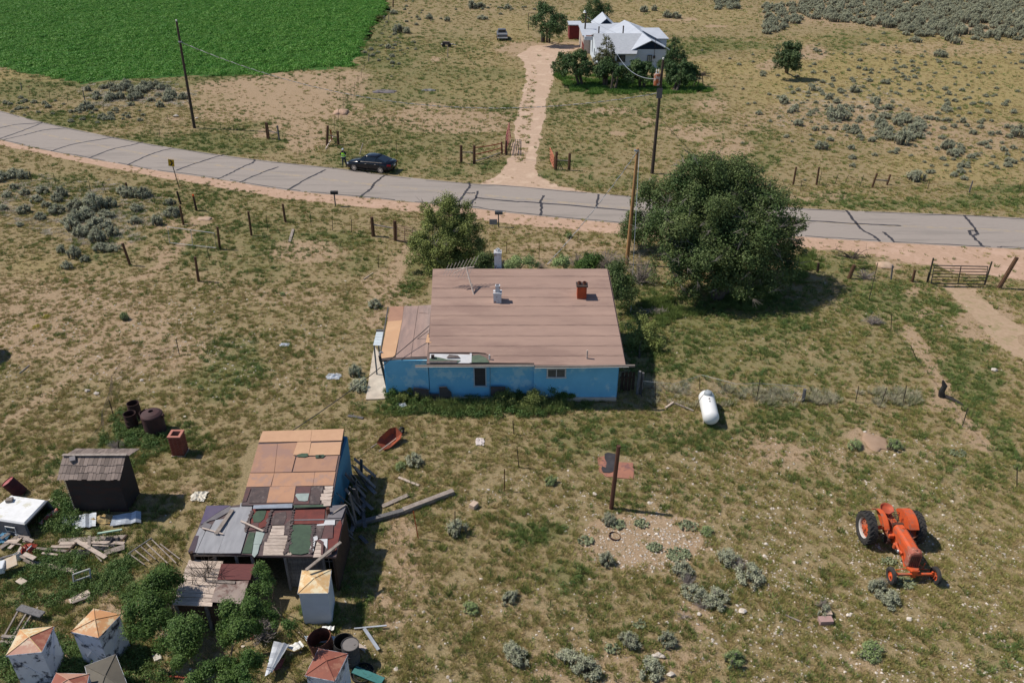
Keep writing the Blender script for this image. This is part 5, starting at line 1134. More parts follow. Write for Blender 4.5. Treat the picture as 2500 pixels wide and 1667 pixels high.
lying('timber', G(985,1253)+Vector((0,0,.13)), G(860,1288)+Vector((0,0,.14)), .22,.18, wood_grey,'second timber end to end with the long one, reaching into the shed shade','timber')
lying('plank', G(997,1210)+Vector((0,0,.06)), G(933,1238)+Vector((0,0,.05)), .22,.04, wood_old,'wide grey plank parallel to the long timber','board')
lying('plank', G(973,1167)+Vector((0,0,.05)), G(1023,1187)+Vector((0,0,.05)), .12,.05, wood_pale,'pale short board right of the leaning board heap','board')
lying('plank', G(707,592)+Vector((0,0,.05)), G(716,562)+Vector((0,0,.08)), .2,.05, wood_old,'grey plank lying in green weeds below the left mailbox','board')
lying('stick', G(888,683)+Vector((0,0,.04)), G(911,667)+Vector((0,0,.04)), .05,.05, wood_pale,'pale stick on the grass left of the worn path','stick')
lying('plank', G(850,1016)+Vector((0,0,.04)), G(887,1022)+Vector((0,0,.04)), .16,.05, wood_grey,'dark plank in the grass behind the tan shed roof','board')
lying('stick', G(1916,1502)+Vector((0,0,.04)), G(1957,1520)+Vector((0,0,.04)), .07,.04, wood_old,'grey stick left of the pinkish block below the tractor','stick')
lying('plank', G(1625,998)+Vector((0,0,.08)), G(1643,986)+Vector((0,0,.12)), .1,.06, wood_pale,'short broken board left of the propane tank, nearer the house','board')
lying('plank', G(1648,987)+Vector((0,0,.08)), G(1693,1005)+Vector((0,0,.06)), .1,.06, wood_old,'grey board touching the foot of the propane tank','board')
lying('stick', G(48,912)+Vector((0,0,.03)), G(72,893)+Vector((0,0,.04)), .05,.04, wood_grey,'thin grey stick on the bare ground at left','stick')
def block(px, py, d, rz, mat, label, name='block', rx=0, cat='block'):
    p = G(px,py); mb = MB(); mb.box((p.x,p.y,d[2]/2+.01),d,rz=rz,rx=rx); return tag(build(mb,name,mat,bevel=.01),label,cat)
pinkb = M('block_pink',(.42,.27,.24),(.34,.22,.20),5,bump=.3); tanb = M('block_tan',(.55,.42,.32),(.45,.34,.27),5,bump=.3)
block(2014,1520,(.50,.28,.22),.05,pinkb,'pinkish stone block in the grass below the tractor')
block(2021,1505,(.22,.20,.24),.0,tanb,'small tan block right behind the pinkish one')
block(1157,1238,(.28,.34,.22),-.6,tanb,'tan square block in the grass right of the long timber')
block(385,1606,(.26,.3,.08),.6,M('block_white',(.60,.55,.48)),'flat pale block in shade between the bins and the bushes')
def rag(px, py, rx, ry, h, mat, label, name='crumpled_sheet', cat='sheet', n=34):
    p = G(px,py); pts = []
    bm = bmesh.new(); nx_ = 9; g_ = {}
    for i in range(nx_):
        for j in range(nx_):
            u_, v_ = i/(nx_-1)*2-1, j/(nx_-1)*2-1; r_ = max(abs(u_),abs(v_)); s_ = 1-.25*random.random()*(r_ > .8)
            g_[i,j] = bm.verts.new((p.x+u_*rx*s_*(1-.2*abs(v_)), p.y+v_*ry*s_, .03+h*random.random()*(1.1-r_*.9)))
    for i in range(nx_-1):
        for j in range(nx_-1): bm.faces.new((g_[i,j],g_[i+1,j],g_[i+1,j+1],g_[i,j+1]))
    me = bpy.data.meshes.new(name); bm.to_mesh(me); bm.free(); me.materials.append(mat); o = bpy.data.objects.new(name,me); link(o); return tag(o,label,cat)
pale = M('sheet_white',(.70,.68,.62),(.55,.52,.46),3,rough=.8); rag(487,1213,.42,.36,.25,M('rock_white',(.74,.70,.60),(.6,.55,.47),3),'crumpled whitish heap of plaster between outhouse and shed')
rag(815,920,.48,.34,.12,M('sheet_silver',(.52,.56,.62),(.42,.45,.5),3,rough=.4),'crumpled silvery sheet in the grass left of the concrete walk')
rag(695,843,.35,.22,.1,MATS['sheet_silver'],'small dull silver scrap in the open grass at left of the annex')
rag(1172,1079,.26,.34,.1,M('sheet_pink',(.66,.58,.55)),'pale pinkish scrap in the grass right of the wheelbarrow')
rag(979,990,.34,.2,.18,M('sheet_bluish',(.45,.55,.66),(.6,.6,.6),4),'pale blue scrap in the weeds below the annex wall')
for i_,(a,b,r_) in enumerate([(213,955,.17),(236,962,.16),(346,929,.12),(2426,905,.2),(2111,1055,.1),(1812,1494,.17),(1608,1600,.15),(1616,1603,.14),(1598,1603,.13),(2218,1512,.14),(1452,1207,.14),(1638,1648,.16),(480,290,.2),(452,1018,.1),(1870,1329,.11),(1706,1500,.12),(2072,1503,.12),(430,286,.35)]):
    p = G(a,b); v_ = rng.normal(size=(26,3)); v_ /= np.linalg.norm(v_,axis=1)[:,None]; v_ = v_*np.array([r_,r_*.8,r_*.55])*rng.uniform(.85,1.1,(26,1))+np.array([p.x,p.y,r_*.3])
    bm = bmesh.new(); [bm.verts.new(q) for q in v_]; bmesh.ops.convex_hull(bm,input=bm.verts); me = bpy.data.meshes.new('stone'); bm.to_mesh(me); bm.free(); me.materials.append(gm_stone); o = bpy.data.objects.new('stone',me); link(o)
    lab = ['pale round stone on the ground left of the netting, left one','pale round stone on the ground left of the netting, right one','small stone up the slope behind the open drums','smooth pale stone by the worn path at far right','little stone at the edge of the ant mound','tall pale stone standing right of the yellow green bush','stone in the trio by the foreground sagebrush, middle','stone in the trio by the foreground sagebrush, right','stone in the trio by the foreground sagebrush, left','white stone in the grass below the tractor, right of the blocks','flat pale stone left of the leaning pole foot','pale stone at the very bottom edge of the picture','stone by the foot of the left utility pole','small stone behind the freestanding brick stack','stone on the right rim of the gravel patch','stone between the bush and dead twigs below the gravel patch','stone just right of the pinkish block','large tan rock just left of the left utility pole'][i_]
    tag(o,lab,'stone')
# low mounds
def mound(px, py, rx, ry, h, mat, label):
    p = G(px,py); bm = bmesh.new(); bmesh.ops.create_uvsphere(bm,u_segments=24,v_segments=12,radius=1)
    for v_ in bm.verts:
        f_ = 1+.18*math.sin(v_.co.x*5+px)+.12*math.sin(v_.co.y*7+py); v_.co = Vector((p.x+v_.co.x*rx*f_, p.y+v_.co.y*ry*f_, max(v_.co.z,-.1)*h))
    me = bpy.data.meshes.new('dirt_mound'); bm.to_mesh(me); bm.free(); me.materials.append(mat); me.polygons.foreach_set('use_smooth',[True]*len(me.polygons)); o = bpy.data.objects.new('dirt_mound',me); link(o); tag(o,label,kind='structure')
mound(2133,1080,.6,.8,.12,M('dirt_ant',(.37,.255,.175),(.32,.215,.145),3,bump=.3),'smooth bare ant mound between two green bushes')
mound(502,535,.6,.35,.15,dirt_tan,'small bare dirt mound above the pipe gate')
mound(835,276,.9,1.1,.4,dirt_pink,'pinkish dirt pile by the stake fence left')
mound(2160,650,.55,.5,.3,dirt_tan,'small dirt pile behind the old stake fence')
CC = empty('culvert_ring', G(1500,1310), 'half buried rusty ring in the gravel mound', 'ring'); mb = MB(); mb.lathe([(.26,.0),(.26,.07),(.245,.07),(.245,.0)], CC.location, (.2,.1,1), 20); build(mb,'rim',rust_dk,CC)
ST = empty('charred_stump', G(2300,968), 'black charred twisted stump beside the worn path', 'stump'); p = ST.location
mb = MB(); mb.tube([p, p+Vector((-.12,0,.35)), p+Vector((-.05,0,.7)), p+Vector((-.2,.05,1.0))],[.2,.15,.14,.05],7); mb2 = MB(); mb2.tube([p+Vector((.1,-.1,.1)), p+Vector((.5,-.6,.08)), p+Vector((.7,-.9,.05))],[.1,.08,.04],6); build(mb,'stump',black_rub,ST); build(mb2,'root',black_rub,ST)
# ---------------------------------------------------------------- black car
CAR = empty('parked_car', (G(868.6,418)+G(934.6,425))/2+Vector((.12,.9,0)), 'black sedan parked on the verge beside the person', 'car')
wv = G(934.6,425)-G(868.6,418); CAR.rotation_euler = (0,0,math.atan2(wv.y,wv.x)+math.pi)
# local: +x forward (front of the car), y left
cp_m = M('car_black', (.005,.006,.010), (.005,.006,.010), rough=.16, spec=.45)
chrome = M('chrome', (.80,.80,.80), rough=.18, metal=1); glass_t = M('tinted_glass', (.012,.018,.024), rough=.05, spec=.9)
def ringc(x, w_, zb, zm, zt, top=.82): return [(x,s*w_*a,z) for s,a,z in ((1,.80,zb),(1,.97,zb+.12),(1,1,zm),(1,.96,zt-.08),(1,top,zt),(-1,top,zt),(-1,.96,zt-.08),(-1,1,zm),(-1,.97,zb+.12),(-1,.80,zb))]
mb = MB(); mb.loft([ringc(2.38,.58,.30,.45,.58,.7),ringc(2.30,.80,.24,.50,.72,.8),ringc(1.95,.90,.20,.55,.83,.84),ringc(1.35,.91,.20,.58,.93,.86),ringc(.85,.91,.20,.60,1.0,.90),ringc(0,.91,.20,.62,1.0,.92),ringc(-1.0,.91,.20,.62,1.03,.92),ringc(-1.6,.91,.22,.62,1.06,.86),ringc(-2.1,.88,.26,.60,1.04,.84),ringc(-2.36,.78,.32,.55,.98,.8),ringc(-2.42,.62,.36,.55,.80,.75)])
build(mb,'body',cp_m,CAR,local=True,smooth=True,bevel=0)
def ringg(x, w0, z0, w1, z1): return [(x,w0,z0),(x,w1,z1),(x,-w1,z1),(x,-w0,z0)]
mb = MB(); mb.loft([ringg(1.10,.78,.99,.72,1.0),ringg(.45,.80,1.0,.62,1.40),ringg(-.2,.80,1.0,.60,1.47),ringg(-.9,.80,1.02,.58,1.42),ringg(-1.85,.76,1.05,.66,1.07)]); build(mb,'windows',glass_t,CAR,local=True,smooth=False)
mb = MB(); mb.loft([[(x,w_,z),(x,w_*.8,z+.03),(x,-w_*.8,z+.03),(x,-w_,z)] for x,w_,z in ((.50,.60,1.385),(.3,.62,1.45),(-.2,.62,1.475),(-.7,.60,1.45),(-1.0,.57,1.395))]); build(mb,'roof',cp_m,CAR,local=True,smooth=True)
for s_ in (1,-1):
    mb = MB(); mb.bar((.95,s_*.86,1.0),(-1.55,s_*.86,1.04),.02,.035); build(mb,'window_trim',chrome,CAR,local=True)
    for x_ in (.35,-.75): mb = MB(); mb.bar((x_,s_*.80,1.0),(x_-.12,s_*.60,1.45),.05,.03); build(mb,'pillar',cp_m,CAR,local=True)
    mb = MB(); mb.box((.78,s_*1.0,1.02),(.2,.2,.14)); build(mb,'mirror',cp_m,CAR,local=True,bevel=.04)
    mb = MB(); mb.loft([[(2.12,s_*.72,.62),(1.92,s_*.86,.64),(1.98,s_*.85,.78),(2.22,s_*.66,.70)],[(2.32,s_*.60,.60),(2.10,s_*.885,.62),(2.02,s_*.90,.76),(2.28,s_*.64,.72)]]); build(mb,'headlight',M('lamp_clear',(.75,.77,.8),rough=.1,spec=.9) if s_==1 else MATS['lamp_clear'],CAR,local=True)
    mb = MB(); mb.box((-2.2,s_*.74,.82),(.36,.26,.16),rz=s_*.35); build(mb,'taillight',M('lamp_red',(.30,.01,.015),rough=.15) if s_==1 else MATS['lamp_red'],CAR,local=True,bevel=.02)
    for x_ in (.15,-.85): mb = MB(); mb.box((x_,s_*.915,.84),(.18,.03,.03)); build(mb,'door_handle',chrome,CAR,local=True)
    for x_ in (.98,-.12,-1.2): mb = MB(); mb.box((x_,s_*.905,.6),(.012,.02,.72)); build(mb,'door_seam',black_rub,CAR,local=True)
    mb = MB(); mb.box((0,s_*.90,.24),(2.2,.05,.05)); build(mb,'sill',black_rub,CAR,local=True)
    for x_ in (1.40,-1.36):
        mb = MB(); mb.lathe([(0,0),(.36,0),(.37,.02),(0,.02)],(x_,s_*.89,.34),(0,s_,0),24); build(mb,'wheel_arch',black_rub,CAR,local=True)
        mb = MB(); mb.lathe([(.23,-.2),(.33,-.2),(.335,-.1),(.33,.03),(.31,.045),(.23,.045)],(x_,s_*.89,.335),(0,s_,0),24,True); ty_ = build(mb,'wheel',black_rub,CAR,local=True)
        mb = MB()
        for q in range(10):
            a_ = q*math.pi/5; mb.bar((x_+.05*math.cos(a_),s_*.925,.335+.05*math.sin(a_)),(x_+.225*math.cos(a_),s_*.93,.335+.225*math.sin(a_)),.035,.02,up=(0,1,0))
        mb.lathe([(.05,0),(.07,.03),(0,.04)],(x_,s_*.91,.335),(0,s_,0),12); mb.lathe([(.215,0),(.24,0),(.24,.03),(.215,.03)],(x_,s_*.905,.335),(0,s_,0),24,True); ri = build(mb,'rim',chrome,ty_,local=True)
mb = MB(); mb.box((-2.44,0,.72),(.02,.42,.14)); build(mb,'licence_plate',white_paint,CAR,local=True)
mb = MB(); mb.box((2.38,0,.5),(.03,.8,.16)); build(mb,'grille',chrome,CAR,local=True)
# ---------------------------------------------------------------- person taking a photograph
PE = empty('person', G(841.5,407), 'person in hi-vis vest, dark jeans and pale cap holding a camera up to the face', 'person'); PE.rotation_euler = (0,0,R(-8))
def skin(name, verts, edges, rad, mat, parent, root=0, sub=1):
    me = bpy.data.meshes.new(name); me.from_pydata(verts,edges,[]); o = bpy.data.objects.new(name,me); link(o,parent); me.materials.append(mat)
    md = o.modifiers.new('skin','SKIN'); md.use_smooth_shade = True
    for k, r_ in enumerate(rad): me.skin_vertices[0].data[k].radius = (r_,r_) if not isinstance(r_,tuple) else r_
    me.skin_vertices[0].data[root].use_root = True
    s_ = o.modifiers.new('sub','SUBSURF'); s_.levels = s_.render_levels = sub; return o
skin_m = M('skin_tone',(.45,.26,.18)); vest_m = M('vest_lime',(.42,.95,.05),(.36,.85,.05),rough=.7); jean = M('jeans',(.035,.045,.08),(.025,.03,.055),5); shirt = M('shirt_navy',(.02,.025,.04)); cap_m = M('cap_pale',(.60,.62,.64))
V = [(0,0,.95),(0,0,1.15),(0,0,1.35),(0,0,1.47),(0,-.02,1.54),(0,-.02,1.62),(0,-.03,1.70),
     (.18,0,1.42),(.30,-.08,1.22),(.14,-.26,1.48),(.11,-.28,1.54), (-.18,0,1.42),(-.30,-.08,1.22),(-.14,-.26,1.48),(-.11,-.28,1.54),
     (.10,0,.88),(.14,.0,.48),(.19,.02,.08),(.20,-.12,.03), (-.10,0,.88),(-.14,0,.48),(-.17,.02,.08),(-.18,-.12,.03)]
E_ = [(0,1),(1,2),(2,3),(3,4),(4,5),(5,6),(2,7),(7,8),(8,9),(9,10),(2,11),(11,12),(12,13),(13,14),(0,15),(15,16),(16,17),(17,18),(0,19),(19,20),(20,21),(21,22)]
rad = [.13,.13,.15,.07,.06,.095,.07,.07,.05,.035,.03,.07,.05,.035,.03,.09,.06,.045,.04,.09,.06,.045,.04]
for sx, wr in ((1,10),(-1,14)):
    bx_, by_, bz_ = V[wr]
    for q, (dx,dz,l) in enumerate(((-.03,.0,.07),(-.012,.01,.08),(.006,.01,.078),(.022,0,.065),(.03,-.035,.05))):
        i0 = len(V); V += [(bx_+sx*dx,by_-.03,bz_+dz+.02),(bx_+sx*dx*1.1-sx*.02,by_-.04,bz_+dz+l)]; E_ += [(wr,i0),(i0,i0+1)]; rad += [.010,.008]
skin('body',V,E_,rad,skin_m,PE)
def sub_(ids, es, rr, name, mat, infl=.02): 
    skin(name,[V[i] for i in ids],es,[r_+infl for r_ in rr],mat,PE)
sub_([0,15,16,17,19,20,21],[(0,1),(1,2),(2,3),(0,4),(4,5),(5,6)],[.13,.09,.06,.045,.09,.06,.045],'jeans',jean)
sub_([2,7,8,9,11,12,13],[(0,1),(1,2),(2,3),(0,4),(4,5),(5,6)],[.14,.07,.05,.03,.07,.05,.03],'shirt',shirt,.012)
skin('safety_vest',[(0,0,.84),(0,0,1.12),(0,0,1.34),(0,0,1.43)],[(0,1),(1,2),(2,3)],[(.24,.17),(.235,.17),(.25,.18),(.19,.14)],vest_m,PE)
for zz in (1.02,1.22): mb = MB(); mb.lathe([(.235,-.02),(.245,-.02),(.245,.02),(.235,.02)],(0,0,zz),n=14); build(mb,'reflective_band',M('band',(.8,.8,.7),rough=.3) if zz<1.1 else MATS['band'],PE,local=True)
mb = MB(); mb.lathe([(.115,0),(.115,.05),(.08,.11),(0,.13)],(0,-.02,1.68),n=14); mb.box((0,-.15,1.69),(.14,.12,.015)); build(mb,'cap',cap_m,PE,local=True)
for sx in (-.2,.19): mb = MB(); mb.box((sx,-.05,.05),(.1,.27,.1)); build(mb,'shoe',black_rub,PE,local=True,bevel=.03)
mb = MB(); mb.box((0,-.005,1.65),(.02,.0,.0)); 
mb = MB(); mb.box((0,-.30,1.60),(.14,.08,.09)); mb.lathe([(.035,0),(.035,.08),(0,.08)],(0,-.34,1.60),(0,-1,0),10); tag(build(mb,'camera',black_rub),'small black camera held up to the face','camera').location = PE.location
for sx in (-.035,.035): mb = MB(); mb.lathe([(.012,0),(0,.012)],(sx,-.115,1.625),(0,-1,0),6); build(mb,'eye',black_rub,PE,local=True)
mb = MB(); mb.loft([[(-.015,-.11,1.62),(.015,-.11,1.62),(0,-.115,1.59)],[(-.006,-.125,1.60),(.006,-.125,1.60),(0,-.13,1.585)]]); build(mb,'nose',skin_m,PE,local=True)
# ---------------------------------------------------------------- orange tractor (front towards the camera)
TR = empty('tractor', (15.78,24.9,0), 'old orange row-crop tractor standing in the dry grass at right', 'tractor'); TR.rotation_euler = (0,0,R(0.5))
org = M('tractor_orange',(.66,.11,.03),(.50,.085,.03),3.5,rough=.6,spec=.3,c3=(.36,.13,.08),mscale=3.5); org2 = M('tractor_faded',(.42,.13,.085),(.34,.10,.07),5,rough=.7,c3=(.50,.28,.20),mscale=4)
tyre = M('tyre_rubber',(.026,.026,.028),(.06,.053,.046),4,rough=.85); rimw = M('rim_white',(.55,.53,.50),(.40,.36,.33),4,rough=.5)
# local: -y forward
def wheelbig(sx):
    x = sx*1.0; mb = MB(); R0 = .69
    mb.lathe([(.44,-.15),(.56,-.19),(.66,-.17),(.665,0),(.66,.17),(.56,.19),(.44,.15)],(x,0,R0),(1,0,0),36,True); w_ = build(mb,'rear_tyre',tyre,TR,local=True,smooth=False)
    mb = MB()
    for k in range(22):
        a = 2*math.pi*k/22
        for s in (1,-1):
            a2 = a+(.14 if s>0 else 0); c = lambda an, xx, rr_: Vector((x+xx, rr_*math.cos(an), R0+rr_*math.sin(an)))
            mb.bar(c(a2,s*.01,.675), c(a2+.20,s*.175,.665), .045,.05, up=c(a2+.1,0,1)-Vector((x,0,R0)))
    lo = build(mb,'lugs',tyre,w_,local=True); lo['kind'] = 'stuff'
    mb = MB(); mb.lathe([(.44,-.14),(.46,-.15),(.46,.15),(.44,.14),(.40,.10),(.40,-.10)],(x,0,R0),(1,0,0),32,True); build(mb,'rim',rimw,w_,local=True)
    mb = MB(); mb.lathe([(.41,-.02),(.36,sx*.03),(.20,sx*.07),(.12,sx*.08),(.11,sx*.13),(0,sx*.14)],(x,0,R0),(1,0,0),28); h = build(mb,'wheel_disc',org,w_,local=True,smooth=False)
    mb = MB()
    for k in range(8): a = k*math.pi/4; mb.box((x+sx*.075,.27*math.cos(a),R0+.27*math.sin(a)),(.03,.04,.04))
    b_ = build(mb,'wheel_bolts',rust_dk,w_,local=True); b_['kind'] = 'stuff'
for sx in (1,-1): wheelbig(sx)
mb = MB(); mb.tube([(-.9,0,.69),(.9,0,.69)],.09,10); build(mb,'rear_axle',org,TR,local=True)
mb = MB(); mb.loft([[(s_*w_,y_,z_) for s_,z_ in ((-1,z0),(1,z0),(1,z1),(-1,z1))] for y_,w_,z0,z1 in ((.35,.20,.45,.92),(0,.26,.40,.95),(-.45,.22,.42,.90),(-.8,.17,.45,.85))]); build(mb,'gearbox',org,TR,local=True,bevel=.03)
mb = MB(); mb.loft([[(s_*w_,y_,z_) for s_,z_ in ((-1,.50),(1,.50),(1,.92),(-1,.92))] for y_,w_ in ((-.8,.16),(-1.0,.19),(-1.6,.18),(-1.85,.15))]); build(mb,'engine',org,TR,local=True,bevel=.02)
def hoodr(y_, w_, z0, z1): return [(s_*w_*a,y_,z_) for s_,a,z_ in ((1,1,z0),(1,1,z1-.14),(1,.86,z1-.05),(1,.5,z1),(-1,.5,z1),(-1,.86,z1-.05),(-1,1,z1-.14),(-1,1,z0))]
mb = MB(); mb.loft([hoodr(-.50,.21,.98,1.30),hoodr(-.55,.225,.96,1.34),hoodr(-1.2,.225,.96,1.36),hoodr(-1.88,.215,.98,1.34)]); build(mb,'hood',org,TR,local=True,smooth=False)
mb = MB(); mb.loft([hoodr(-1.885,.25,.60,1.36),hoodr(-2.0,.26,.60,1.37),hoodr(-2.10,.25,.62,1.33),hoodr(-2.13,.22,.64,1.27)]); build(mb,'radiator_shell',org2,TR,local=True)
for k in range(5): mb = MB(); mb.box((-.16+.08*k,-2.14,.92),(.05,.02,.52)); build(mb,'grille_slot',M('grille_rust',(.14,.05,.035),(.08,.035,.03),5) if k==0 else MATS['grille_rust'],TR,local=True)
mb = MB(); mb.lathe([(.05,0),(.06,.03),(0,.05)],(0,-1.98,1.37),n=10); build(mb,'radiator_cap',org2,TR,local=True)
mb = MB(); mb.lathe([(.05,0),(.055,.03),(0,.04)],(.05,-.75,1.355),n=10); build(mb,'fuel_cap',org,TR,local=True)
# engine side details
mb = MB(); mb.tube([(-.24,-1.05,.85),(-.30,-1.2,.85),(-.30,-1.45,.82),(-.24,-1.6,.8)],.05,8); mb2 = MB(); mb2.lathe([(.085,-.1),(.085,.1),(0,.12)],(-.33,-1.15,.78),n=12); build(mb,'manifold',org,TR,local=True); build(mb2,'air_filter',org,TR,local=True,)
mb = MB(); mb.lathe([(.05,0),(.06,.1),(0,.14)],(-.32,-1.45,.72),n=10); build(mb,'carburettor',galv,TR,local=True)
mb = MB(); mb.lathe([(.045,0),(.05,.08),(0,.1)],(-.34,-1.33,.66),n=8); build(mb,'fuel_bowl',steel_dark,TR,local=True)
mb = MB(); mb.lathe([(.17,-.07),(.17,.07),(0,.07)],(-.38,-.62,.62),(1,0,0),18); build(mb,'belt_pulley',rust_dk,TR,local=True)
mb = MB(); mb.box((-.32,-.62,.88),(.22,.3,.16)); build(mb,'side_housing',org,TR,local=True,bevel=.03)
mb = MB(); mb.box((.27,-1.2,.78),(.10,.5,.22)); build(mb,'side_cover',org,TR,local=True,bevel=.02)
mb = MB(); mb.tube([(.28,-1.0,.9),(.55,-.75,.75),(.95,-.55,.85)],.035,8); build(mb,'exhaust_pipe',rust,TR,local=True)
mb = MB(); mb.tube([(-.21,-1.6,.7),(-.21,-1.95,.42)],.03,6); build(mb,'brace_rod',org,TR,local=True)
# front end
mb = MB(); mb.loft([[(s_*w_,y_,z_) for s_,z_ in ((-1,z0),(1,z0),(1,z1),(-1,z1))] for y_,w_,z0,z1 in ((-1.85,.20,.48,.60),(-2.2,.22,.50,.62),(-2.35,.12,.50,.64))]); build(mb,'front_bolster',org,TR,local=True,bevel=.02)
mb = MB(); mb.loft([[(s_*w_,-2.30+dy,z_) for s_,dy in ((-1,-.07),(1,-.07),(1,.07),(-1,.07))] for w_,z_ in ((.17,.60),(.09,.45),(.07,.30),(.10,.26))]); build(mb,'pedestal',org,TR,local=True)
mb = MB(); mb.bar((-.78,-2.32,.40),(.78,-2.32,.40),.09,.09); build(mb,'front_axle',org,TR,local=True,bevel=.01)
mb = MB(); mb.tube([(-.72,-2.12,.42),(-.05,-2.08,.50),(.05,-2.08,.50),(.72,-2.12,.42)],.018,6); build(mb,'tie_rod',org,TR,local=True)
for sx in (-1,1):
    mb = MB(); mb.tube([(sx*.72,-2.32,.52),(sx*.74,-2.32,.30)],.04,8); build(mb,'kingpin',org,TR,local=True)
    mb = MB(); mb.tube([(sx*.28,-1.9,.62),(sx*.42,-2.12,.55),(sx*.42,-2.15,.85)],.02,6)
    if sx == 1: build(mb,'light_bracket',org,TR,local=True)
    x = sx*.88; mb = MB(); mb.lathe([(.20,-.055),(.29,-.075),(.345,-.055),(.35,0),(.345,.055),(.29,.075),(.20,.055)],(x,-2.34,.35),(1,0,0),28,True); fw_ = build(mb,'front_tyre',tyre,TR,local=True)
    mb = MB(); mb.lathe([(.21,-.05),(.19,sx*.0),(.06,sx*.03),(.05,sx*.08),(0,sx*.09)],(x,-2.34,.35),(1,0,0),24); build(mb,'front_rim',org,fw_,local=True)
# platform, seat, steering, fenders
mb = MB(); mb.box((0,.15,.97),(.34,.75,.06)); build(mb,'platform',org,TR,local=True)
mb = MB(); mb.lathe([(.0,.0),(.14,.0),(.25,.06),(.28,.14),(.265,.14),(.235,.075),(.13,.02),(0,.02)],(-.10,.50,1.18),(0,-.25,1),22); build(mb,'seat',M('seat_rust',(.50,.09,.035),(.32,.08,.05),4,rough=.6),TR,local=True,smooth=True)
mb = MB(); mb.tube([(-.10,.5,1.18),(-.08,.35,1.0),(-.02,.1,.98)],.03,6); build(mb,'seat_spring',rust,TR,local=True)
mb = MB(); mb.tube([(.03,-.45,1.20),(.03,.05,1.36)],.018,6); mb2 = MB(); c = Vector((.03,.06,1.36)); axx = Vector((0,.95,.31)).normalized(); mb2.lathe([(.19,-.012),(.205,0),(.19,.012),(.178,0)],c,axx,24,True)
build(mb,'steering_column',steel_dark,TR,local=True); so_ = build(mb2,'steering_wheel',black_rub,TR,local=True)
mb = MB(); 
for k in range(3): a = k*2.094; u_ = Vector((1,0,0)); v_ = axx.cross(u_); mb.bar(c, c+(u_*math.cos(a)+v_*math.sin(a))*.19,.015,.01)
s2 = build(mb,'wheel_spokes',black_rub,so_,local=True)
for sx in (-1,1):
    n_ = 9; rings = []
    for k in range(n_):
        a = R(35+115*k/(n_-1)); rr_ = .78; rings.append([(sx*.42,-rr_*math.cos(a)*1.0,.69+rr_*math.sin(a)),(sx*(.80 if sx>0 else .62),-rr_*math.cos(a),.69+rr_*math.sin(a)),(sx*(.80 if sx>0 else .62),-(rr_-.02)*math.cos(a),.69+(rr_-.02)*math.sin(a)),(sx*.42,-(rr_-.02)*math.cos(a),.69+(rr_-.02)*math.sin(a))])
    mb = MB(); mb.loft(rings); mb.loft([[(sx*.41,0,.80)]+[(sx*.41,-.78*math.cos(R(35+115*k/8)),.69+.78*math.sin(R(35+115*k/8))) for k in range(9)], [(sx*.43,0,.80)]+[(sx*.43,-.78*math.cos(R(35+115*k/8)),.69+.78*math.sin(R(35+115*k/8))) for k in range(9)]])
    build(mb,'fender',org,TR,local=True)
for x_, y_ in ((-.16,-.2),(.14,-.15),(-.05,-.1),(.2,.0)): mb = MB(); mb.tube([(x_,y_,.95),(x_*1.3,y_+.1,1.25)],.012,5); mb.lathe([(.02,-.02),(.02,.02),(0,.03)],(x_*1.3,y_+.1,1.26),n=6); build(mb,'lever',steel_dark,TR,local=True)
mb = MB(); mb.box((0,-.42,1.16),(.42,.12,.26)); build(mb,'dash_panel',M('dash_dark',(.10,.045,.03)),TR,local=True)
for s_ in (-.22,.22): mb = MB(); mb.tube([(s_,-.45,1.0),(s_*1.2,.0,.96),(s_*1.3,.4,.9)],.02,6); build(mb,'brake_rod',org,TR,local=True)
mb = MB(); mb.box((0,.55,.42),(.12,.6,.05)); build(mb,'drawbar',org,TR,local=True)
# ---------------------------------------------------------------- pickup topper and junk at the left edge
TP = empty('pickup_topper', G(40,1290), 'white pickup truck topper lying in the weeds at the left edge', 'truck topper')
zt = .75; q = [G(27,1209,zt),G(114,1221,zt),G(60,1278,zt),G(-45,1262,zt)]
c = sum(q,Vector())/4; qb = [p+(p-c)*.13 for p in q]
mb = MB(); mb.loft([[Vector((p.x,p.y,zt-.04)) for p in [a_.lerp(c,-.015) for a_ in q]],[Vector((p.x,p.y,zt+.03)) for p in [a_.lerp(c,.05) for a_ in q]]]); build(mb,'roof',M('topper_white',(.82,.82,.82),(.72,.72,.71),3,rough=.4,c3=(.62,.60,.50),mscale=2),TP)
side = M('topper_grey',(.10,.105,.12),(.08,.085,.10),2,rough=.4)
for i_, j_ in ((0,1),(2,3),(3,0)):
    a, b, a2, b2 = q[i_], q[j_], qb[i_], qb[j_]; mb = MB(); t_ = Vector((0,0,1)).cross(b-a).normalized()*.03
    mb.add([(a2.x,a2.y,0),(b2.x,b2.y,0),(b.x,b.y,zt-.04),(a.x,a.y,zt-.04)]+[(a2.x+t_.x,a2.y+t_.y,0),(b2.x+t_.x,b2.y+t_.y,0),(b.x+t_.x,b.y+t_.y,zt-.04),(a.x+t_.x,a.y+t_.y,zt-.04)],[(0,1,2,3),(7,6,5,4),(0,4,5,1),(1,5,6,2),(2,6,7,3),(3,7,4,0)]); build(mb,'side_panel',side,TP)
mb = MB(); a, b, a2, b2 = q[1], q[2], qb[1], qb[2]
for (p_,r_) in (((a.x,a.y,zt-.04),(a2.x,a2.y,0)),((b.x,b.y,zt-.04),(b2.x,b2.y,0)),((a.x,a.y,zt-.06),(b.x,b.y,zt-.06))): mb.bar(p_,r_,.09,.07)
o_ = build(mb,'rear_frame',side,TP)
wa, wb_ = at(3,1284,q[2].y-.12), at(27,1273,q[2].y-.12); fr = MB(); 
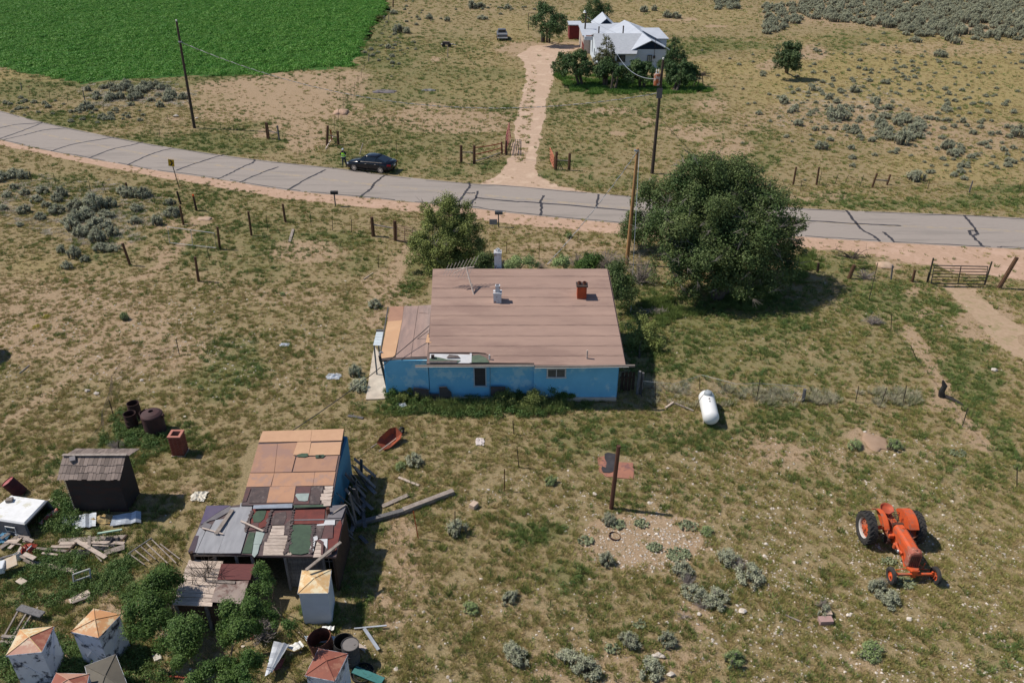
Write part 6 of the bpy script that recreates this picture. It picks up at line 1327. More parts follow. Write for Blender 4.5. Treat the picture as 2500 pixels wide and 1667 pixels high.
wa = q[2].lerp(q[3],.24).lerp(qb[2].lerp(qb[3],.24),.5); wb_ = q[2].lerp(q[3],.46).lerp(qb[2].lerp(qb[3],.46),.5); wa = Vector((wa.x,wa.y-.05,.42)); wb_ = Vector((wb_.x,wb_.y-.05,.42))
mb = MB(); mb.bar(wa,wb_,.02,.30,up=(0,0,1)); mb = MB(); mb.bar(wa,wb_,.30,.02); 
mb = MB(); d_ = (wb_-wa); n_ = Vector((0,0,1)); mb.add([wa-n_*.13,wb_-n_*.13,wb_+n_*.13,wa+n_*.13,wa-n_*.13-Vector((0,.03,0)),wb_-n_*.13-Vector((0,.03,0)),wb_+n_*.13-Vector((0,.03,0)),wa+n_*.13-Vector((0,.03,0))],[(0,1,2,3),(7,6,5,4),(0,4,5,1),(1,5,6,2),(2,6,7,3),(3,7,4,0)]); build(mb,'window_frame',white_paint,TP)
mb = MB(); e_ = d_*.08; mb.add([wa+e_-n_*.09-Vector((0,.04,0)),wb_-e_-n_*.09-Vector((0,.04,0)),wb_-e_+n_*.09-Vector((0,.04,0)),wa+e_+n_*.09-Vector((0,.04,0))],[(0,1,2,3)]); build(mb,'pane',glass_dark,TP)
mb = MB(); p = G(24,1222,zt+.05); mb.box(p+Vector((0,0,.05)),(.26,.22,.12),rz=.2); tag(build(mb,'wood_block',wood_old),'weathered block resting on the white truck topper','block')
mb = MB(); mb.tube([G(99,1280,.15),G(116,1264,.2),G(130,1252,.22),G(141,1243,.28)],[.12,.13,.12,.09],10); tag(build(mb,'rusty_pipe',M('pipe_redwhite',(.40,.09,.06),(.55,.38,.32),4,thr=(.5,.6))),'thick red and pale rusted pipe lying right of the topper','pipe')
def corr(pts, n, mat, label, amp=.03, z=.06, name='corrugated_sheet'):
    a,b,c_,d = [G(*p_,) for p_ in pts]; mb = MB(); rows = 6
    V_ = []
    for i in range(n+1):
        for j in range(rows+1):
            p_ = a.lerp(d,i/n).lerp(b.lerp(c_,i/n),j/rows); V_.append((p_.x,p_.y,z+amp*(i%2)+.10*math.sin(j*1.3+pts[0][0])**2*(j/rows)))
    mb.add(V_,[(i*(rows+1)+j,(i+1)*(rows+1)+j,(i+1)*(rows+1)+j+1,i*(rows+1)+j+1) for i in range(n) for j in range(rows)]); return tag(build(mb,name,mat),label,'metal sheet')
corr([(183,1262),(238,1256),(236,1290),(186,1294)],12,tin_m,'shiny corrugated sheet left of the yellow foam in front of the outhouse',.04,.1)
corr([(278,1262),(346,1252),(346,1280),(270,1288)],12,tin_m,'shiny corrugated sheet right of the yellow foam in front of the outhouse',.04,.1)
corr([(150,1268),(186,1262),(190,1288),(155,1285)],8,galv,'crumpled bright sheet in the grass left of the corrugated sheets',.06,.08)
corr([(672,1580),(712,1590),(672,1655),(650,1667)],6,galv,'curved silvery sheet propped in the leaves left of the rust red bin',.01,.35)
corr([(700,1590),(735,1577),(745,1590),(720,1600)],4,white_paint,'small bright bent sheet above the rust red bin lid',.02,.25)
corr([(742,1555),(860,1558),(868,1575),(750,1570)],6,M('sheet_paleblue',(.55,.62,.66),(.42,.47,.5),3,rough=.5),'long pale bluish sheets on the ground below the clean white bin',.02,.08)
corr([(788,1533),(818,1535),(816,1546),(786,1542)],3,white_paint,'small white panel at the foot of the clean white bin',.02,.12)
corr([(660,1622),(700,1610),(690,1635),(668,1642)],3,M('scrap_pink',(.35,.12,.11)),'pinkish curved scrap between silvery sheet and rust red bin',.02,.08)
rag(250,1270,.62,.3,.35,M('foam_yellow',(.56,.42,.20),(.44,.32,.15),3,bump=.5),'crumpled yellow insulation foam on top of the corrugated sheets','insulation_foam','foam')
rag(200,1303,.6,.12,.15,M('foam_green',(.36,.36,.16),(.28,.27,.12),3),'long strip of yellow green foam in the grass by the planks','insulation_foam','foam')
lying('pipe', G(238,1302,.15), G(298,1292,.2), .07,.06, M('pipe_mint',(.45,.62,.50)), 'pale green pipe in the grass right of the foam','pipe')
P_ = [((145,1322),(310,1312),.24,wood_old,'long wide board along the top of the plank pile'),((147,1330),(250,1328),.16,wood_pale,'pale board in the plank pile under the long one'),((228,1328),(305,1330),.16,wood_pale,'short pale board at the right end of the plank pile'),
 ((186,1324),(260,1366),.17,wood_pale,'wide pale board slanting down across the plank pile'),((219,1310),(220,1345),.12,wood_old,'short upright-looking board crossing the plank pile'),((126,1338),(180,1336),.14,wood_pale,'pale board low at the left of the plank pile'),
 ((90,1343),(175,1349),.12,wood_old,'thin board at the far left of the plank pile'),((105,1356),(143,1358),.10,wood_pale,'small pale stub under the plank pile'),((255,1352),(306,1340),.3,wood_old,'broad grey board at the lower right of the plank pile'),
 ((152,1362),(190,1330),.08,wood_dark,'dark stick under the slanting board'),((298,1325),(312,1307),.08,wood_dark,'dark stub at the right end of the plank pile'),((228,1337),(266,1336),.06,wood_pale,'thin pale lath in the middle of the plank pile'),
 ((68,1373),(186,1398),.20,wood_pale,'long pale crooked board left of the wire frame'),((66,1299),(2,1343),.22,wood_old,'grey board leaning over the junk at the left edge'),((60,1310),(25,1345),.16,wood_pale,'pale board in the junk at the left edge, lower one'),
 ((0,1370),(52,1350),.08,wood_grey,'grey pole in the junk at the left edge'),((0,1368),(45,1365),.05,galv,'thin bright bar in the junk at the left edge'),
 ((171,1472),(220,1448),.25,wood_pale,'chipped whitish boards below the wire frame'),((178,1476),(222,1460),.12,wood_old,'thin grey board beside the chipped whitish ones'),((48,1430),(62,1420),.4,concrete,'pale flat piece in the weeds at left'),((62,1432),(55,1455),.1,wood_dark,'dark curved stick below the pale flat piece'),
 ((755,1562),(862,1570),.12,wood_old,'grey board below the clean white bin'),((842,1558),(893,1590),.16,wood_pale,'pale board slanting right above the drums'),((890,1540),(925,1591),.12,galv,'shiny channel pointing down right near the drums'),((865,1536),(945,1533),.06,galv,'thin bright bar lying right of the clean white bin'),
 ((2,1570),(34,1570),.14,wood_old,'grey board at the left edge behind the half orange bin'),((400,1654),(500,1660),.06,rust_red,'thin rusty bar at the bottom edge'),((865,1640),(935,1667),.3,M('channel_green',(.06,.20,.19)),'teal green channel in the bottom edge right of the bins'),
 ((185,1270),(196,1285),.04,wood_dark,'forked twig on the left corrugated sheet'),((122,1222),(150,1240),.12,wood_pale,'short pale board behind the topper'),((250,1375),(234,1357),.05,wood_old,'thin lath end in the weeds by the slanting board')]
for i_, (a,b,w_,m_,lb) in enumerate(P_): lying('plank' if w_ > .07 else 'bar', G(*a)+Vector((0,0,.06+.03*(i_%4))), G(*b)+Vector((0,0,.05+.025*(i_%5))), w_, .035, m_, lb, 'board' if 'board' in lb or 'lath' in lb else ('channel' if 'channel' in lb else 'bar' if 'bar' in lb or 'pole' in lb else 'scrap'))
rag(270,1325,.42,.3,.3,tar,'black torn plastic draped over the plank pile','plastic_sheet','plastic'); rag(195,1352,.55,.22,.2,tar,'black plastic bunched under the slanting board','plastic_sheet','plastic'); rag(245,1342,.5,.16,.2,M('plastic_grey',(.07,.065,.075)),'dark grey plastic to the right of the slanting board','plastic_sheet','plastic')
rag(8,1316,.3,.35,.3,M('cloth_blue',(.12,.30,.45),(.08,.2,.32),3),'blue cloth in the junk at the left edge','cloth','cloth'); rag(70,1345,.42,.36,.4,M('cloth_red',(.42,.08,.05),(.3,.06,.05),4),'red rusty seat frame cover in the junk at left','red_cover','scrap')
rag(20,1300,.3,.2,.3,M('cloth_dark',(.09,.08,.08)),'dark bundle beside the blue cloth','bundle','bundle')
for k in range(16):
    a_, b_ = random.uniform(0,66), random.uniform(1300,1400); an = random.uniform(-.7,.9); l_ = random.uniform(14,34)
    lying('plank', G(a_,b_)+Vector((0,0,random.uniform(.1,.45))), G(a_+l_*math.cos(an),b_-l_*math.sin(an)*.7)+Vector((0,0,random.uniform(.05,.4))), random.uniform(.06,.2), .03, random.choice((wood_pale,wood_old,wood_grey,galv)), 'splintered board in the jumble of scrap at the left edge', 'board', 'boards in the scrap jumble at left')
# two old window sashes / sink
for i_, (x0,y0) in enumerate(((4,1283),(22,1288))):
    Wd = empty('white_door_panel', G(x0,y0+10), ['white moulded door panel in the junk, left one','white moulded door panel in the junk, right one'][i_], 'panel'); p = Wd.location
    mb = MB(); mb.box((p.x,p.y+.2,.55),(.36,.5,.04),rz=-.35,rx=.3); build(mb,'panel',white_paint,Wd); mb = MB(); mb.box((p.x,p.y+.2,.575),(.24,.34,.03),rz=-.35,rx=.3); build(mb,'recess',galv,Wd)
mb = MB(); mb.lathe([(.12,0),(.14,.3),(.13,.3),(.11,.02),(0,.02)],G(49,1365),(-.3,.2,1),16); tag(build(mb,'bucket',white_paint),'small white bucket tipped in the junk at left','bucket')
mb = MB(); p = G(28,1392); mb.box(p+Vector((0,0,.4)),(.62,.5,.05),rz=.5,rx=.25,ry=-.15); tag(build(mb,'board_sheet',M('ply_stained',(.62,.54,.44),(.50,.38,.26),3)),'pale stained plywood square tilted at the left edge','plywood')
mb = MB(); p = G(6,1400); mb.box(p+Vector((0,0,.35)),(.4,.5,.3),rz=.3); tag(build(mb,'appliance_shell',M('shell_white',(.70,.72,.74),(.6,.62,.64),3,rough=.4),bevel=.04),'white appliance shell half out of the picture at left','appliance')
FR = empty('screen_frame', G(200,1425), 'rectangular grey frame with netting standing in the weeds', 'frame'); a,b = G(182,1432), G(222,1418)
tl_, tr_ = at(178,1402,a.y+.15), at(219,1388,b.y+.15)
for s_ in ((a,b),(b,tr_),(tr_,tl_),(tl_,a),(a.lerp(tl_,.45),b.lerp(tr_,.45))): mb = MB(); mb.bar(s_[0],s_[1],.05,.05); build(mb,'bar',M('frame_grey',(.42,.43,.40)) if 'frame_grey' not in MATS else MATS['frame_grey'],FR)
mb = MB()
for k in range(9):
    t = (k+.5)/9; mb.tube([a.lerp(b,t),tl_.lerp(tr_,t)],.004,3,cap=False)
o_ = build(mb,'mesh_wires',steel_dark,FR); o_['kind']='stuff'
RK = empty('bed_rack', G(365,1345), 'rack of thin pale slats lying in the dry weeds left of the shed', 'rack')
for k,(x0,y0,x1,y1) in enumerate([(314,1350,353,1378),(328,1341,364,1369),(340,1330,380,1365),(354,1323,410,1375),(368,1314,430,1374),(391,1327,439,1364)]): mb = MB(); mb.bar(G(x0,y0,.2),G(x1,y1,.15),.04,.03); build(mb,'slat',wood_old,RK)
mb = MB(); mb.bar(G(312,1352,.2),G(370,1313,.24),.04,.04); build(mb,'end_rail',wood_grey,RK)
DS = empty('drying_rack', G(60,1520), 'long grey rack of parallel poles behind the half orange bin', 'rack')
for k,(x0,y0,x1,y1) in enumerate([(50,1480,6,1560),(65,1496,30,1555),(78,1498,55,1535)]): mb = MB(); mb.bar(G(x0,y0,.25),G(x1,y1,.15),.06,.05); build(mb,'pole',wood_old,DS)
mb = MB(); mb.bar(G(46,1482,.3),G(104,1500,.3),.28,.06); build(mb,'end_board',wood_grey,DS)
mb = MB(); mb.bar(G(4,1552,.2),G(48,1556,.2),.12,.05); build(mb,'cross_board',wood_old,DS)
# ---------------------------------------------------------------- old pickup and small trailer in the far pasture
OT = empty('old_pickup', G(1227,101), 'old grey pickup seen from behind in the far pasture', 'pickup'); OT.rotation_euler = (0,0,R(3))
gry = M('pickup_grey',(.13,.14,.16),(.10,.105,.12),3,rough=.4)
mb = MB(); mb.loft([[(s_*w_,y_,z_) for s_,z_ in ((-1,.45),(1,.45),(1,z1),(-1,z1))] for y_,w_,z1 in ((0,.88,1.05),(1.8,.90,1.08),(3.6,.90,1.08),(4.7,.85,1.0))]); build(mb,'body',gry,OT,local=True,bevel=.05)
mb = MB(); mb.loft([[(s_*.80,1.75,1.05),(s_*.80,3.4,1.05),(s_*.66,3.0,1.62),(s_*.66,1.95,1.62)] for s_ in (-1,1)]); build(mb,'cab',gry,OT,local=True,bevel=.04)
mb = MB(); mb.box((0,1.80,1.36),(1.15,.04,.36)); build(mb,'rear_window',glass_dark,OT,local=True)
mb = MB(); mb.box((0,.95,1.07),(1.5,1.5,.04)); build(mb,'bed',M('bed_grey',(.20,.21,.22),(.12,.12,.12),4),OT,local=True)
mb = MB(); mb.box((0,-.08,.55),(1.75,.12,.16)); build(mb,'bumper',white_paint,OT,local=True)
for sx in (-.8,.8):
    mb = MB(); mb.box((sx,-.01,.85),(.1,.03,.2)); build(mb,'taillight',rust_red,OT,local=True)
    for y_ in (.9,3.9): mb = MB(); mb.lathe([(.0,-.1),(.34,-.1),(.34,.1),(0,.1)],(sx,y_,.35),(1,0,0),16); build(mb,'wheel',black_rub,OT,local=True)
TL = empty('scrap_trailer', G(1091,115), 'low dark flat trailer with scrap in the far pasture', 'trailer')
mb = MB(); mb.box((0,0,.45),(1.9,.9,.1)); build(mb,'bed',wood_old,TL,local=True); mb = MB(); mb.box((-.1,0,.65),(1.2,.7,.3)); build(mb,'load',steel_dark,TL,local=True)
for sx in (-.5,.5): mb = MB(); mb.lathe([(0,-.06),(.3,-.06),(.3,.06),(0,.06)],(sx,-.5,.3),(0,1,0),14); build(mb,'wheel',black_rub,TL,local=True)
mb = MB(); mb.tube([(.95,0,.45),(1.5,0,.3)],.05,6); build(mb,'hitch',galv,TL,local=True)
mb = MB(); mb.lathe([(.0,0),(.35,0),(.36,1.3),(.34,1.3),(.33,.05)],G(1325.5,104),n=16); tag(build(mb,'barrel',steel_dark),'dark barrel under the tree left of the white house','barrel')
SW = empty('swing_frame', G(1290,75), 'thin dark swing frame left of the tree by the driveway end', 'frame'); p = SW.location
for a_, b_ in (((0,0,0),(0,0,3.0)),((0,0,3.0),(1.3,0,3.0)),((.0,.9,0),(0,0,3.0))): mb = MB(); mb.tube([p+Vector(a_),p+Vector(b_)],.05,6); build(mb,'tube',steel_dark,SW)
rag(1046,222,1.2,.4,.3,M('scrap_grey',(.3,.3,.28),(.12,.12,.12),3),'small heap of grey scrap in the pasture left of the driveway','scrap_heap','scrap')
rag(940,225,1.8,.9,.35,M('ash_grey',(.16,.14,.15),(.24,.21,.2),3),'low dark grey ash heap right of the stake fence','ash_heap','heap')
# unseen tank-shaped body, added only to cast the shadow at the left edge
KT = empty('shadow_caster', (-31.6,39.6,0), 'unseen round body outside the left edge, added to cast a shadow into the near pasture', 'tank')
mb = MB(); mb.lathe([(0,0),(1.25,0),(1.25,1.7),(1.1,1.9),(.5,2.1),(0,2.12)],n=24); build(mb,'shell',M('caster_green',(.03,.045,.035)),KT,local=True,smooth=False); mb = MB(); mb.lathe([(.25,0),(.25,.12),(0,.14)],(0,0,2.08),n=12); build(mb,'lid',steel_dark,KT,local=True)
# ---------------------------------------------------------------- trees
lf_dark = leafmat('leaf_dark', (.065,.115,.035), (.16,.20,.07), .5, .28, .55)
lf_mid = leafmat('leaf_mid', (.06,.115,.032), (.10,.16,.045), .4, .22, .8)
lf_olive = leafmat('leaf_olive', (.16,.20,.055), (.27,.30,.09), .4, .22, .9)
lf_pine = leafmat('leaf_pine', (.06,.075,.028), (.16,.15,.06), .4, .1, 1.1)
lf_far = leafmat('leaf_far', (.05,.10,.035), (.10,.15,.05), .45, .2, .5)
lf_bush = leafmat('leaf_bush', (.055,.115,.025), (.12,.19,.045), .4, .22, 1.5)
lf_sage = leafmat('leaf_sage', (.29,.305,.20), (.41,.42,.285), .28, .05, 3)
lf_sageg = leafmat('leaf_sage_green', (.22,.30,.11), (.32,.39,.16), .3, .1, 3)
bark = M('bark_brown', (.12,.095,.075), (.07,.055,.045), 5, bump=.4)
twig_m = M('twig_grey', (.36,.31,.28), (.22,.185,.165), 6, island=-.15)
def crown(lobes, n, leaf, mat, name, parent, inner=.45, flat=.85, asp=.5, sub=7, gap=.35, up=.35):
    """lobes (x,y,z,r): each is broken up into clumps, the leaves sit in the outer part of every clump"""
    lobes = np.array(lobes, float); wts = lobes[:,3]**2; clumps = []
    for L in lobes:
        m = max(6, int(sub*L[3]**2*2.2)); d = rng.normal(size=(m,3)); d /= np.linalg.norm(d,axis=1)[:,None]; d[:,2] = np.where(d[:,2] < -.5, -d[:,2], d[:,2])
        rr = L[3]*rng.uniform(.55,1.0,m); c = L[:3]+d*rr[:,None]*np.array([1,1,flat]); cr = L[3]*rng.uniform(.16,.36,m)*(1 if L[3] > 1 else 1.7); clumps.append(np.concatenate([c,cr[:,None],d],1))
    cl = np.concatenate(clumps); keep = rng.random(len(cl)) > gap*.3; cl = cl[keep]
    pr = cl[:,3]**2; pr /= pr.sum(); idx = rng.choice(len(cl), n, p=pr)
    d = rng.normal(size=(n,3)); d /= np.linalg.norm(d,axis=1)[:,None]; rad = rng.uniform(.3,1.0,n)**.8*np.where(rng.random(n) < .25, 1.45, 1.0)
    c = cl[idx,:3]+d*(rad*cl[idx,3])[:,None]; c[:,2] = np.maximum(c[:,2], .05)
    v, f = leaves(c, d*.6+cl[idx,4:7]*.6, leaf, up, asp); me = npmesh(name, v-np.tile(np.array(parent.location), (len(v),1)) if parent else v, f, mat)
    o = bpy.data.objects.new(name, me); link(o, parent); return o, cl
def branches(base, tips, r0, mat, name, parent, twig=0, bend=.15):
    mb = MB(); base = Vector(base)
    for t in tips:
        t = Vector(t); mid_ = base.lerp(t,.5)+Vector((random.uniform(-1,1),random.uniform(-1,1),.3))*((t-base).length*bend); r_ = r0*random.uniform(.35,.6)
        mb.tube([base, base.lerp(mid_,.6)+Vector((0,0,.05)), mid_.lerp(t,.3), t],[r_,r_*.75,r_*.5,r_*.15],5,cap=False)
        for k in range(twig):
            a = mid_.lerp(t,random.random()); b = a+Vector((random.uniform(-1,1),random.uniform(-1,1),random.uniform(-.3,.9)))*(t-base).length*.18; mb.tube([a,a.lerp(b,.5)+Vector((0,0,.03)),b],[r_*.2,r_*.15,r_*.06],3,cap=False)
    o = build(mb, name, mat, parent); return o
def tree(name, label, base, lobes, n, leaf, lm, tr, cat='tree', trunks=1, limbs=8, group=None, bare=0, **kw):
    T = empty(name, base, label, cat, group); c = Vector(np.average(np.array(lobes)[:,:3],axis=0,weights=np.array(lobes)[:,3]))
    for k in range(trunks):
        o_ = Vector((random.uniform(-1,1),random.uniform(-1,1),0))*tr*2.2*(trunks > 1); mb = MB(); b = Vector(base)+o_; tp_ = Vector((c.x*.8+b.x*.2,c.y*.8+b.y*.2,c.z))+o_*1.5
        mb.tube([b-Vector((0,0,.1)), b.lerp(tp_,.35)+Vector((.03,.02,0)), b.lerp(tp_,.7), tp_],[tr*1.25,tr,tr*.7,tr*.4],9,cap=False); build(mb,'trunk',bark,T)
    o, cl = crown(lobes, n, leaf, lm, 'crown', T, **kw)
    st_ = Vector(base).lerp(c,.45); sel = cl[rng.choice(len(cl), min(limbs,len(cl)), replace=False)]
    branches(st_, [q[:3] for q in sel], tr*1.1, bark, 'limbs', T, 1)
    if bare:
        sel = cl[rng.choice(len(cl), bare)]; mb = MB()
        for q in sel:
            p = Vector(q[:3])+Vector(q[4:7])*q[3]*.9; d_ = (Vector(q[4:7])+Vector((random.uniform(-1,1),random.uniform(-1,1),random.uniform(-.4,.6)))).normalized()
            for k in range(5):
                e = p+(d_+Vector((random.uniform(-.6,.6),random.uniform(-.6,.6),random.uniform(-.5,.5)))).normalized()*random.uniform(.3,.8); mb.tube([p-d_*.3,p,e],[.02,.014,.005],3,cap=False)
        o_ = build(mb,'bare_twigs',twig_m,T); o_['kind'] = 'stuff'
    return T
def A(px,py,Y,r): p = at(px,py,Y); return (p.x,p.y,p.z,r)
# big tree
b0 = G(1745,720)
big = [A(1700,440,50.5,2.1),A(1800,445,51,2.0),A(1625,500,54.5,1.9),A(1870,520,50,2.1),A(1740,520,49,2.4),A(1640,580,48,2.1),A(1900,600,48.5,1.7),A(1820,610,47.5,2.2),A(1720,640,46.8,2.0),A(1650,650,47,1.6),A(1880,660,47.5,1.6),A(1790,690,46.2,1.5),A(1575,560,55,1.5),A(1580,480,55,1.5),A(1720,700,46.2,1.1),A(1930,560,49,1.2),A(1750,580,48.5,2.2),A(1690,560,49,2.0),A(1800,560,48.8,2.2),A(1770,480,50.5,2.1),A(1700,620,47.5,1.9),A(1850,590,48,2.0),A(1760,650,47,1.8),A(1830,660,47,1.7),A(1680,690,46.4,1.3),A(1860,700,46.4,1.2)]
tree('broad_tree','very large dense green elm-like tree between the blue house and the road',b0,big,190000,.16,lf_dark,.38,trunks=3,limbs=40,bare=200,sub=6,gap=.8)
b1 = G(1110,655)
tree('olive_tree','airy olive green tree standing behind the left corner of the pink roof',b1,[A(1095,530,52.5,1.2),A(1060,560,52.3,1.2),A(1130,560,52.5,1.3),A(1040,600,52,1.2),A(1095,610,51.6,1.5),A(1150,615,51.8,1.1),A(1030,635,51.5,.9),A(1090,500,52.6,.8),A(1045,510,52.6,.45),A(1140,640,51.4,.8),A(1070,520,52.6,1.0),A(1120,520,52.6,.9),A(1150,580,52.2,1.1),A(1060,600,52,1.3),A(1110,580,52.3,1.4),A(1025,600,51.8,.9),A(1070,645,51.3,1.0),A(1120,645,51.3,1.0),A(1165,600,52,.8)],62000,.12,lf_olive,.14,trunks=3,limbs=24,bare=16,gap=1.2)
# around the white house
def far(px, py, lob, label, n, tr=.16, lm=None, trunks=2, leaf=.26, name='garden_tree', **kw):
    return tree(name, label, G(px,py), lob, n, leaf, lm or lf_far, tr, trunks=trunks, limbs=6, **kw)
far(1340,103,[A(1335,40,141,1.9),A(1365,55,141,1.6),A(1310,55,141,1.5),A(1345,72,140,1.9),A(1320,18,142,1.0),A(1375,75,140,1.0),A(1352,85,139.5,1.2)],'round green tree left of the white house at the end of the driveway',9000)
far(1455,62,[A(1450,15,165,2.0),A(1475,30,165,1.9),A(1435,35,165,1.6),A(1455,45,164,2.0),A(1425,50,164,1.0)],'leafy tree behind the white house cut by the top edge',7000)
far(1420,210,[A(1385,150,111,1.5),A(1415,145,111,1.4),A(1430,165,110.5,1.3),A(1395,168,110,1.5),A(1365,165,110.5,1.1),A(1425,178,109.8,.9)],'wide dark tree at the right of the driveway before the white house',9000,trunks=3)
far(1477,212,[A(1480,160,110,.9),A(1465,175,109.5,1.0),A(1490,170,109.5,.7),A(1475,182,109.3,.6)],'low dark tree under the yellowish pine',4500,trunks=3)
far(1495,220,[A(1500,175,108.5,.8),A(1512,170,108.6,.6),A(1503,184,108.3,.5)],'slim dark tree just right of the low one by the pine',3000)
far(1565,215,[A(1535,180,109,1.1),A(1560,165,109.5,1.0),A(1585,175,109,1.2),A(1555,186,108.5,1.0),A(1580,192,108.4,1.1),A(1535,190,108.4,.9),A(1548,160,110,.6),A(1580,160,110,.7),A(1600,184,108.8,.6)],'broad low dark bushy tree in front of the white house wall',8500,trunks=4)
far(1645,225,[A(1640,175,109,1.2),A(1665,170,109,1.3),A(1690,180,109,1.0),A(1655,194,108.4,1.4),A(1680,192,108.4,1.0),A(1632,182,108.6,.8)],'large dark tree at the right corner of the white house garden',8500,trunks=3)
def conifer(px, py, tops, label, n, lm, r=1.5):
    b = G(px,py); top = at(*tops, b.y); T = empty('pine_tree', b, label, 'tree'); mb = MB(); mb.tube([b, top],[.16,.03],8); build(mb,'trunk',bark,T)
    lob = []
    for k in range(26):
        t = .22+.76*k/26; a = k*2.4; rr_ = r*(1-t)**.75*random.uniform(.6,1.1)+.12; p = b.lerp(top,t); lob.append((p.x+math.cos(a)*rr_*.8,p.y+math.sin(a)*rr_*.8,p.z,.26+rr_*.28))
    crown(lob, n, .24, lm, 'crown', T, asp=.3, sub=14, gap=1.0); return T
conifer(1481,205,(1480,85),'yellowish green pine in front of the pale roof of the white house',9500,lf_pine,2.3)
conifer(1640,190,(1650,90),'dark narrow pine at the right corner of the white house',10000,lf_far,2.3)
far(1925,178,[A(1920,125,115,1.4),A(1940,120,115,1.2),A(1905,140,114.6,1.3),A(1935,145,114.5,1.5),A(1905,160,114,1.1),A(1945,165,114,.9),A(1925,160,114,1.3)],'lone rounded tree on the dry slope right of the white house',9000,lm=leafmat('leaf_lone',(.07,.115,.045),(.12,.165,.065),.4,.2,.8),name='lone_tree')
# dead shrub right of the garden
def twigs(name, base, tips, label, r0=.03, n2=4, parent=None, cat='dead shrub', spread=1, mat=None):
    mb = MB(); base = Vector(base)
    for t in tips:
        t = Vector(t); m_ = base.lerp(t,.5)+Vector((random.uniform(-1,1),random.uniform(-1,1),random.uniform(0,.6)))*(t-base).length*.15; mb.tube([base+Vector((random.uniform(-.1,.1),random.uniform(-.1,.1),0)),m_,t],[r0,r0*.6,r0*.2],4,cap=False)
        for k in range(n2):
            a = base.lerp(m_,.4+random.random()*.6) if k%2 else m_.lerp(t,random.random()); b = a+Vector((random.uniform(-1,1),random.uniform(-1,1),random.uniform(-.3,1)))*(t-base).length*.28*spread; mb.tube([a,a.lerp(b,.5),b],[r0*.4,r0*.3,r0*.1],3,cap=False)
    o = build(mb, name, mat or twig_m, parent)
    if parent is None: tag(o,label,cat)
    return o
def dome_tips(c, rx, ry, h, n, low=0): return [(c[0]+rx*math.cos(a)*s, c[1]+ry*math.sin(a)*s, low+h*math.sqrt(max(.05,1-s*s))*random.uniform(.7,1.1)) for a, s in ((random.uniform(0,6.28), math.sqrt(random.random())) for _ in range(n))]
DT = empty('dead_tree', G(1708,212), 'small dark leafless tree right of the white house garden', 'tree'); c = G(1708,212)
mb = MB(); [mb.tube([c+Vector((dx,0,0)), c+Vector((dx*.4,0,1.4))],.06,5) for dx in (-.9,-.3,.5)]; build(mb,'trunk',bark,DT); q = at(1708,186,c.y)
twigs('crown_twigs', q, dome_tips(q,1.8,1.2,1.0,40,q.z-.3), None, .05, 6, DT, mat=bark)
# shrubs behind the house
def shrub(px, py, lob, n, leaf, lm, label, name='shrub', cat='shrub', stems=6, **kw):
    b = G(px,py); T = empty(name, b, label, cat); o, cl = crown(lob, n, leaf, lm, 'foliage', T, **kw); branches(b, [q_[:3] for q_ in cl[rng.choice(len(cl),min(stems,len(cl)),replace=False)]], .05, bark, 'stems', T, 1); return T
shrub(1450,665,[A(1440,640,48,.8),A(1455,655,47.6,.7),A(1430,660,47.5,.6)],7000,.12,lf_bush,'bright green leafy bush rising behind the right end of the pink roof')
shrub(1515,735,[A(1510,680,46,1.0),A(1515,715,45.5,1.0),A(1500,665,46.5,.7),A(1525,695,45.7,.8)],9000,.12,lf_dark,'dark leafy bush right of the pink roof under the grey twigs')
shrub(1560,875,[A(1570,835,41,.9),A(1585,860,40.3,.7),A(1555,800,42,.9),A(1580,815,41.5,.8),A(1600,850,40.5,.6),A(1560,850,40.7,.7)],9000,.11,lf_olive,'loose olive shrub in the corner between house shadow and chain link fence',gap=1.5)
shrub(1195,650,[A(1190,640,46.5,.7),A(1170,645,46.5,.6)],4000,.12,lf_dark,'dark bush between the olive tree and the back chimney')
shrub(1270,655,[A(1275,640,47.5,.6),A(1300,645,47.5,.5),A(1250,645,47.5,.6)],3500,.1,lf_sageg,'green weedy bush just behind the pink roof ridge')
shrub(1375,650,[A(1370,640,47.5,.5),A(1382,635,47.5,.55)],2500,.1,lf_sageg,'fresh green bush behind the ridge near the red chimney')
shrub(1560,600,[A(1540,580,55,.9),A(1560,560,55.5,1.0),A(1540,540,55.5,.8)],7000,.13,lf_dark,'dark suckers of the big tree beside the tan pole')
for (a,b,rx,ry,h,n,lb) in [(1475,655,2.2,1.2,1.5,90,'big tangle of dead grey branches behind the right end of the roof'),(1560,690,1.6,1.2,2.0,70,'dead grey brush between the tan pole and the big tree'),(1410,650,1.2,.6,1.2,40,'dead grey brush behind the roof left of the green bush'),(1600,765,1.1,.5,.35,40,'low heap of bleached sticks on the grass right of the house'),(2130,790,.9,.5,.6,45,'bleached tumbleweed heap in the grass below the stake fence'),(2110,680,.9,.6,.7,40,'dead grey brush beside the leaning stake'),(1690,600,.0,.0,.1,1,'')]:
    if not n or rx == 0: continue
    c = G(a,b); twigs('dead_brush', c, dome_tips(c,rx,ry,h,n), lb, .022, 5)
c = G(2075,655); twigs('dead_brush', c+Vector((0,0,.8)), [(c.x+random.uniform(-1.6,1.6),c.y+random.uniform(-.5,.5),.9+random.uniform(-.2,.7)) for _ in range(22)], 'tangle of dark dead branches on the leaning post at right', .035, 4, mat=bark)
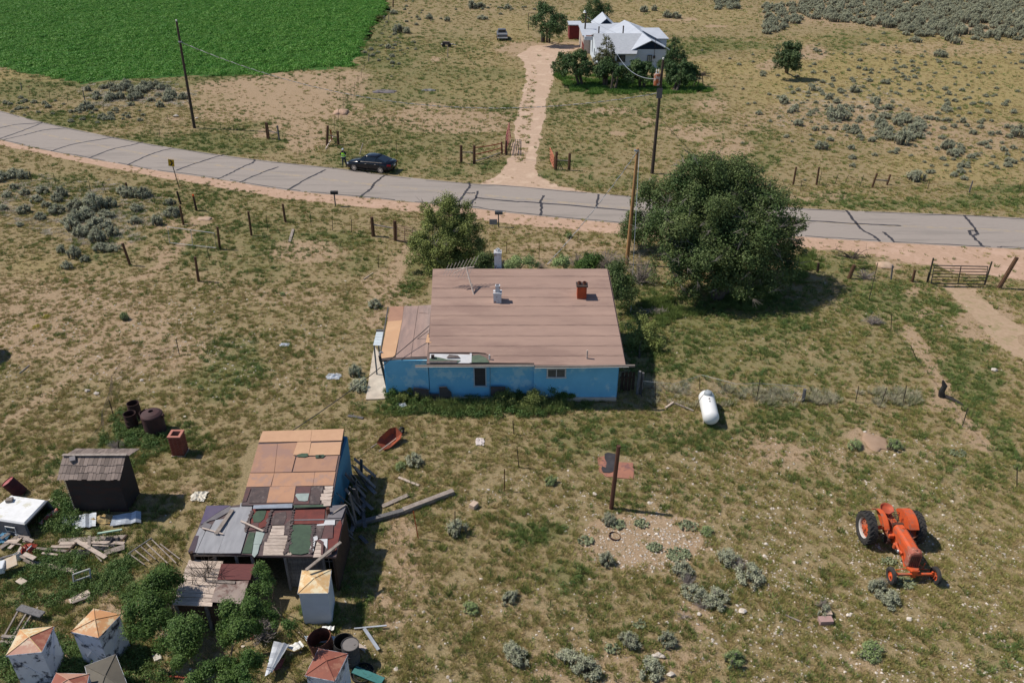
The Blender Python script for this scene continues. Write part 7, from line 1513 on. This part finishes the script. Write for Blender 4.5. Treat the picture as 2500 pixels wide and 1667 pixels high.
# front yard bushes bottom left
shrub(440,1560,[A(395,1420,20.4,.6),A(380,1460,19.8,.7),A(365,1500,19.1,.75),A(395,1540,18.6,.6),A(345,1530,18.8,.55),A(405,1385,21.2,.45),A(425,1480,19.4,.5)],34000,.075,lf_bush,'dense green bush hugging the left side of the lean-to',sub=11,gap=1.6)
shrub(560,1640,[A(470,1540,17.8,.65),A(450,1600,17.0,.6),A(520,1580,17.0,.65),A(580,1545,17.6,.65),A(600,1610,16.3,.5),A(540,1650,15.8,.5),A(620,1650,15.8,.5),A(480,1660,15.8,.4),A(560,1510,18.2,.5),A(510,1520,18.2,.55)],52000,.075,lf_bush,'wide dense green bush in front of the lean-to at the bottom',sub=11,gap=1.6)
shrub(660,1480,[A(630,1450,19.2,.45),A(660,1490,18.6,.4),A(690,1530,18,.38),A(640,1400,20.0,.35),A(655,1420,20.2,.3),A(610,1500,18.3,.5),A(715,1550,17.7,.3)],12000,.07,lf_bush,'loose green bush between the lean-to and the clean white bin',sub=22,gap=1.5)
for (a,b,rx,h,n,lb) in [(525,1480,1.1,2.5,60,'bare dark leafless shrub rising over the plank roof of the lean-to'),(450,1590,.8,1.4,80,'pale drooping dead branches in the middle of the front bushes'),(640,1560,.8,1.3,50,'grey dead branches between the front bushes'),(420,1500,.6,1.1,40,'grey dead twigs at the left corner of the lean-to')]:
    c = G(a,b); twigs('dead_branches', c+Vector((0,0,.1)), dome_tips(c,rx,rx*.7,h,n), lb, .024, 8, mat=bark if 'dark' in lb else twig_m)
c = G(620,1600); mb = MB(); mb.tube([c+Vector((-.5,0,.8)),c+Vector((-.1,.2,1.0)),c+Vector((.1,0,.9))],[.1,.13,.1],9); tag(build(mb,'rusty_coil',rust),'rusty metal coil caught in the front bushes','scrap')
# weeds and shrubs along the blue wall
for i_, (a,b,r_,lm,lb) in enumerate([(965,968,.42,lf_bush,'dark leafy bush at the left foot of the annex wall'),(1270,968,.40,lf_bush,'leafy bush against the blue wall left of the window'),(1345,970,.45,lf_bush,'leafy bush under the small blue house window'),(1380,975,.34,lf_bush,'smaller leafy bush right of the one under the window'),(1000,975,.4,lf_olive,'olive green bush below the annex wall'),(1230,985,.42,lf_olive,'yellow green bush below the downpipe'),(1300,990,.5,lf_olive,'olive bush in the weed strip below the middle of the house')]):
    c = G(a,b); shrub(a,b,[(c.x,c.y,r_*.9,r_),(c.x+r_,c.y-.05,r_*.7,r_*.75),(c.x-r_*.8,c.y-.1,r_*.6,r_*.7)],3600,.075,lm,lb,sub=24)
# weed strip along the wall and grass under the trees (too many to count)
def weedband(name, polypx, n, s0, s1, label, protos=None, ztall=1):
    pp = np.array(polypx, float); x0,y0,x1,y1 = pp[:,0].min(),pp[:,1].min(),pp[:,0].max(),pp[:,1].max(); P_ = []
    jj = .3 if name == 'lush_grass' else 1
    a = rng.uniform(x0,x1,n*3); b = rng.uniform(y0,y1,n*3); wx = np.array([tuple(G(q,w))[:2] for q,w in zip(a,b)]); nn = fbm(wx[:,0],wx[:,1],.9,len(name),3); k = inpoly(a+(fbm(wx[:,0],wx[:,1],.7,4,3)-.5)*90*jj,b+(fbm(wx[:,0],wx[:,1],.7,14,3)-.5)*50*jj,polypx) & (rng.random(len(a)) < (nn-.36)*4); a, b = a[k][:n], b[k][:n]
    for q,w in zip(a,b): g_ = G(q,w); P_.append((g_.x,g_.y,0))
    P_ = np.array(P_); m = len(P_); s = rng.uniform(s0,s1,m)
    gn_scatter(name, P_, np.stack([rng.normal(0,.15,m),rng.normal(0,.15,m),rng.uniform(0,6.28,m)],1), np.stack([s,s,s*ztall],1), rng.integers(0,3,m), protos or pr_weed, label)
weedband('tall_weeds',[(945,955),(1420,965),(1425,990),(1350,1015),(1150,1020),(950,990)],480,.5,1.3,'tall green weeds along the foot of the blue wall',None,1.2)
weedband('lush_grass',[(1355,180),(1500,190),(1700,200),(1740,225),(1560,232),(1400,225)],2600,1.4,3.0,'lush bright green lawn under the garden trees',[proto('lawn_tuft', blades(34,.16,.22,.03,.1), instmat('lawn_green',(.10,.20,.04),(.16,.27,.055),.3)) for _ in range(3)],.9)
weedband('shade_grass',[(1560,720),(1640,740),(1760,760),(1900,740),(2010,640),(1960,600),(1880,700),(1600,800)],3500,.6,1.3,'long green grass around the foot of the big tree',pr_green,1.5)
weedband('yard_weeds',[(30,1370),(170,1330),(330,1370),(330,1470),(240,1480),(120,1480),(20,1470)],360,.4,1.0,'green weeds through the junk at left',None,1)
weedband('tank_weeds',[(290,1000),(420,1050),(410,1100),(300,1090),(260,1130),(230,1110),(280,1040)],200,.4,1.1,'green weeds around the drums and tank',None,1.1)
weedband('shed_weeds',[(130,1200),(180,1230),(200,1290),(130,1300),(90,1330),(70,1300),(120,1260)],160,.5,1.2,'tall weeds between the topper and the outhouse',None,1.2)
weedband('bin_weeds',[(0,1480),(170,1560),(330,1540),(420,1667),(300,1700),(0,1700)],420,.4,1.0,'green weeds standing between the metal bins',None,1.1)
weedband('grey_weeds',[(1565,925),(1850,945),(1970,950),(2250,955),(2270,985),(1960,995),(1565,985)],380,.7,1.8,'grey green dry weeds caught along the chain link fence',[proto('grey_tuft', blades(40,.20,.16,.022,.16), instmat('weed_grey',(.52,.46,.34),(.30,.31,.17),.3)) for _ in range(3)],1)
weedband('wall_weeds',[(945,965),(1420,972),(1425,1000),(1300,1012),(950,995)],420,.8,1.6,'yellow green seeding weeds below the blue wall',[proto('seed_weed', blades(40,.34,.14,.02,.12), instmat('weed_seed',(.26,.28,.10),(.14,.20,.06),.3)) for _ in range(3)],1.2)
lit = [proto('litter_tuft', blades(46,.10,.22,.02,.2), instmat('litter_grey',(.62,.54,.46),(.42,.40,.29),.3)) for _ in range(3)]
weedband('brush_litter',[(0,425),(140,440),(330,455),(400,500),(400,560),(300,600),(180,600),(90,570),(0,540)],1100,.7,1.5,'grey dead litter and low sage between the bushes left of the gate',lit,1)
weedband('field_litter',[(190,215),(300,200),(450,205),(480,240),(420,262),(240,262)],600,1.0,2.0,'grey dead litter and low sage in the patch below the green field',lit,1)
weedband('slope_litter',[(1880,230),(2100,190),(2250,270),(2270,340),(2200,350),(2080,300),(1900,300)],500,.9,1.8,'grey litter between the sagebrush on the dry slope',lit,1)
# ---------------------------------------------------------------- sagebrush
def sage_mesh(name, r, h, n, mat, leaf=.075):
    nb = 26; cs, ds = [], []; core = []
    for k in range(nb):
        a = random.uniform(0,6.28); s = math.sqrt(random.random())*.85; x_, y_ = r*s*math.cos(a), r*s*math.sin(a); rr_ = r*random.uniform(.2,.33); zt_ = max(rr_*.8, h*(1-.75*s*s)*random.uniform(.75,1.1)-rr_*.6)
        core.append((x_,y_,zt_,rr_))
        for q in range(int(n/nb)):
            d = Vector((random.gauss(0,1),random.gauss(0,1),random.gauss(.25,1))).normalized(); t = random.uniform(.5,1.2)
            cs.append((x_+d.x*rr_*t, y_+d.y*rr_*t, max(.02,zt_+d.z*rr_*1.15*t))); ds.append((d.x,d.y,d.z+.2))
    v, f = leaves(np.array(cs), np.array(ds)*1.6, leaf*r/.6, 0, .42)
    mb = MB()
    for x_,y_,z_,rr_ in core:
        mb.lathe([(0,z_+rr_*.45),(rr_*.35,z_+rr_*.25),(rr_*.5,z_),(rr_*.3,z_*.4),(.03,0)],(x_,y_,0),n=5)
    fv = [q for q in mb.f]; tri = np.array([[q[0],q[1],q[2],q[3]] for q in fv]); V2 = np.concatenate([v, np.array(mb.v)]); F2 = np.concatenate([f, tri+len(v)])
    me = npmesh(name, V2, F2, mat); me.materials.append(sage_core); mi = np.zeros(len(F2),np.int32); mi[len(f):] = 1; me.polygons.foreach_set('material_index', mi); return me
sage_core = M('sage_shaded_wood',(.16,.15,.11),(.10,.095,.07),6)  # twig colour, darkened to put shaded depth inside each bush
sages = [sage_mesh('sagebrush', .6, .72+.06*k, 1700, lf_sage) for k in range(4)]
sagesg = [sage_mesh('green_sage', .55, .62, 1700, lf_sageg) for k in range(2)]
def sage(px, py, r, lb, grp=None, green=False, name='sagebrush', z=1.0):
    me = random.choice(sagesg if green else sages); o = bpy.data.objects.new(name, me); link(o); p = G(px,py); o.location = p; s = r/.6; o.scale = (s*random.uniform(.75,1.3), s*random.uniform(.7,1.1), s*z*random.uniform(.6,1.15)); o.rotation_euler = (0,0,random.uniform(0,6.28))
    return tag(o, lb, 'sagebrush' if not green else 'bush', grp)
g1 = 'sagebrush in the thicket left of the gate'
for (a,b,r_) in [(8,512,.6),(35,462,.7),(62,475,.9),(105,472,1.1),(88,492,.7),(140,492,.9),(150,480,.8),(185,512,1.2),(235,512,1.3),(210,535,1.2),(262,530,1.1),(240,555,1.1),(180,560,1.0),(205,575,.9),(275,575,1.0),(240,590,.8),(100,535,.8),(60,520,.6),(140,520,.9),(115,505,.7),(50,552,.5),(320,478,1.3),(352,482,1.0),(300,470,.8),(335,515,.8),(330,545,.8),(385,548,.8),(420,528,.8),(5,440,1.0),(35,432,1.0),(60,435,.7),(190,540,.9),(225,500,.9),(160,545,.7),(20,480,.7),(270,505,.7),(415,500,.6)]:
    sage(a,b,r_*.88*random.uniform(.7,1.1),'grey green sagebrush in the thicket between the left edge and the pipe gate',g1)
for (a,b,r_,lb) in [(248,612,.8,'sagebrush just left of the leaning brown post, larger of two'),(277,612,.6,'sagebrush just left of the leaning brown post, smaller of two'),(152,615,.6,'small sagebrush below the thicket, leftmost'),(184,628,.7,'small sagebrush below the thicket, middle'),(208,638,.4,'small sagebrush below the thicket, rightmost'),(165,655,.5,'dull sagebrush lowest under the thicket'),(915,748,.65,'lone sagebrush in the open grass left of the annex roof'),(868,915,.6,'pale sagebrush left of the concrete walk, upper'),(880,945,.65,'pale sagebrush left of the concrete walk, lower'),(1012,1130,.7,'sagebrush right of the wheelbarrow and above the pale board'),(978,1142,.35,'small green sage left of the one by the pale board'),(1480,1375,.45,'sagebrush in the left of the gravel patch'),(1487,1275,.4,'small sagebrush at the foot of the leaning pole'),(1393,1620,.6,'foreground sagebrush at the bottom, upper left of the pair'),(1432,1640,.65,'foreground sagebrush at the bottom, lower right of the pair'),(1538,1575,.52,'foreground sagebrush left of the stone trio'),(1628,1570,.45,'narrow foreground sagebrush right of the stone trio'),(1585,1640,.62,'tall foreground sagebrush below the stone trio'),(1665,1400,.55,'grey half dead sagebrush right of the gravel patch'),(1690,1450,.6,'grey sagebrush with green tips below the gravel patch'),(1745,1470,.7,'broad sagebrush with yellow green crown below the gravel patch'),(1780,1370,.7,'dull grey sagebrush right of the cactus patches, upper'),(1830,1410,.75,'dull grey sagebrush right of the cactus patches, lower'),(2165,1466,.58,'sagebrush just below the left front wheel of the tractor'),(2138,1440,.38,'grey twiggy sage beside the left front wheel'),(1245,1465,.4,'small dark sagebrush in the open yard below the house'),(1118,1300,.55,'sagebrush around the thin dark stake right of the shed'),(1262,1610,.5,'grey sage at the bottom left of the foreground pair'),(1250,1590,.4,'small grey sage beside the bottom left one'),(2240,400,.0,''),(1440,1580,.0,''),(2010,1500,.4,'dark dead looking sage above the pinkish block'),(2180,1090,.0,'')]:
    if r_: sage(a,b,r_*.88,lb,green='green' in lb and 'sage' in lb and 'yellow' not in lb and r_ < .4)
for (a,b,r_,lb) in [(2125,1595,.62,'bright green rounded bush below the tractor in the foreground'),(2086,1092,.5,'dark green bush left of the ant mound'),(2180,1095,.5,'dark green bush right of the ant mound'),(1790,1620,.5,'yellow green bush near the bottom right of centre'),(1150,1490,.35,'small green bush in the open yard, lower left'),(690,720,.25,'little round green bush in the grass left of the path'),(305,780,.45,'round green bush alone in the dry grass at left'),(1345,645,.0,''),(1390,580,.4,'round green bush on the shoulder beyond the blue house'),(1450,220,.0,''),(1840,1460,.0,''),(1895,1330,.0,''),(1345,1178,.35,'little green bush left of the rusty plate'),(800,690,.0,''),(1725,1300,.35,'small green bush at the right rim of the gravel patch')]:
    if r_: sage(a,b,r_,lb,green=True,name='green_bush')
for o_px in [(1912,252,1.1,'leftmost of the dry slope above the road'),(1938,272,.9,'second from left on the dry slope above the road'),(1982,222,.8,'dark and twiggy, left of the slope centre'),(2023,242,.9,'left one of a close pair on the slope'),(2042,252,.8,'right one of a close pair on the slope'),(2083,226,1.0,'upper middle of the dry slope'),(2135,252,1.1,'bigger one right of the slope middle'),(2165,268,.8,'just below the bigger one on the slope'),(2042,292,1.5,'large round one at the slope centre'),(1948,307,1.0,'lower left of the large round one'),(2083,318,.8,'small, between large round one and the big cluster'),(2200,352,1.4,'below the big cluster on the slope'),(2005,365,.9,'low on the slope near the fence, left'),(2312,365,1.1,'low on the slope at right, upper of two'),(2325,380,.9,'low on the slope at right, lower of two'),(2310,272,.9,'twiggy one on the slope at far right'),(2350,300,.6,'small pale one right of the twiggy one'),(2160,205,.9,'upper one above the slope middle'),(2122,200,.7,'small pale one above the slope middle'),(2295,140,1.2,'alone below the big thicket, dark shadow'),(2235,103,1.4,'at the lower edge of the big thicket, left'),(2315,100,1.5,'at the lower edge of the big thicket, middle'),(2334,108,1.3,'at the lower edge of the big thicket, right'),(2492,335,1.4,'cut by the right edge of the picture'),(2237,440,1.3,'grey and dead looking, across the fence from the road'),(1572,30,1.4,'behind the white house, left of a pair'),(1597,27,1.2,'behind the white house, right of a pair'),(1628,44,1.5,'round pair right of the white house roofs, left'),(1650,46,1.5,'round pair right of the white house roofs, right'),(1152,22,1.7,'top edge above the pasture, left'),(1175,20,1.6,'top edge above the pasture, right of the first'),(1240,22,1.2,'top edge left of the round tree'),(1178,48,1.4,'dark one above the old pickup'),(1048,48,1.2,'pale one in the upper pasture'),(1092,53,.8,'small one right of the pale one in the upper pasture'),(975,80,1.6,'right of the green field, big and dark'),(995,82,1.3,'right of the green field, beside the big dark one'),(948,118,1.0,'between the field and the scrap trailer'),(962,35,1.3,'beside the thick fence post at the top'),(1920,38,0,'')]:
    a,b,r_,t_ = o_px
    if r_: sage(a,b,r_*.78,'sagebrush '+t_)
for k in range(20):
    a = random.uniform(2140,2245); b = 285+random.uniform(0,52)+(a-2140)*.12; sage(a,b,random.uniform(.6,.95),'grey green sagebrush packed in the big cluster on the dry slope','sagebrush in the big cluster on the slope')
for k in range(46):
    a = random.gauss(345,62); b = random.gauss(232,15); 
    if b < 203 or a < 190 or a > 470: continue
    sage(a,b,random.uniform(.5,.9),'grey sagebrush in the patch between the green field and the left pole','sagebrush patch below the green field')
def thick(px, py):
    return ((py < 62-(2100-px)*.12) & (px > 1960)) | ((py < 92) & (px > 2200) & (py > 0)) | ((px > 2350) & (py < 95+ (px-2350)*.1)) | ((px > 1745) & (px < 1800) & (py < 25)) | ((px > 1870) & (px < 1990) & (py > 15) & (py < 88) & (px < 1870+ (90-py)*1.6+20))
n = 0; tries = 0; lab = 'grey green sagebrush in the vast thicket at the upper right'
cand = []
while len(cand) < 700 and tries < 30000:
    tries += 1; a, b = random.uniform(1700,2560), random.uniform(-25,100)
    if thick(np.array([a]),np.array([b]))[0] and (b < 40 or random.random() < .8-.4*(b > 80)): 
        p = G(a,b)
        if all((p.x-q[0])**2+(p.y-q[1])**2 > 2.8 for q in cand): cand.append((p.x,p.y,a,b))
cand.sort(key=lambda q: q[1])
for q in cand[:150]:
    o = sage(q[2],q[3],random.uniform(.7,1.25),lab,'sagebrush of the upper right thicket')
rest = np.array([(q[0],q[1],0) for q in cand[150:]]+[(random.uniform(60,190),random.uniform(205,280),0) for _ in range(500)]); m = len(rest); s = rng.uniform(1.1,2.1,m)
prs = [bpy.data.objects.new('sage_clump', me_) for me_ in sages[:3]]
gn_scatter('far_sagebrush', rest, np.stack([np.zeros(m),np.zeros(m),rng.uniform(0,6.28,m)],1), np.stack([s,s,s*.8],1), rng.integers(0,3,m), prs, 'mass of far sagebrush running out of the top of the picture')
# small sage dots on the slope and verges
dots = []
for (cx,cy,rx,ry,k) in [(2200,170,300,60,160),(2300,300,200,90,120),(1980,250,120,60,60),(2050,290,120,50,60),(2400,400,120,40,50),(100,330,0,0,0),(60,260,60,20,20),(250,285,80,15,40),(1000,40,60,30,30),(1250,30,100,15,20),(950,120,40,40,40)]:
    for _ in range(k): dots.append(G(random.gauss(cx,rx/1.6),min(470,max(5,random.gauss(cy,ry/1.6)))))
dots = [p for p in dots if not inpoly(*[np.array([t]) for t in (float(topix(np.array([p.x]),np.array([p.y]))[0][0]),float(topix(np.array([p.x]),np.array([p.y]))[1][0]))], FIELD)[0]]
P3 = np.array([(p.x,p.y,0) for p in dots]); m = len(P3); s = rng.uniform(.3,.8,m)
gn_scatter('small_sage', P3, np.stack([np.zeros(m),np.zeros(m),rng.uniform(0,6.28,m)],1), np.stack([s,s,s*.8],1), rng.integers(0,3,m), prs, 'tiny sage sprouts dotted over the dry slopes')
# prickly pear patches
cact = M('cactus_green',(.20,.235,.13),(.27,.29,.17),6,island=.25)
def cactus(px, py, r, n, lb):
    mb = MB(); c = G(px,py)
    for k in range(n):
        a = random.uniform(0,6.28); s = math.sqrt(random.random())*r; p = c+Vector((math.cos(a)*s*1.3,math.sin(a)*s,.05+random.uniform(0,.06))); ax_ = Vector((random.gauss(0,1),random.gauss(0,1),random.gauss(.0,.5))).normalized()
        mb.lathe([(0,-.012),(.05,-.008),(.05,.008),(0,.012)],p,ax_,7)
    o = build(mb,'prickly_pear',cact); tag(o,lb,'cactus')
for q in [(1508,1282,.28,90,'prickly pear patch left of the two by the ring, below the pole'),(1566,1280,.25,70,'prickly pear patch right of the pole foot'),(1680,1285,.35,80,'prickly pear patch at the right rim of the gravel'),(1598,1338,.26,90,'prickly pear patch in the middle of the gravel'),(1655,1355,.40,170,'widest prickly pear patch, right of the middle one'),(1430,1322,.28,80,'prickly pear patch at the left rim of the gravel'),(1495,1585,.22,50,'prickly pear between the foreground sagebrushes'),(2210,1425,.3,80,'prickly pear patch between the tractor front wheels'),(2170,1372,.22,60,'prickly pear patch behind the tractor left front wheel'),(1560,1525,.2,40,'small prickly pear above the foreground sagebrush'),(2338,1108,.3,60,'prickly pear patch at the right of the ant mound')]: cactus(*q)
for (a,b,rx,h,n,lb) in [(1805,1385,.5,.45,50,'grey dead twigs in the dull sagebrush right of the gravel'),(1680,1425,.5,.5,50,'bleached fan of dead wood below the gravel patch'),(1715,1480,.4,.35,40,'bleached dead roots under the yellow green sagebrush'),(2010,1480,.35,.3,50,'ball of dead grey twigs above the pinkish block'),(1670,1505,.4,.15,14,'scattered dead sticks on the bare spot'),(2150,1425,.3,.4,40,'bleached twigs in the sage by the tractor wheel'),(285,1095,.5,.5,60,'straw coloured dead weed by the netting'),(640,190,0,0,0,''),(1240,650,.6,.6,40,'grey dead brush behind the back chimney'),(1320,655,.6,.6,40,'grey dead brush behind the pink roof')]:
    if n: c = G(a,b); twigs('dead_twigs', c, dome_tips(c,rx,rx*.8,h,n), lb, .010, 5)
yf_ = M('flower_yellow',(.45,.38,.03),(.35,.32,.05),4)
for (a,b,lb) in [(115,775,'yellow flowering plant at left, upper'),(90,800,'yellow flowering plant at left, lower')]:
    c = G(a,b); v_, f_ = clump(260,.28,.2,.06); o = bpy.data.objects.new('flowering_plant', npmesh('flowering_plant',v_,f_,yf_)); link(o); o.location = c; tag(o,lb,'flowers')
